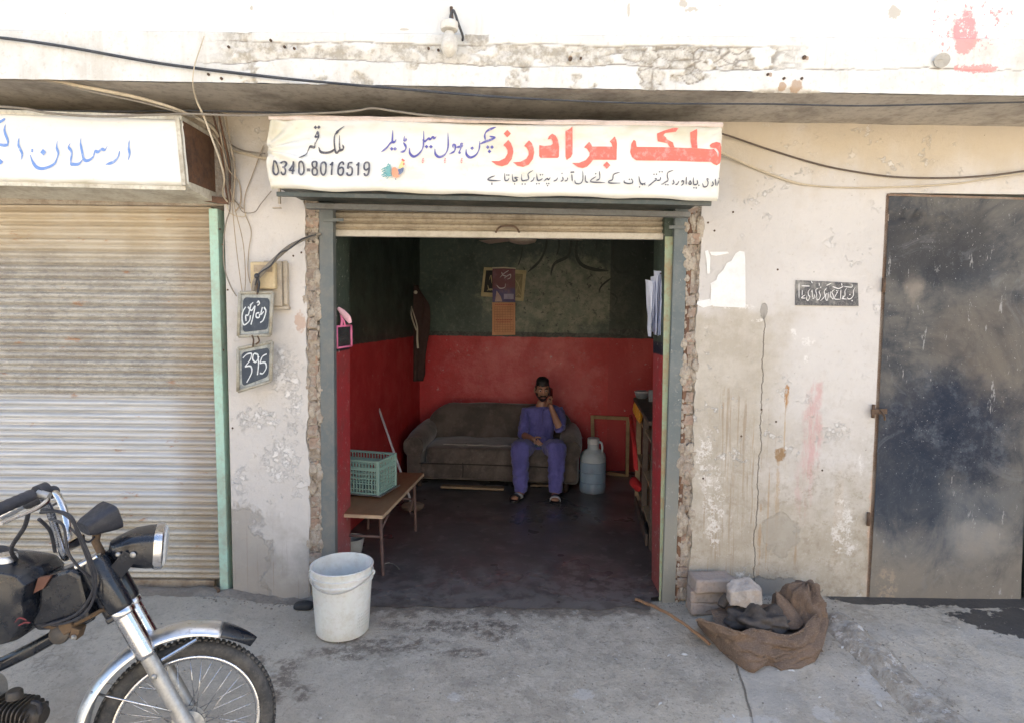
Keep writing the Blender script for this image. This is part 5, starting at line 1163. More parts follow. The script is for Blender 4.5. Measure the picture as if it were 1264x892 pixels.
# posters and calendar on the back wall; faded brush lettering painted on the green
def wallpt(px, py, lift):            # on the rotated back wall
    a = room(0, lift); b = room(1, lift); d = ray(px, py); n_ = Vector((V.x, V.y, 0)); cpos = Vector((0, CAMY, CAMZ))
    t = (a - cpos).dot(n_) / d.dot(n_); return cpos + d * t
def sheet(name, quad, lift, mat, parent, curl=.006):
    q = [wallpt(x, y, lift) for x, y in quad]; n_ = Vector((V.x, V.y, 0))
    m = MB(); m.grid(10, 14, lambda u, v: q[3].lerp(q[2], u).lerp(q[0].lerp(q[1], u), v) + n_ * curl * (abs(u-.5)*2*(.4+mn.noise(Vector((v*3, lift*90, 1)))) + .6*mn.noise(Vector((u*3, v*4, lift*50)))))
    return m.build(name, mat, parent, auto=False)
m = MB(); z7 = lambda x, y: (560 + x/4.213, 290 + y/4.213)
for s_, w_ in (([(485,20),(478,70),(448,135),(385,195)],4), ([(612,10),(608,70),(590,115),(525,150),(505,210)],4.5), ([(648,10),(636,90),(660,150),(720,178),(805,188)],4.5), ([(832,30),(828,130),(850,190),(905,190),(955,140)],3.5), ([(358,60),(352,110),(335,160)],2.5), ([(545,10),(548,60),(535,110)],3), ([(745,30),(740,80)],2.5), ([(815,395),(850,445),(900,468),(965,455)],3.5), ([(820,225),(770,265),(755,300)],3), ([(815,300),(850,330),(835,370)],2.5)):
    ribbon(m, [z7(*p) for p in s_], w_, lambda x, y, l: wallpt(x, y, .0135), 0, mn_=.6)
m.build('faded_brush_lettering', simple('faded_black_wall_paint', (.022,.030,.025), .6, dirt=(.06,.08,.06), dscale=14, amt=.7), bld, smooth=False, fix=False)
def W(l): return lambda px, py, lift: wallpt(px, py, l + .009)
m_gold = simple('gilt_poster_paper', (.50,.42,.22), .5, dirt=(.30,.22,.09), dscale=16); m_black_p = simple('black_poster_ink', (.02,.018,.012), .6)
p1_ = thing('poster', 'gold bordered poster with black centre half hidden behind the calendar on its left', 'poster')
sheet('paper', [(597.5,330),(612,331),(612,367),(593.5,366)], .016, m_gold, p1_, .002); 
sheet('black_panel', [(600,334),(611.5,334),(611.5,362),(597,361)], .020, m_black_p, p1_, .001)
m = MB(); wl = W(.016)
for s_ in ([(604,346),(606,340),(607,350)], [(602,352),(604,358),(609,356),(608,350)], [(601,359),(606,357),(610,360)]): ribbon(m, s_, 1.5, lambda x, y, l: wallpt(x, y, .0245), 0)
m.build('gold_lettering', m_gold, p1_, smooth=False, fix=False)
p2_ = thing('poster', 'gold bordered poster with pale gilt lettering showing behind the calendar on its right', 'poster')
sheet('paper', [(634,333),(650,334),(646,372),(634,371)], .016, m_gold, p2_, .002)
sheet('gilt_panel', [(635,338),(645.5,338.5),(643,368),(635,367)], .020, simple('bronze_ink', (.20,.16,.07), .5, dirt=(.40,.32,.13), dscale=40), p2_, .001)
m = MB()
for s_ in ([(636,345),(640,352),(643,362)], [(643,342),(640,350),(637,362)], [(637,366),(640,363),(643,366)]): ribbon(m, s_, 1.3, lambda x, y, l: wallpt(x, y, .0245), 0)
m.build('pale_lettering', m_gold, p2_, smooth=False, fix=False)
cal = thing('calendar', 'wall calendar with maroon and purple picture above an orange date sheet', 'calendar')
def calmat():
    M = Mat('maroon_purple_print'); z = M.xyz(2); n = M.noise(14, 5, .6); z0 = wallpt(620,358,0).z
    c = M.mix(M.ss(M.ma('ADD', z, M.mul(M.ma('SUBTRACT', n, .5), .1)), z0-.02, z0+.04), (.045,.030,.16), (.16,.03,.045)); c = M.mix(M.mul(M.ss(n,.5,.7),.5), c, (.25,.12,.16)); return M.out(c, .4)
sheet('picture_sheet', [(608,331),(636,331),(636,373),(608,373)], .026, calmat(), cal, .004)
sheet('date_sheet', [(607.5,373.5),(636,373.5),(636,413.5),(607.5,414)], .026, simple('orange_date_paper', (.62,.33,.18), .7, dirt=(.50,.24,.12), dscale=9), cal, .002)
m = MB(); m.tube([wallpt(607.5,331,.032), wallpt(622,330.5,.034), wallpt(636.5,331.5,.032)], .008, 6); m.build('top_strip', simple('cream_binding', (.62,.55,.42), .6), cal)
ln = lambda px, py, l: wallpt(px, py, .036)
m = MB()
for s_ in ([(617,343),(622,338),(628,334)], [(622,344),(626,341),(630,339),(630,343),(626,345)], [(613,352),(617,356),(623,355),(624,350)], [(619,336),(621,340),(625,341)]): ribbon(m, s_, 1.3, ln, 0)
m.build('white_calligraphy', simple('white_ink', (.62,.56,.56), .6), cal, smooth=False, fix=False)
m = MB(); q = [wallpt(x, y, .035) for x, y in ((622,363),(634,363),(634,369.5),(622,369.5))]; m.add(q, [(0,1,2,3)]); m.build('pale_box', simple('lilac_box', (.42,.38,.52), .6), cal, smooth=False)
m = MB(); q = [wallpt(x, y, .0345) for x, y in ((613,359),(618,366),(620,372.5),(611,372.5))]; m.add(q, [(0,1,2,3)]); m.build('cream_shape', simple('cream_shape_ink', (.55,.40,.35), .6), cal, smooth=False)
m = MB(); ln2 = lambda px, py, l: wallpt(px, py, .0335)
for r_ in range(11):
    yy = 379 + r_*3.1
    ribbon(m, [(610.5, yy), (622, yy), (633.5, yy)], .32, ln2, 0, mn_=1, taper=False, k=1)
for k in range(8): ribbon(m, [(610.5+k*3.28, 379), (610.5+k*3.28, 394), (610.5+k*3.28, 410)], .28, ln2, 0, mn_=1, taper=False, k=1)
m.build('date_grid', simple('brown_grid_ink', (.36,.13,.06), .7), cal, smooth=False, fix=False)
m = MB()
for yy, x0, x1 in ((376.5, 611, 633), (395.5, 612, 632), (398, 614, 628)):
    x = x0
    while x < x1: ribbon(m, [(x, yy), (x+.9, yy-.5), (x+1.6, yy+.2)], .8, lambda px, py, l: wallpt(px, py, .0342), 0, taper=False); x += 2.3
m.build('red_headings', simple('red_heading_ink', (.45,.05,.04), .7), cal, smooth=False, fix=False)
# ceiling fan
f0 = P(645, 299, 1.9); fan = thing('ceiling_fan', 'dusty pale ceiling fan seen just under the raised shutter', 'fan', (f0.x, 1.95, f0.z))
m_fan = simple('dusty_cream_enamel', (.46,.40,.33), .5, dirt=(.22,.17,.13))
m = MB(); m.lathe([(0,-.012),(.06,-.010),(.115,.006),(.125,.022),(.118,.05),(.07,.085),(.03,.095),(0,.095)], seg=36); m.build('motor', m_fan, fan)
m = MB(); m.tube([(0,0,.09),(0,0,2.62-f0.z)], .012, 10); m.build('down_rod', m_fan, fan)
for k in range(3):
    a_ = R(12 + 120*k); Mx = Matrix.Rotation(a_, 3, 'Z')
    m = MB(); m.grid(14, 4, lambda u, v: Mx @ Vector((.12 + .42*u, (v-.5)*(.085 + .04*u), .045 + (v-.5)*.02))); o = m.build('blade', m_fan, fan); o.modifiers.new('t','SOLIDIFY').thickness = .003
# papers on the right jamb
pp = thing('bundle_of_papers', 'bundle of white papers hung on the green right door jamb', 'papers')
m_pap = simple('blue_white_paper', (.70,.74,.86), .7, dirt=(.55,.58,.68), dscale=6, amt=.4)
for k, (xa, xb_, yt, yb) in enumerate(((807,817,334,414),(803.5,812,342,414),(797,806,345,416),(801,809,348,410),(812,819,346,414.5),(810,814,337,415))):
    a, b, c_, d_ = P(xa, yt, .22 - .01*k), P(xb_, yt + random.uniform(-3,3), .10), P(xb_ - 2, yb, .10), P(xa + 3.5, yb - random.uniform(0,2), .22 - .01*k)
    m = MB(); m.grid(8, 14, lambda u, v: d_.lerp(c_, u).lerp(a.lerp(b, u), v) + Vector((.006*mn.noise(Vector((u*3, v*4, k))) , .012*math.sin(u*5+k), 0)))
    m.build('sheet', m_pap, pp, auto=False)
m = MB(); q = P(815, 338, .10); m.tube([q + Vector((.0,0,0)), q + Vector((.03,0,.005))], .004, 6); m.build('nail', m_rust, pp)
# pink framed mirror and hand mirror on the left jamb
m_pink = simple('pink_plastic', (.66,.16,.30), .4, dirt=(.50,.12,.2))
mir = thing('hanging_mirror', 'small pink framed mirror hung with a pink comb on the left door jamb', 'mirror')
YM = .12
def onj(px, py, off=.012):    # a point just off the jamb face
    z = P(px, py, .2).z; return None
q = [P(x, y, YM) for x, y in ((418.5,403),(431,402),(431.5,427.5),(419,429))]
q = [Vector((v.x, YM - .05 + .10*i, v.z)) for v, i in zip(q, (0,1,1,0))]
for a, b in ((0,1),(1,2),(2,3),(3,0)):
    m = MB(); m.tube([q[a], q[b]], .0065, 8); m.build('frame', m_pink, mir)
m = MB(); m.add([v + Vector((-.002,0,0)) for v in q], [(0,1,2,3)]); m.build('glass', simple('small_mirror_glass', (.25,.27,.27), .08, .9), mir, smooth=False)
m = MB(); m.tube([P(421,403,YM-.01), P(422,396,YM-.01), P(421,388,YM)], .008, 7, 4); m.tube([P(426,402,YM), P(424,395,YM), P(421,390,YM)], .005, 7, 4); m.build('hanger', m_pink, mir)
m = MB(); a, b = P(417, 380, YM-.02), P(432.5, 399, YM+.0); m.tube([a, a.lerp(b,.3)+Vector((.004,0,.002)), a.lerp(b,.7)+Vector((.006,0,.004)), b], [.008,.018,.020,.009], 10, 4, flat=.35, up=Vector((0,1,0))); m.build('comb_case', simple('pale_pink_plastic', (.72,.42,.48), .4), mir)
# ================================================================ THE SEATED MAN
def skin_obj(name, chains, mat, parent, levels=2, root=0, tex=None):
    """chains: list of [(point, radius or (rx, ry))...]; first points shared when equal"""
    vs = []; es = []; rs = []; idx = {}
    for ch in chains:
        prev = None
        for p, r in ch:
            k = tuple(round(c, 4) for c in p)
            if k not in idx: idx[k] = len(vs); vs.append(k); rs.append(r if hasattr(r, '__len__') else (r, r))
            i = idx[k]
            if prev is not None and prev != i: es.append((prev, i))
            prev = i
    me = bpy.data.meshes.new(name); me.from_pydata(vs, es, []); me.materials.append(mat)
    o = bpy.data.objects.new(name, me); C.objects.link(o)
    if parent: o.parent = parent
    sk = o.modifiers.new('skin', 'SKIN'); sk.use_smooth_shade = True
    for i, r in enumerate(rs): me.skin_vertices[0].data[i].radius = r
    for i in range(len(vs)): me.skin_vertices[0].data[i].use_root = (i == root)
    sb = o.modifiers.new('subsurf', 'SUBSURF'); sb.levels = sb.render_levels = levels
    if tex:
        t = bpy.data.textures.new(name + '_folds', 'CLOUDS'); t.noise_scale = tex[0]
        d = o.modifiers.new('folds', 'DISPLACE'); d.texture = t; d.strength = tex[1]; d.texture_coords = 'GLOBAL'
    return o
m_skin = simple('brown_skin', (.36,.19,.125), .5, dirt=(.28,.14,.09), dscale=12, amt=.4, bs=90, bd=.0006, Subsurface_Weight=.08)
def kurta_mat():
    M = Mat('violet_blue_cotton', False); n = M.noise(6, 6, .65, st=(1.6,1,.7)); f = M.noise(180, 3, .6)
    c = M.mix(M.ss(n, .38, .64), (.125,.120,.37), (.088,.084,.27)); return M.out(c, .85, 0, M.bump(M.ma('ADD', M.mul(n, 1.5), M.mul(f, .12)), .02, .7), Sheen_Weight=.2)
m_kur = kurta_mat()
m_hair = simple('black_hair', (.010,.009,.009), .55, dirt=(.03,.026,.024), dscale=60, bs=140, bd=.004)
man = thing('person', 'man in violet shalwar kameez sitting on the sofa holding a phone to his ear', 'person')
Yt = 2.72
pel = P(664, 551, 2.70); chest = P(669, 520, 2.76); upc = P(670, 507, 2.78); nk = P(669.5, 499, 2.77); hd = P(669.5, 481, 2.70)
shR, shL = P(650, 508.5, 2.77), P(690, 508.5, 2.77)
elR, elL = P(645, 536, 2.66), P(691.5, 530, 2.50)
haR, haL = P(661, 543, 2.42), P(678.5, 498, 2.60)
kR, kL = P(642.5, 551, 2.17), P(687.5, 551, 2.15)
hpR, hpL = P(653, 556, 2.66), P(676, 556, 2.66)
anR, anL = P(643, 609, 2.16), P(685.5, 609, 2.13)
toR, toL = P(634.5, 621, 2.02), P(685, 623, 1.98)
heR, heL = Vector((anR.x+.005, anR.y+.05, .055)), Vector((anL.x, anL.y+.05, .055))
V3 = Vector
wrR = elR.lerp(haR, .82); wrL = elL.lerp(haL, .80)
body = skin_obj('body', [
  [(pel, .09), (chest, (.11,.07)), (upc, (.09,.06)), (nk, (.055,.055)), (nk.lerp(hd, .45), (.052,.055))],
  [(upc, .06), (shR, .042), (shR.lerp(elR,.5), .040), (elR, .038), (elR.lerp(wrR,.35), .040), (wrR, .027), (haR, (.036,.020))],
  [(upc, .06), (shL, .042), (shL.lerp(elL,.5), .040), (elL, .038), (elL.lerp(wrL,.35), .040), (wrL, .027), (haL, (.034,.022))],
  [(pel, .09), (hpR, .07), (hpR.lerp(kR,.5), .055), (kR, .042), (kR.lerp(anR,.35), .044), (anR, .035), (V3((anR.x-.006, anR.y-.03, .055)), (.042,.03)), (V3((toR.x+.01, toR.y+.03, .038)), (.046,.022)), (V3((toR.x, toR.y-.015, .034)), (.036,.013))],
  [(pel, .09), (hpL, .07), (hpL.lerp(kL,.5), .055), (kL, .042), (kL.lerp(anL,.35), .044), (anL, .035), (V3((anL.x, anL.y-.03, .055)), (.042,.03)), (V3((toL.x, toL.y+.03, .038)), (.046,.022)), (V3((toL.x, toL.y-.015, .034)), (.036,.013))]], m_skin, man)
# hands: five fingers each
def hand(base, fwd, side, curl, ln, parent, flip=1):
    fwd = fwd.normalized(); side = (side - fwd*side.dot(fwd)).normalized(); nrm = fwd.cross(side) * flip
    for k in range(4):
        b = base + side * (.026 - .0175*k) + fwd * (.018 + (.004, .008, .006, -.002)[k])
        L_ = ln * (.92, 1.0, .95, .78)[k]; c1, c2 = curl, curl*1.9
        p1_ = b + (fwd*math.cos(c1*.5) + nrm*math.sin(c1*.5)) * L_*.45; p2_ = p1_ + (fwd*math.cos(c1*1.3) + nrm*math.sin(c1*1.3)) * L_*.32; p3_ = p2_ + (fwd*math.cos(c2) + nrm*math.sin(c2)) * L_*.25
        skin_obj('finger', [[(b - fwd*.02, .0095), (b, .0098), (p1_, .0088), (p2_, .0080), (p3_, .0068)]], m_skin, parent, 1)
    b = base + side*.026 - fwd*.02; p1_ = b + (side*.8 + fwd*.7 + nrm*.3).normalized()*.030; p2_ = p1_ + (fwd + side*.25 + nrm*.4).normalized()*.028
    skin_obj('thumb', [[(b - side*.012, .012), (b, .0115), (p1_, .0105), (p2_, .008)]], m_skin, parent, 1)
hand(haR, V3((.55,-.35,-.62)), V3((.6,-.3,.5)), .45, .072, body, -1)
hand(haL, V3((-.12,.05,1)), V3((-.75,-.6,0)), .55, .066, body, 1)
# head
def headfn(v):
    p = Vector((v.x*.074, v.y*.095, v.z*.112))
    if v.z < -.1: k = sstep(-.1, -1, v.z); p.x *= 1 - .30*k; p.y *= 1 - .12*k; p.y -= .016*k     # jaw narrows, chin forward
    f = sstep(-.5, -.9, v.y)                                   # face side (-y)
    p.y += f * .010 * math.exp(-((v.z-.12)/.13)**2) * math.exp(-((abs(v.x)-.36)/.2)**2) * 1.3    # eye sockets
    p.y -= f * .006 * math.exp(-((v.z-.32)/.12)**2)            # brow
    p.y -= f * .024 * math.exp(-((v.z+.12)/.16)**2) * math.exp(-(v.x/.15)**2) + f*.010*math.exp(-((v.z-.08)/.2)**2)*math.exp(-(v.x/.12)**2)  # nose
    p.y -= f * .007 * math.exp(-((v.z+.47)/.10)**2) * math.exp(-(v.x/.3)**2)                       # lips
    p.y -= f * .008 * math.exp(-((v.z+.85)/.15)**2) * math.exp(-(v.x/.3)**2)
    return p
HM = Matrix.Rotation(R(4), 3, 'Z') @ Matrix.Rotation(R(9), 3, 'X')
hc = hd + V3((0, .01, .0))
m = MB(); m.ell(hc, (1,1,1), 48, 40, M=HM, fn=headfn); head = m.build('head', m_skin, man, auto=False)
def hp(x, y, z): return hc + HM @ Vector((x, y, z))
for s in (-1, 1):
    m = MB(); m.ell(hp(s*.029, -.080, .014), (.0125,.009,.0085), 14, 10); m.build('eye', simple('eye_white', (.40,.36,.33), .3), head)
    m = MB(); m.ell(hp(s*.029, -.0885, .013), (.0058,.003,.0058), 12, 8); m.build('iris', simple('dark_iris', (.015,.01,.008), .2), head)
    m = MB(); m.tube([hp(s*.012,-.0955,.033), hp(s*.029,-.093,.039), hp(s*.047,-.078,.034)], [.0045,.0055,.003], 7, 4); m.build('eyebrow', m_hair, head)
    m = MB(); m.ell(hp(s*.076, .004, .0), (.010,.020,.030), 12, 10, M=Matrix.Rotation(s*R(18),3,'Z')); m.build('ear', m_skin, head)
m = MB(); m.tube([hp(-.022,-.094,-.053), hp(0,-.0985,-.052), hp(.022,-.094,-.053)], [.003,.006,.003], 8, 4, flat=.7); m.build('lips', simple('lips', (.24,.09,.075), .5), head)
def shellfn(th, keep):
    def f(v):
        p = headfn(v); d = p.normalized(); return p + d*th(v)
    return f
def shell(name, th, keep, mat, seg=56, rings=46):
    m = MB(); vs = []; ids = {}
    dirs = []
    for j in range(rings+1):
        ph = math.pi*j/rings - math.pi/2
        for k in range(seg):
            t = 2*math.pi*k/seg; dirs.append(Vector((math.cos(ph)*math.cos(t), math.cos(ph)*math.sin(t), math.sin(ph))))
    m.v = [tuple(hc + HM @ (headfn(v) + headfn(v).normalized()*max(-.003, th(v)))) for v in dirs]
    for j in range(rings):
        for k in range(seg):
            q = (j*seg+k, j*seg+(k+1)%seg, (j+1)*seg+(k+1)%seg, (j+1)*seg+k)
            if any(keep(dirs[i]) for i in q): m.f.append(q)
    return m.build(name, mat, head, auto=False)
hl = lambda v: .47 + .05*mn.noise(v*14) + (.0 if v.y < 0 else -.85*v.y) - .55*sstep(.72, 1, abs(v.x))*(v.y > -.5)
hair = shell('hair', lambda v: (.004 + .026*sstep(.50,.80,v.z) - .016*sstep(.93,1,v.z) + .009*mn.noise(v*13)) * sstep(hl(v)-.02, hl(v)+.10, v.z) - .002, lambda v: v.z > hl(v) - .02, m_hair)
beard = shell('beard', lambda v: .008*sstep(.1,.35, -v.z) * (1 - .9*math.exp(-((v.z+.47)/.07)**2)*math.exp(-(v.x/.22)**2)) * sstep(.25,-.3,v.y) + .002*mn.noise(v*12) - .001, lambda v: v.y < .15 and (v.z < -.58 or (v.z < -.05 and abs(v.x) > .74) or (v.z < -.30 and abs(v.x) < .36 and v.z > -.40 and v.y < 0) or (v.z < -.40 and abs(v.x) > .40)) and not (abs(v.x) < .22 and -.52 < v.z < -.43), m_hair)
# clothes
kam = skin_obj('kameez', [
  [(pel + V3((0,-.02,-.02)), (.165,.135)), (P(666.5,533,2.72), (.150,.120)), (chest, (.160,.118)), (upc, (.120,.090)), (nk + V3((0,.0,-.012)), (.060,.062)), (nk + V3((0,.0,.006)), (.058,.060))],
  [(upc, .1), (shR, .070), (shR.lerp(elR,.5), (.066,.062)), (elR + V3((0,-.01,0)), .060), (elR.lerp(wrR, .18), .056)],
  [(upc, .1), (shL, .070), (shL.lerp(elL,.5), (.068,.062)), (elL + V3((0,.0,0)), .060), (elL.lerp(wrL, .16), .056)]], m_kur, man, 3, tex=(.045, .032))
m = MB()
def lapfn(u, v):   # front tail of the kameez falling over the lap, between the thighs
    a = P(650 + 30*u, 545, 2.52); b_ = P(655 + 20*u, 557, 2.36)
    p = a.lerp(b_, v); return p + V3((0, .01*math.sin(u*13), .045*math.cos((u-.5)*2.2)*(1-v*.8) - .02*v + .012*math.sin(u*11+v*3)))
m.grid(24, 12, lapfn); o = m.build('kameez_tail', m_kur, man, auto=False); o.modifiers.new('t','SOLIDIFY').thickness = .006
for h_, k_, a_ in ((hpR, kR, anR), (hpL, kL, anL)):
    s_ = -1 if h_ is hpR else 1
    skin_obj('trouser_leg', [[(h_, (.125,.11)), (h_.lerp(k_,.5), (.115,.100)), (k_ + V3((0,.0,0)), (.104,.098)), (k_.lerp(a_, .3) + V3((s_*.004,.01,0)), (.088,.080)), (k_.lerp(a_, .65), (.078,.068)), (a_ + V3((0,0,.035)), (.066,.058)), (a_ + V3((0,0,.012)), (.064,.056))]], m_kur, man, 3, tex=(.045, .036))
m = MB(); m.tube([nk + V3((.052*math.cos(t), -.01 + .05*math.sin(t), -.002 - .018*(math.sin(t) < -.2))) for t in [2*math.pi*i/20 for i in range(21)]], .010, 7); m.build('collar', m_kur, kam)
pl = [P(669.5, 503+4*i, 2.655 - .004*i) for i in range(6)]
m = MB(); m.tube([p + V3((0, -.01, 0)) for p in pl], .010, 7, 3, flat=.4); m.build('button_placket', simple('paler_violet_placket', (.15,.12,.33), .8), kam)
# sandals
for to, an, s in ((toR, anR, -1), (toL, anL, 1)):
    sole = [(-.040,-.075),(-.028,-.105),(0,-.118),(.028,-.105),(.042,-.07),(.038,0),(.032,.07),(.030,.115),(0,.135),(-.030,.115),(-.032,.07),(-.036,0)]
    yaw = math.atan2(to.x - an.x, -(to.y - an.y)); Mz = Matrix.Rotation(yaw, 3, 'Z'); cc_ = V3(((to.x*.55+an.x*.45), (to.y+.055), .008))
    m = MB(); n = len(sole); vs = [cc_ + Mz @ V3((x, y, z)) for z in (0, .020) for x, y in sole]
    m.add(vs, [tuple(range(n))[::-1], tuple(range(n, 2*n))] + [(i, (i+1)%n, (i+1)%n+n, i+n) for i in range(n)])
    sd_ = m.build('sandal_sole', simple('black_rubber_sole', (.015,.015,.017), .6), man, smooth=False, bevel=.003)
    for j, (yy, wy, mat_) in enumerate(((-.045, .026, 'b'), (.0, .030, 'w' if s < 0 else 'b'))):
        m = MB(); m.grid(14, 4, lambda u, v: cc_ + Mz @ V3((-.050*math.cos(math.pi*u)*1.0, yy + (v-.5)*wy*2, .018 + .045*math.sin(math.pi*u)**.7)))
        mt = simple('white_strap', (.62,.62,.60), .6) if (j == 1) == (s < 0) else simple('black_strap', (.018,.018,.022), .6)
        o = m.build('strap', mt, sd_, auto=False); o.modifiers.new('t','SOLIDIFY').thickness = .005
# phone
q = P(680, 486, 2.63); ph = thing('mobile_phone', 'black mobile phone held to the ear of the seated man', 'phone', q, 0, rot=(R(-8), R(18), R(62)))
m = MB(); m.box((-.034,-.005,-.066), (.034,.005,.066)); m.build('phone_body', simple('black_phone_shell', (.012,.012,.014), .3), ph, smooth=False, bevel=.004)
m = MB(); m.box((-.031,-.0065,-.060), (.031,-.0052,.060)); m.build('screen', simple('dark_screen', (.01,.01,.012), .1), ph, smooth=False)
# ================================================================ STREET THINGS
def gp(px, py, z=0.0):            # point on the sloping forecourt
    g = G(px, py, z)
    for _ in range(6): g = G(px, py, gz(g.x, g.y) + z)
    return g
# ---------------- white bucket
m_bk = simple('chalky_white_plastic', (.70,.69,.66), .45, dirt=(.50,.44,.34), dscale=6, amt=.45, bd=.0006, Subsurface_Weight=.1)
q = gp(423, 777); bkt = thing('bucket', 'white plastic paint bucket with wire handle standing at the left door post', 'bucket', (q.x, q.y, gz(q.x, q.y) + .004), R(20))
bh_ = .375; r0, r1 = .143, .165
m = MB(); pr = [(0,0),(r0-.006,0),(r0,.008)] + [(r0 + (r1-r0-.004)*t, .008 + (bh_-.09)*t) for t in (.2,.4,.6,.8,1)]
rm = r1 - .004
pr += [(rm+.008, bh_-.080),(rm+.008, bh_-.074),(rm+.001, bh_-.070),(rm+.002, bh_-.050),(rm+.010, bh_-.048),(rm+.010, bh_-.040),(rm+.001, bh_-.037),(rm+.002, bh_-.010),(rm+.009, bh_-.008),(rm+.010, bh_-.001),(rm+.006, bh_+.002),(rm, bh_),(rm-.003, bh_-.01),(r0-.003,.012),(0,.010)]
m.lathe(pr, seg=64); m.build('body', m_bk, bkt)
m = MB(); m.tube([(math.cos(R(a))*(rm+.013), math.sin(R(a))*(rm+.013)*1.0, bh_-.040 - .055*math.sin(R((a+200) % 360 - 0)/1) ** 2) for a in range(-200, -19, 10)], .0035, 7); m.build('handle', simple('dull_wire_handle', (.50,.47,.42), .5, .2), bkt)
for a in (-200, -20):
    m = MB(); m.ell((math.cos(R(a))*(rm+.010), math.sin(R(a))*(rm+.010), bh_-.045), (.012,.012,.016), 10, 8); m.build('handle_lug', m_bk, bkt)
m = MB()
for i in range(9):
    for j in range(5):
        a = R(-62 + i*4.2); rr_ = r0 + (r1-r0)*(.12 + .012*j/.05*.6) ; z = .055 + j*.018
        rr_ = r0 + (r1-r0-.004)*((z-.008)/(bh_-.09)) + .0006
        x, y = math.cos(a)*rr_, math.sin(a)*rr_; t = Vector((-math.sin(a), math.cos(a), 0))
        m.add([Vector((x,y,z)) - t*.0012, Vector((x,y,z)) + t*.0012, Vector((x,y,z+.010)) + t*.0012, Vector((x,y,z+.010)) - t*.0012], [(0,1,2,3)])
tag(m.build('embossed_ticks', simple('grey_moulded_marks', (.45,.44,.42), .6), bkt, smooth=False), kind='stuff')
# black rag beside the bucket
q = gp(375, 751); m = MB(); pillow(m, (q.x, q.y, gz(q.x,q.y)+.022), (.055,.03,.026), 0, .7, .02, 5); tag(m.build('rag', simple('black_rag', (.02,.022,.026), .7)), 'small crumpled black rag on the ground between the pier and the bucket', 'rag')
# ---------------- bricks, broken lump, sack, cane
def stone_mat(name, a, b, c_):
    M = Mat(name, False); n = M.noise(9, 8, .72); f = M.noise(60, 6, .75); c = M.mix(M.ss(n, .38, .62), a, b); c = M.mix(M.mul(M.ss(f, .5, .66), .5), c, c_)
    return M.out(c, .93, 0, M.bump(M.ma('ADD', n, M.mul(f, .5)), .008, .9))
m_pbrick = stone_mat('dusty_pink_brick', (.40,.325,.28), (.33,.29,.26), (.24,.175,.14)); m_lump = stone_mat('pale_broken_brick', (.44,.40,.37), (.36,.31,.27), (.52,.49,.46))
def rough_box(name, dims, mat, loc, rz, seed, amp=.006, parent=None, rx=0, ry=0):
    bm = bmesh.new(); bmesh.ops.create_cube(bm, size=1)
    for v in bm.verts: v.co = Vector((v.co.x*dims[0], v.co.y*dims[1], v.co.z*dims[2]))
    bmesh.ops.bevel(bm, geom=bm.edges[:], offset=.0035, segments=2, affect='EDGES')
    bmesh.ops.subdivide_edges(bm, edges=[e for e in bm.edges if e.calc_length() > .03], cuts=7, use_grid_fill=True)
    for v in bm.verts: v.co += Vector([mn.noise(v.co*17 + Vector((seed*3.1+k*7, seed, k))) for k in range(3)]) * amp + Vector([mn.noise(v.co*55 + Vector((seed+k*7, 1, k))) for k in range(3)]) * amp*.3
    me = bpy.data.meshes.new(name); bm.to_mesh(me); bm.free(); me.materials.append(mat); [setattr(p, 'use_smooth', True) for p in me.polygons]
    o = bpy.data.objects.new(name, me); C.objects.link(o); o.location = loc; o.rotation_euler = (rx, ry, rz); return o
g = gp(880, 762); zb_ = gz(g.x, g.y); bx = PX(880.5, -.19, 730)
tag(rough_box('brick', (.222,.105,.070), m_pbrick, (bx-.012, -.135, zb_+.037), R(3), 1), 'lowest brick of the stack of three against the right wall', 'brick', 'bricks stacked by the door')
tag(rough_box('brick', (.228,.110,.070), m_pbrick, (bx-.012, -.137, zb_+.110), R(-2), 2), 'middle brick of the stack of three against the right wall', 'brick', 'bricks stacked by the door')
b = rough_box('brick', (.240,.145,.078), m_pbrick, (bx+.001, -.150, zb_+.186), R(4), 3); tag(b, 'wide pink topmost brick with a hollow frog on the stack against the wall', 'brick', 'bricks stacked by the door')
m = MB(); m.tube([(-.055,-.008,.0385),(-.015,.014,.0388),(.02,-.006,.0388),(.06,.008,.0385)], .004, 6, 5, flat=.3); tag(m.build('frog_mark', m_mortar, b), None)
# burlap sack: an open, slumped heap with a raised front wall and folded back
def burlap_mat():
    M = Mat('coarse_brown_burlap', False); n = M.noise(7, 7, .7); x, y, z = M.xyz(0), M.xyz(1), M.xyz(2)
    u = M.nd('ShaderNodeUVMap')
    wv = M.nd('ShaderNodeTexWave'); wv.inputs['Scale'].default_value = 55; wv.inputs['Distortion'].default_value = 2.5; wv.bands_direction = 'Z'; M.L(M.p, wv.inputs[0])
    wx = M.nd('ShaderNodeTexWave'); wx.inputs['Scale'].default_value = 55; wx.inputs['Distortion'].default_value = 2.5; wx.bands_direction = 'X'; M.L(M.p, wx.inputs[0])
    wvv = M.mul(wv.outputs[1], wx.outputs[1]); f = M.noise(120, 4, .8)
    c = M.mix(M.ss(n, .36, .66), (.20,.135,.095), (.125,.085,.062)); c = M.mix(M.mul(M.ss(f, .5, .62), .55), c, (.30,.22,.165)); c = M.mix(M.mul(M.ss(wvv, .1, .4), .3), c, (.27,.195,.14))
    return M.out(c, .95, 0, M.bump(M.ma('ADD', M.mul(f, .6), M.ma('ADD', M.mul(wvv, .4), n)), .006, .9))
m_bur = burlap_mat(); m_dk = simple('dark_greasy_cloth', (.055,.047,.043), .9, dirt=(.13,.11,.095), dscale=9, amt=.6, bd=.003)
sack = thing('burlap_sack', 'coarse brown burlap sack slumped open on the ground beside the bricks', 'sack')
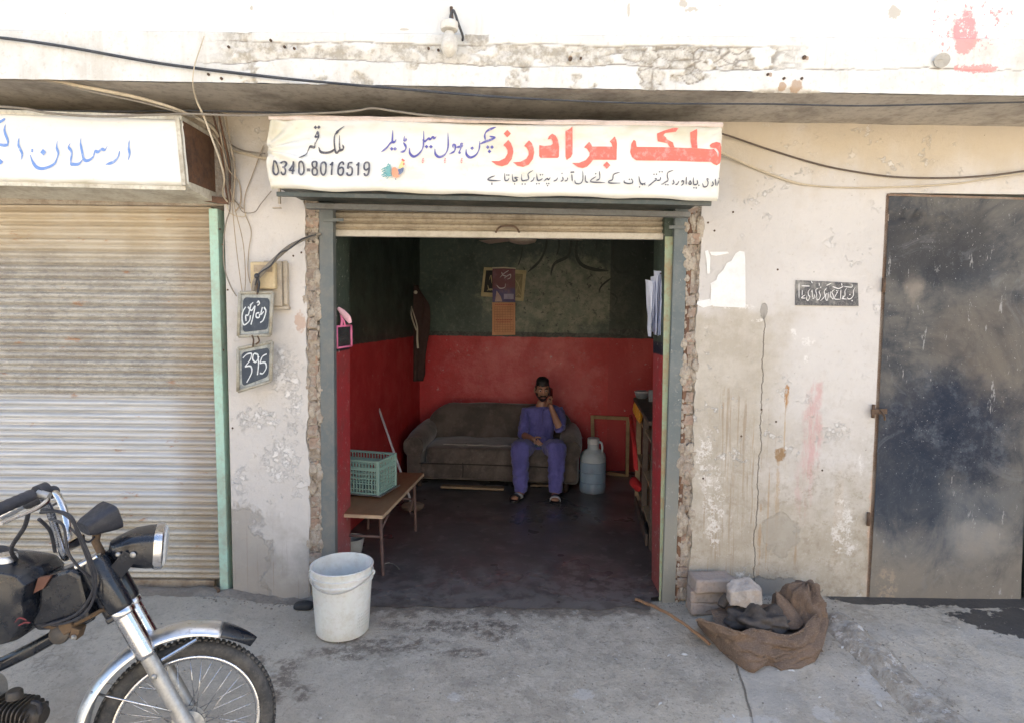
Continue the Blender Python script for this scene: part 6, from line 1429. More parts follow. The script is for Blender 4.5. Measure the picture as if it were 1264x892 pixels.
# outline of the rim as measured (front rim low left, high right), ground line below
def interp(tab, u):
    for i in range(len(tab)-1):
        a, b = tab[i], tab[i+1]
        if a[0] <= u <= b[0]:
            t = (u-a[0])/(b[0]-a[0]); p0 = tab[max(i-1,0)]; p3 = tab[min(i+2,len(tab)-1)]
            return [.5*((2*a[k]) + (b[k]-p0[k])*t + (2*p0[k]-5*a[k]+4*b[k]-p3[k])*t*t + (3*a[k]-p0[k]-3*b[k]+p3[k])*t*t*t) for k in range(len(a))]
    return list(tab[-1])
rimf = [(0,859,764,-.52),(.10,878,768,-.56),(.25,902,773,-.60),(.42,932,780,-.61),(.55,960,781,-.60),(.66,982,778,-.56),(.76,996,766,-.50),(.88,1010,755,-.42),(1,1018,742,-.34)]
gnd = [(0,862,768,-.52),(.10,876,786,-.58),(.25,895,806,-.64),(.42,922,825,-.68),(.55,944,820,-.67),(.66,960,823,-.67),(.76,985,822,-.65),(.88,1006,812,-.60),(1,1019,775,-.42)]
def front(u, v):
    r_ = interp(rimf, u); g_ = interp(gnd, u)
    a = P(r_[1], r_[2], r_[3]); b_ = gp(g_[1], g_[2]); 
    p = b_.lerp(a, v)
    bul = math.sin(math.pi * min(1, v*1.05)) * .035 * math.sin(math.pi*u)
    fold = .034 * math.sin(u*13 + v*3.5 + 2) * (.3+.7*v) * math.sin(math.pi*u) + .040 * mn.noise(Vector((u*5, v*3, 3))) + .012*mn.noise(Vector((u*15, v*9, 1)))
    rg = lambda a: (1 - abs(a))**3
    fold += .016*rg(2.2*mn.noise(Vector((u*4.5 + v*1.5, v*2.2, 11)))) + .010*rg(2.4*mn.noise(Vector((u*9 - v*3, v*5, 17))))
    return p + Vector((.012*mn.noise(Vector((v*3, u*6, 7))), -bul - fold, (.006*mn.noise(Vector((u*30, 1, 1))))*v))
def thick(o, t=.007):
    s_ = o.modifiers.new('t', 'SOLIDIFY'); s_.thickness = t; s_.offset = 0; return o
m = MB(); m.grid(90, 34, front); thick(m.build('front_flap', m_bur, sack, auto=False), .010)
# rolled hem of the flap
m = MB(); m.tube([front(i/50, 1) + Vector((0,.002,.001)) for i in range(51)], [.0045 + .002*mn.noise(Vector((i*.3,0,0))) for i in range(51)], 7); m.build('rim_hem', m_bur, sack)
# back hump with hollow, right side
def dome(u, v):
    th = math.pi * (1.12 - 1.28*u); c0 = P(985, 757, -.34)
    rx_, rz_, ry_ = .155, .170, .17
    e = math.sin(v * math.pi/2)
    x = c0.x + math.cos(th) * rx_ * e; z = -.02 + (c0.z + .085 + .02) * 1.0
    zz = (gz(c0.x, -.35) - .01) + (P(985,722,-.30).z - gz(c0.x,-.35)) * math.cos(v*math.pi/2) ** .55
    y = -.34 - math.sin(th) * ry_ * e * .9
    n_ = .030*mn.noise(Vector((u*5, v*4, 2))) + .010*mn.noise(Vector((u*16, v*12, 2)))
    return Vector((x + n_, y - n_, zz + n_*.6 + .01*math.sin(u*11)))
def dome2(u, v):
    th = 2*math.pi*u; c0 = P(988, 757, -.30); rt = P(990, 719, -.28).z; g0 = gz(c0.x, -.35) - .01
    t = v; e = math.sin(t*math.pi/2)**.8
    k = .5 + .5*math.cos(th)      # 1 on the right side
    n_ = .060*mn.noise(Vector((math.cos(th)*1.8, math.sin(th)*1.8, v*2))) + .022*mn.noise(Vector((math.cos(th)*4.5, math.sin(th)*4.5, v*6))) + .012*math.sin(th*7 + v*5)
    rx_ = .125 + n_; ry_ = .13 + n_
    return Vector((c0.x + math.cos(th)*rx_*e + .03*(1-t), c0.y + math.sin(th)*ry_*e, g0 + (rt - g0)*math.cos(t*math.pi/2)**.7 + .5*n_*(t<.9)))
m = MB(); m.grid(60, 26, dome2); m.build('back_hump', m_bur, sack, auto=False)
# upright folded ear in the middle
def ear(u, v):
    a = P(958 + 4*u, 729 + 4*u, -.30); b_ = P(960 + 32*u, 772 - 2*u, -.44)
    p = b_.lerp(a, v); return p + Vector((.018*math.sin(v*3.1)*u, -.05*math.sin(math.pi*u)*(1-v*.6), .0)) + Vector((0, .012*mn.noise(Vector((u*4, v*5, 1))), 0))
m = MB(); m.grid(20, 26, ear); thick(m.build('folded_ear', m_bur, sack, auto=False), .014)
def ear2(u, v):
    a = P(975 + 30*u, 727 - 4*u, -.30); b_ = P(985 + 30*u, 775 - 6*u, -.42); p = b_.lerp(a, v)
    return p + Vector((0, -.045*math.sin(math.pi*u) + .012*mn.noise(Vector((u*5, v*5, 5))), .010*mn.noise(Vector((u*6, v*2, 1)))))
m = MB(); m.grid(24, 26, ear2); thick(m.build('side_flap', m_bur, sack, auto=False), .012)
# inner bottom so that the ground does not show
m = MB(); c0 = gp(940, 785)
m.grid(30, 20, lambda u, v: (lambda x, y: Vector((x, y, gz(x, y) + .012 + .09*math.exp(-((y+.33)/.12)**2) + .015*mn.noise(Vector((x*14, y*14, 0))))))(c0.x - .24 + .50*u, -.60 + .38*v)); m.build('inner_layer', m_bur, sack, auto=False)
m = MB(); random.seed(5)
for i in range(170):
    p = front(random.random(), 1) if i % 2 else front(random.random(), random.random()); q = p + Vector((random.gauss(0,.010), -.004 - abs(random.gauss(0,.006)), random.gauss(0,.009)))
    m.tube([p, p.lerp(q,.5) + Vector((.003,-.003,.003)), q], [.0009,.0008,.0004], 3)
tag(m.build('frayed_fibres', simple('pale_jute_fibre', (.34,.26,.19), .9), sack), kind='stuff')
# dark cloth bundle inside
bun = thing('cloth_bundle', 'dark greasy cloth bundled inside the open burlap sack', 'cloth')
m = MB(); q = P(938, 764, -.43)
def bunf(v):
    p = Vector((v.x*.175, v.y*.10, v.z*.062)); p.z -= .045*(v.x+.2)**2*(v.x<0) - .0; p.z += -.02*v.x
    return p + v*(.045*mn.noise(v*2.2) + .014*mn.noise(v*6) + .008*math.sin(v.x*9 + v.z*4))
m.ell(q + Vector((0,0,.0)), (1,1,1), 54, 34, fn=bunf); m.build('bundle', m_dk, bun, auto=False)
m = MB(); m.tube([P(890,748,-.33), P(897,738,-.31), P(908,742,-.33), P(915,752,-.36), P(925,758,-.40)], [.022,.030,.030,.028,.02], 12, 5); m.build('twisted_end', m_dk, bun, auto=False)
# broken lump on top
bm = bmesh.new(); bmesh.ops.create_icosphere(bm, subdivisions=5, radius=1)
for v in bm.verts:
    d = v.co.normalized(); k = 1e9
    for nx, ny, nz_, dd in ((0,0,1,.80),(.25,-.2,.9,.86),(0,-1,.1,.85),(-.8,-.5,.1,.80),(.9,-.35,0,.82),(.6,-.2,.75,.80),(-.65,0,.72,.88),(0,1,0,.85),(0,0,-1,.7),(-1,.2,0,.95),(1,.3,.1,.9)):
        n_ = Vector((nx, ny, nz_)).normalized(); dp = d.dot(n_)
        if dp > .05: k = min(k, dd / dp)
    k = min(k, 1.25); p = d * k; p = Vector((p.x*.108, p.y*.07, p.z*.070)); p += d * (.006*mn.noise(p*30) + .003*mn.noise(p*90) + .008*mn.noise(p*11)); v.co = p
me = bpy.data.meshes.new('broken_brick'); bm.to_mesh(me); bm.free(); me.materials.append(m_lump)
[setattr(p, 'use_smooth', True) for p in me.polygons]
o = bpy.data.objects.new('broken_brick', me); C.objects.link(o); o.location = P(921, 731, -.36); o.rotation_euler = (R(8), R(-4), R(20))
tag(o, 'pale broken brick lump lying on the dark cloth in the sack', 'brick')
# cane
cn = thing('cane', 'thin brown cane lying from the doorway to the burlap sack', 'cane')
a, b = gp(785, 739, .015), gp(876, 794, .030); m = MB(); pts = [a.lerp(b, t) + Vector((0, 0, .03*math.sin(math.pi*t) + .002*math.sin(t*30))) for t in [i/14 for i in range(15)]]
m.tube(pts, [.0085 + .0012*(i % 4 == 0) for i in range(15)], 9, 2); m.build('shaft', simple('brown_cane', (.30,.17,.09), .6, dirt=(.16,.085,.05), dscale=20), cn)
# ---------------- scattered feathers, chips, grit
m = MB(); random.seed(11)
def leaf_(x, y, s, a):
    z = gz(x, y) + .004; M2 = Matrix.Rotation(a, 3, 'Z') @ Matrix.Rotation(random.uniform(-.4,.4), 3, 'X'); n = 6
    vs = [Vector((x, y, z + .003)) + M2 @ Vector((s*(t-.5)*2, s*.32*math.sin(math.pi*t)**.7*sg, .004*math.sin(t*3)*random.uniform(.3,1.4))) for sg in (1, -1) for t in [i/n for i in range(n+1)]]
    m.add(vs, [(i, i+1, n+1+i+1, n+1+i) for i in range(n)])
for px, py, s in ((838,765,.016),(800,776,.012),(790,762,.010),(845,809,.022),(826,810,.020),(977,829,.02),(1156,905,.03),(1085,870,.03),(878,752,.012),(1012,862,.014),(690,775,.010),(760,815,.012),(648,790,.008),(985,792,.012),(1040,800,.02),(1100,845,.016),(1075,822,.014),(905,885,.015),(640,836,.012),(575,812,.01),(720,880,.014),(815,870,.02)):
    g = gp(px, min(py, 889)); leaf_(g.x, g.y, s*.9, random.uniform(0, 6.28))
for i in range(150):
    g = gp(random.uniform(350, 1260), 755 + 135*random.random()**1.2); leaf_(g.x, g.y, random.uniform(.002,.007), random.uniform(0, 6.28))
tag(m.build('feather_litter', simple('white_feathers', (.66,.65,.62), .8), smooth=False, fix=False), kind='stuff', label='white feathers and chips scattered on the concrete')
m = MB()
for i in range(900):
    r_ = random.random()
    if r_ < .35: x = random.uniform(-1.9, -1.15); y = -abs(random.gauss(0, .06)) - .0
    elif r_ < .55: x = random.uniform(.95, 2.0); y = -abs(random.gauss(0, .05)) - .02
    elif r_ < .75: t = random.random(); a, b = G(1030,770), G(1160,890,-.05); q = a.lerp(b, t); x, y = q.x + random.gauss(0,.11), q.y + random.gauss(0,.06)
    else: x = random.uniform(-2, 2.4); y = -random.random()**1.3 * 1.9
    s = random.uniform(.0022, .0065) * (1.4 if r_ < .35 else 1); m.ell((x, y, gz(x, y) + s*.4), (s, s*.8, s*.6), 5, 4)
tag(m.build('grit', stone_mat('loose_grit', (.30,.28,.25), (.20,.18,.155), (.12,.10,.09)), smooth=False), kind='stuff', label='loose grit along the foot of the walls')
# rubble bank at the foot of the shutter
m = MB(); m.grid(150, 10, lambda u, v: (lambda x, y: Vector((x, y, gz(x, y) - .004 + (.030 + .016*fbm(x*7, 3, 1))*math.sin(math.pi*v)**1.2*(.6 + .5*mn.noise(Vector((x*13, y*13, 0))))))) (-3.6 + 2.47*u, -.10 + .17*v)); tag(m.build('dirt', stone_mat('packed_dirt', (.27,.24,.205), (.19,.165,.14), (.12,.10,.085))), kind='stuff', label='line of dirt along the foot of the roller shutter')

# ================================================================ WALL FITTINGS
def cable(label, pts, r, mat, name='cable', cat='cable', k=8):
    m = MB(); m.tube(pts, r, 7, k); return tag(m.build(name, mat), label, cat)
m_cb = simple('black_sheath', (.025,.028,.035), .5, dirt=(.10,.10,.10)); m_cg = simple('dusty_grey_sheath', (.23,.205,.17), .7, dirt=(.12,.10,.08)); m_cy = simple('yellowed_sheath', (.50,.43,.32), .7, dirt=(.30,.25,.18)); m_ct = simple('thin_tan_wire', (.38,.31,.23), .7)
Yf = -.55
cable('thick black cable running down across the slab face from the top left', [P(-260, 35, Yf), P(-60,43,Yf), P(0,47,Yf), P(80,58,Yf), P(200,79,Yf), P(330,95,Yf), P(400,102,-.60), P(480,109,-.66), P(600,119,-.66), P(700,124.5,-.64), P(800,128,-.6), P(880,128.5,-.58), P(960,129,-.55), P(1060,131,-.52), P(1160,129,-.5), P(1264,126.5,-.48), P(1460,122,-.45)], [.0072]*6 + [.0062]*3 + [.0042]*8, m_cb)
cable('black cable bundle sagging under the slab above the left banner', [P(-200,128,-.40), P(0,132,-.40), P(60,140,-.41), P(120,144,-.41), P(180,142.5,-.41), P(240,141,-.42), P(300,143,-.42), P(400,140,-.43), P(440,137,-.44), P(460,134,-.44), P(490,138,-.44), P(530,143,-.43), P(600,147,-.44), P(700,150,-.40)], [.0065]*5+[.0055]*9, m_cg)
cable('dark cable crossing the slab underside above the left shop', [P(-150,135,-.30), P(0,134,-.30), P(60,137,-.30), P(150,138,-.30), P(240,137,-.30), P(330,139,-.30), P(400,139,-.3)], .005, m_cb)
cable('yellowed cable dropping from the slab edge down to the wire tangle beside the left banner', [P(-120, 98,-.5), P(0,96,-.5), P(50,98,-.5), P(105,108,-.47), P(170,121,-.42), P(225,138,-.36), P(262,158,-.20), P(275,180,-.05), P(290,187,-.03), P(322,195,-.03), P(335,196,-.1)], [.009]*5+[.007]*6, m_cy)
cable('second dusty cable twisted round the yellowed one under the slab', [P(-120,95,-.51), P(0,99,-.5), P(60,101,-.5), P(110,113,-.47), P(180,128,-.42), P(230,142,-.36), P(258,152,-.2), P(282,176,-.05), P(300,186,-.03), P(327,190,-.06)], .0045, m_cg)
cable('pale wire hanging from the slab edge past the end of the left banner', [P(252,45,-.56), P(247,60,-.57), P(240,82,-.57), P(238,104,-.55), P(243,125,-.45), P(252,145,-.40), P(262,172,-.38), P(272,200,-.36), P(277,222,-.3), P(275,240,-.10), P(283,252,-.03)], [.0028]*4+[.005]*7, m_cy)
tang = [[(268,150),(278,175),(283,200),(285,225),(288,245),(300,258)], [(274,152),(288,190),(290,215),(283,238),(284,258),(279,275),(276,300),(277,330),(284,352),(292,366)],
 [(262,165),(276,188),(280,215),(286,240),(291,262),(300,300),(303,340),(302,362)], [(325,180),(312,215),(303,240),(302,262),(310,285),(307,310),(306,335),(309,350)],
 [(335,236),(322,252),(314,262),(300,262),(292,250),(285,242)], [(286,248),(291,300),(296,340),(299,360)], [(270,150),(280,205),(295,225),(297,250),(290,262)], [(279,240),(283,262),(300,268),(304,262)]]
tl_ = ['thin tan wire in the tangle ending above the meter', 'longest dark wire looping down beside the green rail to the upper slate', 'tan wire hanging straight down behind the upper slate', 'thin wire curling from the main sign down to the meter box', 'short wire looping from the sign corner to the knot', 'thin wire in the tangle nearest the upper slate hook', 'kinked wire at the left edge of the tangle', 'short curl of wire at the knot of the tangle']
for i, (t, l) in enumerate(zip(tang, tl_)):
    pts = [P(x, y, -.03 - .012*(i % 3) - .010*mn.noise(Vector((j*1.3, i, 0))) - (.22*max(0, 1-j*.5) if i in (0,1,2,6) else 0)*.6) for j, (x, y) in enumerate(t)]
    cable(l, pts, .0038 if i in (0,1,6) else .0026, (m_ct, m_cg, m_ct, m_ct, m_cg, m_ct, m_ct, m_cy)[i], 'wire', 'wire')
for i in range(5):
    cable(['rust brown strand bundled down the side board of the left banner, outermost', 'rust brown strand bundled beside the left banner, second from the board', 'middle rust brown strand in the bundle right of the left banner', 'frayed brown strand hugging the pier in the bundle', 'last loose brown strand of the bundle nearest the meter'][i], [P(262+i*4, 140, -.25+.04*i), P(270+i*4, 170+4*i, -.12), P(276+i*3.5, 205, -.06), P(279+i*2.5, 235, -.05), P(283+i*1.2, 250, -.04)], .0055, (m_rustwood, m_cg, m_rustwood, m_cg, m_ct)[i], 'wire', 'wire')
cable('dark brown cable sagging across the wall above the pale cable and gate', [P(880,163,-.10), P(900,168,-.05), P(950,185,-.03), P(1010,203,-.03), P(1060,213,-.03), P(1110,219,-.03), P(1170,220,-.03), P(1220,217,-.04), P(1264,211.5,-.05), P(1420,190,-.08)], .0052, simple('dark_brown_sheath', (.10,.075,.06), .6))
cable('pale cable sagging below the dark one across the wall to the right edge', [P(880,182,-.12), P(893,190,-.06), P(930,207,-.03), P(975,224,-.03), P(1010,230,-.03), P(1060,232,-.03), P(1120,230.5,-.03), P(1180,227,-.03), P(1225,220,-.04), P(1264,214,-.05), P(1420,196,-.08)], [.0075]*4+[.0045]*7, m_cy)
# electricity meter box
mt = thing('meter_box', 'yellowed electricity meter box on the pier partly behind the upper slate', 'meter')
m_met = simple('yellowed_bakelite', (.50,.40,.24), .5, dirt=(.34,.26,.16), dscale=9, amt=.5); m_metb = simple('grey_beige_plate', (.40,.35,.28), .65, dirt=(.24,.18,.13), dscale=9)
def pbox(name, mat, l, t, r, b_, Y0, Y1, parent, bev=.004):
    a, d = P(l, t, Y0), P(r, b_, Y0); return MB().box((a.x, Y0, d.z), (d.x, Y1, a.z)).build(name, mat, parent, smooth=False, bevel=bev)
pbox('back_plate', m_metb, 309, 324, 356, 381, -.040, -.018, mt); pbox('meter_body', m_metb, 325, 322, 348, 378, -.075, -.038, mt); pbox('cover', m_met, 308, 323, 340, 357, -.115, -.074, mt, .010)
pbox('side_strip', m_metb, 349, 322, 355, 376, -.058, -.039, mt); pbox('bottom_lip', m_metb, 322, 378, 356, 382.5, -.062, -.019, mt)
pbox('dial_window', simple('brown_dial', (.32,.25,.17), .3), 313, 327, 336, 336, -.1175, -.1145, mt, 0)
cd_ = [P(313,358,-.13), P(316,346,-.15), P(326,334,-.15), P(342,318,-.14), P(356,306,-.12), P(370,298,-.08), P(386,291,-.04), P(396,289,-.02)]
cable('thick frayed service cable bent from the door post down over the meter box', cd_, [.013,.014,.014,.012,.013,.010,.009,.008], m_cg, k=6)
cable('thin black wire twisted round the thick service cable over the meter', [P(315,352,-.16), P(320,338,-.17), P(334,328,-.17), P(345,313,-.16), P(358,307,-.14), P(372,296,-.1), P(390,290,-.05)], .004, m_cb, k=6)
m = MB(); m.ell(P(317,341,-.165), (.016,.014,.016), 10, 8); m.tube([P(317,341,-.165), P(320,350,-.16), P(318,361,-.14)], .006, 6, 4); tag(m.build('tape_knot', m_cb), 'knot of black insulating tape on the thick cable over the meter', 'tape')
# slates
def slate(quad, label, Y, lines, seed):
    t = thing('writing_slate', label, 'slate'); q = [P(x, y, Y) for x, y in quad]; q = [Vector((v.x, v.y + d, v.z)) for v, d in zip(q, (.0, .035, .035, .0))]
    nrm = (q[1]-q[0]).cross(q[3]-q[0]).normalized(); nrm = nrm if nrm.y < 0 else -nrm
    m = MB(); m.add(q + [v - nrm*.022 for v in q], [(0,1,2,3),(7,6,5,4),(0,4,5,1),(1,5,6,2),(2,6,7,3),(3,7,4,0)]); m.build('backing', simple('grimy_tin_tray', (.30,.265,.20), .6, .3, dirt=(.20,.14,.08), dscale=14), t, smooth=False, bevel=.006)
    fm = simple('worn_cream_frame', (.38,.36,.30), .7, dirt=(.20,.18,.13), dscale=20, amt=.8)
    ax = lambda u, v: q[0].lerp(q[1], u).lerp(q[3].lerp(q[2], u), v)
    for a, b in (((0,0),(1,0)), ((1,0),(1,1)), ((1,1),(0,1)), ((0,1),(0,0))):
        m = MB(); m.tube([ax(*a) + nrm*.006, ax(*b) + nrm*.006], .010, 8); m.build('frame_rail', fm, t)
    c = [ax(.10,.07), ax(.93,.09), ax(.90,.92), ax(.12,.95)]
    M = Mat('blue_black_slate', False); n = M.noise(18, 6, .7); m_s = M.out(M.mix(M.ss(n, .4, .7), (.028,.042,.065), (.060,.078,.10)), .6)
    M = Mat('chalk_dusted_margin', False); n = M.noise(24, 6, .7); m_d = M.out(M.mix(M.ss(n, .4, .65), (.42,.44,.42), (.22,.24,.24)), .85)
    m = MB(); m.add([v + nrm*.0015 for v in (ax(.05,.04), ax(.96,.04), ax(.96,.97), ax(.05,.97))], [(0,1,2,3)]); m.build('chalky_margin', m_d, t, smooth=False)
    # slate field with rounded corners
    pts = []
    for cx, cy, a0 in ((.82,.24,-90),(.82,.76,0),(.22,.80,90),(.20,.22,180)):
        for k in range(6): a = R(a0 + k*18); pts.append(ax(cx + .10*math.cos(a), cy + .11*math.sin(a)) + nrm*.0035)
    m = MB(); m.add(pts, [tuple(range(len(pts)))]); m.build('slate_field', m_s, t, smooth=False)
    m = MB(); on = lambda u, v, l: ax(u, v) + nrm*(.0055 + l)
    for i, s_ in enumerate(lines): ribbon(m, s_, .040, on, i*.0001, mn_=.7, taper=False, pen=40)
    m.build('chalk_writing', simple('white_chalk', (.66,.70,.72), .9, dirt=(.40,.44,.47), dscale=50, amt=.6), t, smooth=False, fix=False)
    return t, ax, nrm
def sc2(l, ox, oy, w_, h_): return [[((x-ox)/w_, (y-oy)/h_) for x, y in s] for s in l]
L1 = sc2([[(160,150),(152,185),(140,240),(120,245),(125,290)], [(118,175),(98,210),(92,270),(110,320),(150,290),(158,245)], [(135,175),(165,205),(190,170),(178,260),(165,320)], [(205,145),(215,130),(225,150),(210,165)], [(228,225),(205,230),(205,260),(228,262),(230,235)], [(250,180),(240,240),(262,215)], [(262,180),(280,215),(262,285),(238,305)], [(150,165),(175,140)]], 68, 60, 258, 350)
s1, ax1, n1_ = slate([(296.5,361.5),(334,361),(331,414),(294.5,415)], 'small blue black slate with chalked Urdu scrawl hanging below the meter box', -.135, L1, 1)
L2 = sc2([[(88,560),(120,535),(155,540),(145,590),(105,640)], [(105,640),(150,650),(158,710),(120,785)], [(205,560),(175,545),(165,590),(190,625),(215,580)], [(205,560),(212,650),(205,745)], [(275,575),(240,590),(222,645)], [(222,645),(262,650),(275,700),(250,745),(225,735)]], 50, 470, 265, 370)
s2, ax2, n2_ = slate([(294,430.5),(333.5,422),(331.5,470.5),(294,482.5)], 'tilted slate with the chalked number 395 hanging under the other slate', -.135, L2, 2)
m = MB(); m.tube([P(319,340,-.13), P(318,352,-.14), P(317.5,364,-.14)], .0045, 7, 4); m.tube([P(311,414,-.145), P(313,420,-.15), P(312,428,-.145)], .005, 6, 4); m.tube([P(318,415,-.14), P(320,421,-.15), P(316,425,-.145)], .005, 6, 4); tag(m.build('hook', m_rust, smooth=True), 'bent iron hooks tying the two slates to the meter', 'hook')
m = MB(); m.bar(P(345,232,-.06), P(345,252,-.06), .012, .02); m.bar(P(337,257,-.06), P(347,257,-.06), .02, .006); tag(m.build('sign_bracket', m_metb, smooth=False), 'short rusty bracket under the left end of the long sign', 'bracket')
for x, y in ((271.5,283),(279,318),(281,358),(275,430),(287,528),(268,285),(309,313)):
    pass
# printed plaque on the right wall
pl_ = thing('notice_plaque', 'small black plaque with white Urdu notice on the wall beside the gate', 'sign')
Yp = -.028; q = [P(983,346,Yp), P(1059,349.5,Yp), P(1060,378,Yp), P(982.5,377,Yp)]
m = MB(); m.add(q + [v + Vector((0,.009,0)) for v in q], [(0,1,2,3),(7,6,5,4),(0,4,5,1),(1,5,6,2),(2,6,7,3),(3,7,4,0)]); m.build('plate', simple('chipped_black_plate', (.045,.047,.055), .55, dirt=(.30,.29,.27), dscale=22, amt=.85), pl_, smooth=False, bevel=.001)
zF = lambda x, y: (975 + x/13.3, 335 + y/13.3); onP = lambda px, py, l: P(px, py, Yp - .0015 - l)
m = MB(); lift[0] = 0
strokes(m, zF, [[(1075,265),(1045,320),(1040,400),(1000,450),(960,455),(945,430)], [(940,275),(905,320),(905,400),(875,420),(870,450),(940,460)], [(838,300),(832,460)], [(870,400),(880,445),(850,455)], [(800,310),(755,390),(735,430),(745,460),(835,462)], [(765,345),(785,355)],
  [(735,300),(690,340),(712,400),(710,460),(665,400)], [(672,330),(660,440)], [(640,340),(625,440),(610,480),(590,455),(590,380),(625,375)], [(610,270),(565,330),(575,400),(550,440),(500,490)], [(500,320),(480,340),(500,400),(480,460),(445,470),(445,420)], [(470,275),(425,310),(440,390),(420,440)], [(405,380),(395,440),(370,450)], [(365,300),(370,440)],
  [(335,290),(300,340),(310,400),(330,420),(300,480),(275,460),(280,400)], [(255,390),(205,420),(195,440),(265,442)], [(205,310),(200,400)], [(150,190),(150,450)], [(190,240),(330,245)], [(480,190),(485,240)], [(600,235),(680,200)], [(700,250),(800,285),(880,245)], [(890,250),(1015,262),(1018,215)], [(350,160),(370,200)], [(850,200),(855,240)]], 1.15, onP, mn_=.6)
dots(m, zF, [(1022,483),(985,385),(585,300),(505,265),(360,330),(770,320)], .9, onP)
m.build('white_lettering', simple('worn_white_paint', (.72,.71,.70), .7, dirt=(.5,.5,.5)), pl_, smooth=False, fix=False)
# torn white paper glued on the wall
pt = thing('torn_poster', 'torn remnant of a white poster glued above the dirty patch of wall', 'poster')
Yw = -.0225; poly = [(913,310),(919,311),(920,320),(920.5,380),(905,379.5),(880,378.5),(877,372),(878,352),(884,347),(886,340),(893,333),(897,325),(903,322),(908,313)]
m = MB(); polyprint(m, poly, lambda x, y, l: P(x, y, Yw - .0015*abs(mn.noise(Vector((x*.2, y*.2, 0))))), 0)
m_wp = simple('bright_white_paper', (.72,.72,.71), .8, dirt=(.58,.57,.55), dscale=16, amt=.4)
m.build('torn_sheet', m_wp, pt, smooth=False)
m = MB()
for pp_ in ([(870,310),(874,309),(877,318),(876,338),(873,338),(872,322)], [(876,311),(898,311),(900,313),(884,316),(878,315)], [(861,372),(876,369),(880,377),(868,380),(860,376)], [(877,350),(884,346),(884,356),(879,372)]): polyprint(m, pp_, lambda x, y, l: P(x, y, Yw), 0)
tag(m.build('paper_scraps', m_wp, pt, smooth=False), kind='stuff')
# lamp on the slab edge: dusty bulb in a holder on a bent wire
lb = thing('hanging_bulb', 'dusty white bulb hanging in its holder from the canopy edge', 'bulb')
YB = -.60; q = P(554.5, 47, YB)
m = MB(); m.lathe([(0,-.080),(.012,-.078),(.030,-.062),(.040,-.035),(.040,-.012),(.034,.012),(.024,.030),(.022,.038),(0,.038)], q + Vector((0,0,-.012)), 28); m.build('bulb', simple('dusty_bulb_glass', (.60,.58,.53), .35, dirt=(.42,.38,.31), dscale=14, amt=.6), lb)
m = MB(); m.lathe([(0,.025),(.040,.025),(.044,.035),(.042,.060),(.036,.066),(.020,.072),(0,.074)], q + Vector((0,0,.010)), 24); m.build('holder', simple('white_bakelite_holder', (.62,.60,.55), .4, dirt=(.4,.36,.3)), lb)
m = MB(); m.tube([q + Vector((0,0,.07)), P(556,20,YB), P(559,13,YB), P(562,18,YB), P(566,30,YB+.01), P(571,44,YB+.04), P(571,50,YB+.07)], .006, 8, 5); m.build('cord', m_cb, lb)
m = MB(); m.tube([P(557,9,YB+.07), P(558,24,YB+.06), P(561,28,YB)], .008, 8, 4); m.build('bracket', m_rust, lb)
# broken pipe stub / chipped hole in the slab at the right
m = MB(); q = P(1158, 77, -.53); m.tube([q + Vector((.02,.02,.01)), q + Vector((0,-.03,-.003))], [.030,.034], 14); m.lathe([(.026,0),(.034,0)], q, 12)
tag(m.build('drain_spout', simple('grey_cement_spout', (.42,.40,.36), .9, dirt=(.25,.23,.2))), 'short grey drain spout sticking out of the slab edge', 'pipe')
# screws and stubs in the fascia
for i, (x, y) in enumerate(((993,71),(704,73),(717,72),(948,92),(363,60),(351,58),(257,92),(273,97),(282,58),(334,50),(968,97),(990,97),(529,60),(541,62))):
    m = MB(); r_ = .010 if i < 2 else .0065; m.lathe([(0,-.006),(r_*.5,-.006),(r_*.55,-.003),(r_,-.002),(r_,.006)], P(x, y, -.537), 10, M=Matrix.Rotation(R(-90), 3, 'X'))
    m.build('bolt', m_rust, bld)
for i, (x, y) in enumerate(((271.5,283),(275,302),(281,358),(276,432),(287,528),(372,312),(362,316),(860,262),(874,275),(882,285),(960,333),(905,262),(940,505),(958,520),(1015,580),(915,538),(868,590))):
    m = MB(); r_ = .006; m.ell(P(x, y, -.019), (r_, .005, r_), 8, 6); m.build('nail_head', m_rust, bld)
# ================================================================ MOTORCYCLE
YB0 = -1.54; TH = R(25)
gB = gz(-1.3, YB0)
bike = thing('motorcycle', 'black and chrome motorcycle parked facing right at the left of the forecourt', 'motorcycle')
def chrome(name, c=(.62,.63,.65), r=.14):
    M = Mat(name, False); n = M.noise(12, 7, .75); f = M.noise(60, 5, .8)
    cc = M.mix(M.mul(M.ss(f, .56, .66), .5), c, (.22,.17,.13)); rr_ = M.ss(n, .4, .7, r, r + .28); return M.out(cc, rr_, M.ss(f, .62, .70, 1, .4), M.bump(n, .001, .3))
m_chr = chrome('dull_chrome'); m_chrw = chrome('hazy_mudguard_chrome', (.70,.71,.72), .30); m_alu = simple('oxidised_aluminium', (.42,.42,.41), .45, .6, dirt=(.2,.19,.17), dscale=20)
M = Mat('scratched_black_paint', False); n = M.noise(7, 7, .7); f = M.noise(45, 6, .8)
m_blkp = M.out(M.mix(M.mul(M.ss(n, .5, .72), .35), M.mix(M.mul(M.ss(f, .6, .66), .4), (.010,.013,.020), (.09,.10,.11)), (.10,.095,.085)), M.ss(n, .35, .7, .16, .42), 0, M.bump(f, .0006, .4), spec=.6)
m_rub = simple('grey_black_rubber', (.035,.035,.036), .7, dirt=(.13,.12,.105), dscale=14, amt=.7); m_plb = simple('black_grip_rubber', (.018,.020,.028), .5, dirt=(.06,.06,.07), dscale=20)
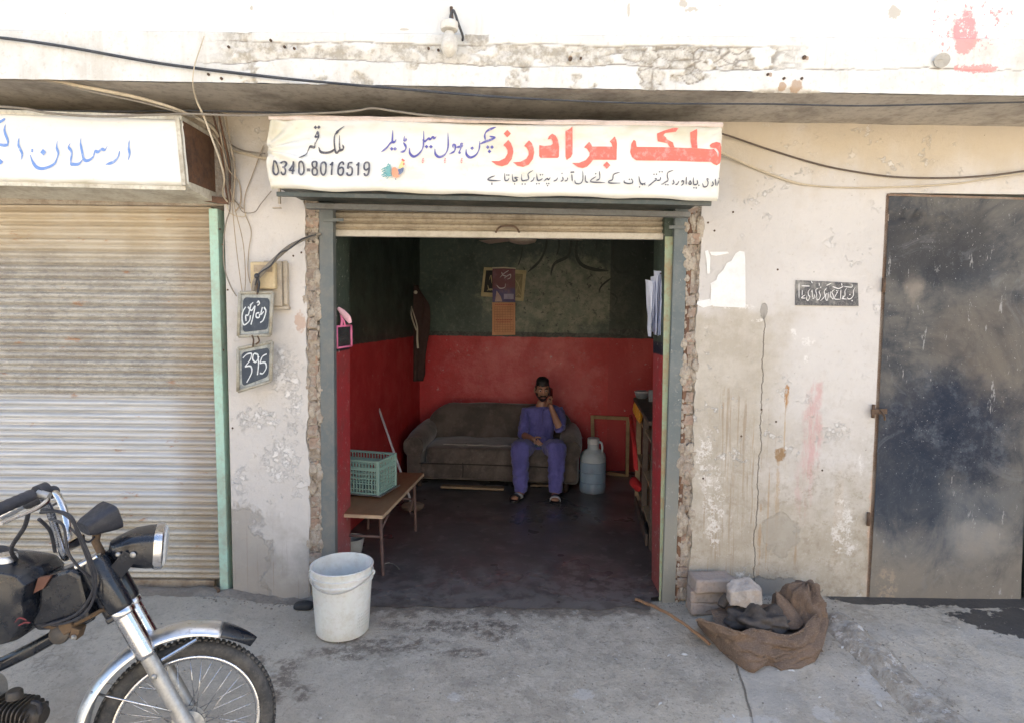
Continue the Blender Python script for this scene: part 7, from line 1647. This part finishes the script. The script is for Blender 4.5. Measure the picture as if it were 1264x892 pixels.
m_eng = simple('greasy_engine_casting', (.055,.052,.050), .5, .3, dirt=(.10,.08,.06), dscale=18, amt=.7); m_grb = simple('muddy_bracket', (.13,.085,.05), .8, .2, dirt=(.06,.045,.035), dscale=18, amt=.8)
WR = .300
cW = P(214, 905, YB0); cW = Vector((cW.x, YB0, gB + WR + .0))
cW.x = P(232, 896, YB0).x
def wheel(c, name, lab=None):
    t = bpy.data.objects.new(name, None); C.objects.link(t); t.parent = bike; t.location = c
    RX = Matrix.Rotation(R(90), 3, 'X')
    pr = []
    for i in range(25):
        a = R(-150 + i*12.5); pr.append((WR - .030 + .030*math.cos(a)*1.0, .028*math.sin(a)))
    m = MB(); m.lathe([(r_, z) for r_, z in pr], seg=96, M=RX); ty = m.build('tyre', m_rub, t, auto=False)
    # tread blocks
    b = MB(); b.box((WR-.004, -.020, -.006), (WR+.003, -.012, .006)); b.box((WR-.004, .012, -.006), (WR+.003, .020, .006)); b.box((WR-.003, -.005, -.009), (WR+.0035, .005, .003))
    M_ = MB()
    for k in range(90):
        Mx = Matrix.Rotation(2*math.pi*k/90, 3, 'Y')
        M_.add([Mx @ Vector(v) for v in b.v], b.f)
    tag(M_.build('tread', m_rub, t, smooth=False), kind='stuff')
    m = MB(); m.lathe([(WR-.066,-.019),(WR-.056,-.021),(WR-.052,-.017),(WR-.060,-.010),(WR-.068,-.004),(WR-.068,.004),(WR-.060,.010),(WR-.052,.017),(WR-.056,.021),(WR-.066,.019),(WR-.071,.006),(WR-.071,-.006),(WR-.066,-.019)], seg=96, M=RX); m.build('rim', m_chr, t, auto=False)
    m = MB(); m.lathe([(0,-.045),(.022,-.045),(.030,-.036),(.032,-.030),(.058,-.028),(.058,-.020),(.030,-.016),(.026,0),(.030,.016),(.058,.020),(.058,.028),(.03,.034),(.02,.05),(0,.05)], seg=36, M=RX); m.build('hub', m_alu, t)
    m = MB(); m.lathe([(0,-.072),(.012,-.072),(.014,-.060),(.008,-.058),(.008,.07),(0,.07)], seg=6, M=RX); m.build('axle', m_chr, t, smooth=False)
    sp = None
    for k in range(36):
        a0 = 2*math.pi*k/36; s_ = 1 if k % 2 else -1; off = .38 * (1 if (k//2) % 2 else -1)
        a1 = a0 + off
        p = Vector((math.cos(a1)*.054, s_*.024, math.sin(a1)*.054)); q = Vector((math.cos(a0)*(WR-.066), s_*.003, math.sin(a0)*(WR-.066)))
        m = MB(); m.tube([p, q], .0016, 5); m.build('spoke', m_chr, t)
    return t
fwh = wheel(cW, 'front_wheel'); rw_ = Vector((cW.x - 1.19, YB0, cW.z)); wheel(rw_, 'rear_wheel')
def B(px, py, dy=0): return P(px, py, YB0 + dy)
# fork: axis through the wheel centre, 26 degrees
top = B(117, 688, 0); axd = (Vector((top.x, YB0, top.z)) - cW).normalized()
FL = (top - cW).length
ST = Matrix.Translation(cW) @ Matrix.Rotation(TH, 4, axd) @ Matrix.Translation(-cW)
fork = bpy.data.objects.new('front_fork', None); C.objects.link(fork); fork.parent = bike
fork.matrix_basis = ST; fwh.matrix_basis = ST @ Matrix.Translation(cW)
def steer(o): o.matrix_basis = ST @ o.matrix_basis; return o
def F(t, dy=0, dn=0):  # along fork from the axle; dn forward offset
    n_ = Vector((axd.z, 0, -axd.x)); return cW + axd * t + Vector((0, dy, 0)) + n_ * dn
for s in (-1, 1):
    dy = s*.072; dn = .012
    m = MB(); m.tube([F(-.012,dy,dn), F(.03,dy,dn), F(.06,dy,dn), F(.33,dy,dn)], [.020,.030,.026,.026], 16); m.build('fork_leg', m_alu, fork)
    m = MB(); m.tube([F(.31,dy,dn), F(.318,dy,dn), F(.325,dy,dn), F(.48,dy,dn)], [.029,.034,.034,.034], 18); m.build('stanchion_cover', m_chr, fork)
    m = MB(); m.tube([F(.478,dy,dn), F(.485,dy,dn), F(.498,dy,dn), F(.503,dy,dn)], [.037,.040,.040,.037], 18); m.build('chrome_ring', m_chr, fork)
    m = MB(); m.tube([F(.503,dy,dn), F(.515,dy,dn), F(FL-.02,dy,dn), F(FL,dy,dn)], [.038,.042,.042,.034], 18); m.build('upper_cover', m_blkp, fork)
m = MB(); m.bar(F(.49,-.10,-.005), F(.49,.10,-.005), .07, .022, up=axd); m.build('lower_yoke', m_blkp, fork, smooth=False, bevel=.006)
m = MB(); m.bar(F(FL+.005,-.10,-.005), F(FL+.005,.10,-.005), .075, .016, up=axd); m.build('top_yoke', m_chr, fork, smooth=False, bevel=.005)
m = MB(); m.tube([F(.47,0,-.035), F(FL+.01,0,-.035)], .026, 16); m.build('steering_head', m_blkp, fork)
# fender: chrome arc section with black tip
def fender(a0, a1, r_, wd, mat, name, parent, taper=0, n=50):
    m = MB()
    def f(u, v):
        a = R(a0 + (a1-a0)*u); t = (v-.5)*2; w_ = wd * (1 - taper*u*u); rr_ = r_ - .026*t*t - .010*abs(t)**6
        return cW + Vector((math.cos(a)*rr_, t*w_, math.sin(a)*rr_)) + FO
    m.grid(n, 14, f); o = m.build(name, mat, parent, auto=False); s_ = o.modifiers.new('t','SOLIDIFY'); s_.thickness = .003; return steer(o)
FO = Vector((-.006, 0, .014))
fender(186, 70, WR + .052, .074, m_chrw, 'mudguard', bike); fender(70.5, 48, WR + .054, .070, m_blkp, 'mudguard_tip', bike, taper=.75, n=16)
for s in (-1, 1):
    m = MB(); m.tube([cW + FO + Vector((.03, s*.060, WR+.0)), F(.27, s*.060, .04)], .007, 8); steer(m.build('mudguard_bracket', m_chr, bike, smooth=False))
    m = MB(); m.ell(F(.24, s*.100, .005), (.010,.007,.010), 10, 8); steer(m.build('bracket_bolt', m_alu, bike))
    m = MB(); m.ell(cW + FO + Vector((-.02, s*.050, WR + .022)), (.008,.006,.008), 8, 6); steer(m.build('mudguard_rivet', m_alu, bike))
    m = MB(); m.tube([cW + FO + Vector((math.cos(R(150))*(WR+.04), s*.054, math.sin(R(150))*(WR+.04))), F(.10, s*.092, .0)], .004, 6); steer(m.build('mudguard_stay', m_chr, bike))
# headlight shell with chrome rim
def loft(secs, name, mat, parent, n=24, e=.45, cap=True):
    # sections: (centre, half_w (y), half_h, tilt) along x-ish direction
    m = MB(); k = len(secs)
    for c, hw, hh, d, ee in secs:
        d = Vector(d).normalized(); sv = Vector((0,0,1)).cross(d).normalized(); up = d.cross(sv).normalized()
        if up.z < 0: up = -up
        for i in range(n):
            a = 2*math.pi*i/n; ca, sa = math.cos(a), math.sin(a)
            m.v.append(tuple(Vector(c) + sv*hw*math.copysign(abs(ca)**ee, ca) + up*hh*math.copysign(abs(sa)**ee, sa)))
    m.f = [(j*n+i, j*n+(i+1)%n, (j+1)*n+(i+1)%n, (j+1)*n+i) for j in range(k-1) for i in range(n)]
    if cap: m.f += [tuple(range(n))[::-1], tuple((k-1)*n+i for i in range(n))]
    return m.build(name, mat, parent, auto=True)
EF = Vector((math.cos(TH), math.sin(TH), -.08)).normalized(); ES = Vector((-math.sin(TH), math.cos(TH), 0))
hd_d = EF
hl0 = B(136, 676, .01); hl1 = hl0 + EF * .165
hlr = bpy.data.objects.new('headlight', None); C.objects.link(hlr); hlr.parent = bike
k = (hl1 - hl0)
HS = [(hl0, .035, .026, hd_d, .8), (hl0 + k*.12, .060, .036, hd_d, .6), (hl0 + k*.45, .078, .060, hd_d, .5), (hl0 + k*.72, .084, .066, hd_d, .45), (hl0 + k*.86, .085, .066, hd_d, .45)]
loft(HS, 'shell', m_blkp, hlr)
loft([(hl0 + k*.86, .087, .068, hd_d, .45), (hl0 + k*.90, .090, .071, hd_d, .45), (hl0 + k*1.02, .090, .071, hd_d, .45), (hl0 + k*1.05, .084, .065, hd_d, .45)], 'rim', m_chr, hlr)
loft([(hl0 + k*1.03, .084, .064, hd_d, .45), (hl0 + k*1.09, .078, .060, hd_d, .5), (hl0 + k*1.12, .05, .04, hd_d, .7)], 'lens', simple('headlight_glass', (.55,.57,.58), .08, spec=.9), hlr)
for s in (-1, 1):
    m = MB(); m.bar(ST @ F(FL-.09, s*.074, .02), hl0 + k*.45 + ES*(s*.078), .006, .055, up=Vector((.1,0,1))); m.build('bracket', m_blkp, hlr, smooth=False, bevel=.002)
    m = MB(); m.ell(hl0 + k*.48 + ES*(s*.084), (.011,.006,.011), 10, 8); m.build('bolt', m_alu, hlr)
    m = MB(); m.ell(hl0 + k*.20 + ES*(s*.072), (.009,.008,.009), 10, 8); m.build('bolt', m_alu, hlr)
# speedometer pod
sp0, sp1 = B(103, 652, -.02), B(139, 634, .06)
loft([(sp0, .045, .022, sp1-sp0, .5), (sp0.lerp(sp1,.15), .052, .028, sp1-sp0, .45), (sp0.lerp(sp1,.8), .060, .046, sp1-sp0, .40), (sp1, .060, .048, sp1-sp0, .40), (sp1 + (sp1-sp0)*.06, .052, .040, sp1-sp0, .40)], 'speedometer_pod', m_plb, bike)
m = MB(); m.tube([F(FL, 0, .03), B(118, 668), B(120, 655)], .014, 10); m.build('speedometer_mount', m_grb, bike)
# handlebar
hn = [P(-20,636,YB0-.36), P(40,610,YB0-.21), P(57,619,YB0-.14), P(68,650,YB0-.08), P(79,684,YB0-.04)]
hf = [P(4,637,YB0+.34), P(58,610,YB0+.20), P(72,613,YB0+.14), P(83,645,YB0+.08), P(82,682,YB0+.04)]
m = MB(); m.tube(hn + hf[::-1], .0125, 14, 6); hbo = m.build('handlebar', m_chr, bike)
for h in (hn, hf):
    ga, gb_ = h[0], h[1]; d = (ga-gb_).normalized(); s_ = -1 if h is hn else 1
    m = MB(); m.tube([gb_ + d*(t*.15) for t in [i/14 for i in range(15)]], [.0185 + .0015*(i % 2) for i in range(15)], 16); m.build('grip', m_plb, hbo)
    m = MB(); m.tube([gb_ + d*-.015, gb_ + d*-.05], .023, 14); m.build('switch_housing', m_plb, hbo)
    q = gb_ - d*.01 + Vector((.02, 0, -.012)); m = MB(); m.tube([q + Vector((-.01,0,.012)), q + Vector((.02,0,-.005)), q + d*.05 + Vector((.035,0,-.012)), q + d*.12 + Vector((.04,0,-.008)), q + d*.18 + Vector((.045,0,-.004))], [.010,.010,.007,.006,.007], 10, 5, flat=.6); m.build('lever', m_chr if s_ < 0 else m_plb, hbo)
    m = MB(); m.tube([q + Vector((-.012,0,.014)), q + Vector((.025,0,.004))], .012, 10); m.build('lever_clamp', m_alu, hbo)
m = MB(); m.bar(P(75,676,YB0-.05), P(75,676,YB0-.05) + Vector((0,.10,0)), .045, .04); m.build('bar_clamp', m_chr, bike, smooth=False, bevel=.008)
# cables looping from the bars to frame and wheel
cbs = [[P(54,628,YB0-.17), P(85,635,YB0-.19), P(97,660,YB0-.17), P(112,700,YB0-.14), P(116,725,YB0-.12), P(95,757,YB0-.09), P(52,772,YB0-.06)],
 [P(50,632,YB0-.19), P(75,632,YB0-.22), P(95,652,YB0-.2), P(118,710,YB0-.15), P(110,750,YB0-.12), P(82,768,YB0-.08), P(45,770,YB0-.05)],
 [P(35,632,YB0-.25), P(30,650,YB0-.2), P(14,676,YB0-.08), P(20,690,YB0-.02)], [P(48,640,YB0-.19), P(62,655,YB0-.14), P(68,680,YB0-.08)],
 [P(86,650,YB0-.1), P(100,664,YB0-.1), P(110,668,YB0-.06), P(118,660,YB0)], [P(62,640,YB0-.12), P(78,648,YB0-.16), P(84,680,YB0-.17), P(98,700,YB0-.15), P(112,712,YB0-.12)]]
for i, c in enumerate(cbs):
    m = MB(); m.tube(c, (.0055,.0045,.007,.006,.0035,.0045)[i], 8, 7); m.build('control_cable', m_plb, bike)
m = MB(); m.tube([B(128,690,.03), B(148,720,.09), B(158,745,.09), B(168,756,.08)], [.004]*4, 7, 6); m.build('control_cable', m_chr, bike)
# tank
tk = [(61,706),(55,700),(48,694),(30,690),(0,687),(-60,687),(-110,694),(-128,712),(-124,745),(-60,778),(-10,785),(20,783),(40,777),(50,765),(58,744),(56,728)]
def tank():
    m = MB(); n = len(tk); lay = [(-.105,.80),(-.098,.93),(-.06,1),(0,1.0),(.06,1),(.098,.93),(.105,.80)]
    cx, cy = sum(p[0] for p in tk)/n, sum(p[1] for p in tk)/n
    ps, _ = catmull([Vector((x, y, 0)) for x, y in tk + [tk[0]]], [1]*(n+1), 5); ps = ps[:-1]; n = len(ps)
    for dy, sc_ in lay:
        for p in ps:
            v = P(cx + (p.x-cx)*sc_, cy + (p.y-cy)*sc_, YB0); m.v.append((v.x, YB0 + dy, v.z))
    k = len(lay)
    m.f = [(j*n+i, j*n+(i+1)%n, (j+1)*n+(i+1)%n, (j+1)*n+i) for j in range(k-1) for i in range(n)] + [tuple(range(n))[::-1], tuple((k-1)*n+i for i in range(n))]
    return m
tko = tank().build('fuel_tank', m_blkp, bike, bevel=.012)
q = B(6, 688, -.02); m = MB(); m.lathe([(0,.016),(.020,.016),(.034,.012),(.038,.004),(.040,-.01),(0,-.01)], q, 24); m.build('tank_cap', m_chr, tko)
m = MB(); 
# faded red transfer on the tank flank
def tn(px, py, l): v = P(px, py, YB0-.108); return v
for s_ in ([(18,768),(24,762),(33,765)], [(22,772),(30,768),(38,768)]): ribbon(m, s_, 2.2, tn, 0)
m.build('tank_transfer', simple('faded_red_transfer', (.14,.02,.03), .5), tko, smooth=False, fix=False)
# head tube gusset / inner leg shield, frame
m = MB(); m.prism([(B(*p).x, B(*p).z) for p in ((62,706),(96,694),(112,702),(120,735),(124,758),(96,768),(58,770),(50,758),(60,738))], YB0-.055, YB0+.055); m.build('front_cowl', m_blkp, bike, smooth=False, bevel=.015)
m = MB(); m.prism([(B(*p).x, B(*p).z) for p in ((64,703),(80,700),(70,716),(58,722))], YB0-.066, YB0-.056); m.build('cowl_badge', simple('brown_label', (.12,.05,.035), .5), bike, smooth=False)
m = MB(); m.tube([B(52,771,-.05), B(80,774,-.05), B(108,762,-.05), B(128,752,-.04), B(140,758,-.03)], .0075, 8, 4); m.build('bracket_bar', m_grb, bike)
m = MB(); m.bar(B(78,776,-.05), B(92,768,-.05), .03, .04); m.bar(B(94,785,-.05), B(98,772,-.05), .04, .03); m.build('horn_bracket', m_grb, bike, smooth=False, bevel=.004)
m = MB(); m.lathe([(0,-.02),(.030,-.016),(.036,-.006),(.036,.006),(.02,.016),(0,.018)], B(74,781,-.05), 20, M=Matrix.Rotation(R(70),3,'X')); m.build('horn', m_eng, bike)
m = MB(); m.ell(B(91,786,-.075), (.010,.006,.010), 10, 8); m.ell(B(91,786,-.08), (.005,.006,.005), 8, 6); m.build('bolt', m_alu, bike)
m = MB(); m.tube([B(112,758), B(40,800,.0), B(-60,850), B(-120,900)], [.022,.024,.024,.022], 12, 4); m.build('frame_spine', m_blkp, bike)
# finned cylinder head, crankcase (low and mostly below the frame)
eng = bpy.data.objects.new('engine', None); C.objects.link(eng); eng.parent = bike
ec = B(26, 880, 0); ed = Vector((1, 0, -.10)).normalized()
fin0 = None
for i in range(10):
    c = ec + ed * (-.085 + i*.0155); hh_ = .052 - .012*(i > 7)*(i-7)
    m = MB()
    n = 28; sx = []
    for j in range(n):
        a = 2*math.pi*j/n; ca, sa = math.cos(a), math.sin(a); sx.append((.062*math.copysign(abs(ca)**.55, ca), hh_*math.copysign(abs(sa)**.55, sa)))
    up = Vector((0,1,0)).cross(ed).normalized()
    vs = [c + Vector((0,1,0))*a_ + up*b_ + ed*t for t in (-.0024, .0024) for a_, b_ in sx]
    m.add(vs, [tuple(range(n))[::-1], tuple(range(n, 2*n))] + [(j, (j+1)%n, (j+1)%n+n, j+n) for j in range(n)]); m.build('cooling_fin', m_eng, eng, smooth=False)
m = MB(); m.tube([ec + ed*-.12, ec + ed*.07, ec + ed*.085], [.043,.043,.030], 20); m.build('cylinder', m_eng, eng)
m = MB(); m.lathe([(0,.020),(.020,.019),(.026,.012),(.027,-.010),(0,-.010)], B(18,857,-.02), 18); m.build('valve_cap', m_eng, eng)
m = MB(); m.tube([B(40,866,-.035), B(48,868,-.04), B(50,880,-.04)], [.008,.008,.006], 8, 4); m.build('spark_plug_cap', m_plb, eng)
m = MB(); pillow(m, ec + ed*-.26 + Vector((0,0,-.02)), (.16,.11,.12), 0, .45, .004, 3); m.build('crankcase', m_alu, eng)
m = MB(); m.lathe([(0,-.13),(.07,-.13),(.085,-.12),(.09,-.10),(.09,0)], ec + ed*-.24 + Vector((0,0,-.02)), 28, M=Matrix.Rotation(R(-90),3,'X') @ Matrix.Scale(-1,3,(0,0,1))); m.build('clutch_cover', m_alu, eng)
m = MB(); m.tube([ec + ed*.0 + Vector((0,.03,-.05)), ec + ed*.03 + Vector((0,-.03,-.12)), ec + ed*-.1 + Vector((0,-.11,-.16)), ec + ed*-.5 + Vector((0,-.13,-.15)), ec + ed*-1.0 + Vector((0,-.13,-.12))], [.014,.014,.016,.035,.038], 12, 6); m.build('exhaust', m_chr, bike)
# seat, rear fender, tail (out of the frame, for other viewpoints)
m = MB(); c = B(-250, 690); pillow(m, Vector((rw_.x + .22, YB0, c.z - .02)), (.34,.12,.055), 0, .5, .004, 4); m.build('seat', m_plb, bike)
m = MB(); 
def rf(u, v):
    a = R(15 + 150*u); t = (v-.5)*2; rr_ = WR + .05 - .03*t*t; return rw_ + Vector((math.cos(a)*rr_, t*.06, math.sin(a)*rr_ + .02))
m.grid(40, 12, rf); o = m.build('rear_mudguard', m_chr, bike, auto=False); o.modifiers.new('t','SOLIDIFY').thickness = .003
m = MB(); m.box((rw_.x-.34, YB0-.06, rw_.z+.22), (rw_.x-.29, YB0+.06, rw_.z+.30)); m.build('tail_lamp', simple('red_tail_lens', (.4,.02,.02), .2), bike, smooth=False, bevel=.01)
for s in (-1, 1):
    m = MB(); m.tube([rw_ + Vector((0, s*.09, 0)), rw_ + Vector((.09, s*.10, .33))], [.014,.022], 12); m.build('rear_shock', m_chr, bike)
    m = MB(); m.tube([rw_ + Vector((0, s*.075, 0)), ec + ed*-.35 + Vector((0, s*.07, .0))], .014, 8); m.build('swing_arm', m_blkp, bike)
m = MB(); m.prism([(rw_.x+.12, rw_.z+.05), (rw_.x+.42, rw_.z+.05), (rw_.x+.46, rw_.z+.30), (rw_.x+.14, rw_.z+.32)], YB0-.10, YB0-.085); m.build('side_cover', m_blkp, bike, smooth=False, bevel=.004)
m = MB(); m.tube([ec + ed*-.35 + Vector((0,-.05,-.08)), Vector((ec.x-.42, YB0-.20, gz(ec.x-.42, YB0-.20)+.01))], .010, 8); m.build('side_stand', m_blkp, bike)
# ================================================================ THE OTHER SIDE OF THE STREET (unseen row added to bounce sun into the doorway; reflected in chrome)
m_op = [simple('sunlit_whitewash_%s' % n, c, .85, dirt=d, dscale=.8, world=True, bd=.004, bs=20) for n, c, d in (('a', (.66,.62,.54), (.45,.40,.33)), ('b', (.60,.52,.40), (.42,.34,.26)), ('c', (.68,.66,.61), (.50,.46,.40)))]
x = -17
for i, (wd, ht) in enumerate(((7.5,4.6),(8,5.6),(6.5,4.4),(7,6.0),(8,4.8))):
    b = thing('shop_building', ('unseen low cream shop block added across the street to bounce light, farthest west', 'unseen ochre two storey block added across the street to bounce light at the shops', 'unseen low white shop added across the street to bounce light into the doorway', 'unseen tall cream block added across the street to bounce light, beside the low white shop', 'unseen ochre shop block added across the street to bounce light, farthest east')[i], 'building', (x, -12.5, -.16))
    mm = m_op[(0,1,2,0,1)[i]]
    MB().box((0, -6, 0), (wd-.05, 0, ht)).build('wall', mm, b, smooth=False)
    MB().box((-.0, 0, 2.75), (wd-.06, .8, 2.92)).build('canopy_slab', mm, b, smooth=False)
    n = int(wd // 2.6)
    for k in range(n):
        MB().box((.4 + k*2.6, .005, .1), (.4 + k*2.6 + 2.0, .04, 2.4)).build('shutter', m_slat2, b, smooth=False)
    x += wd
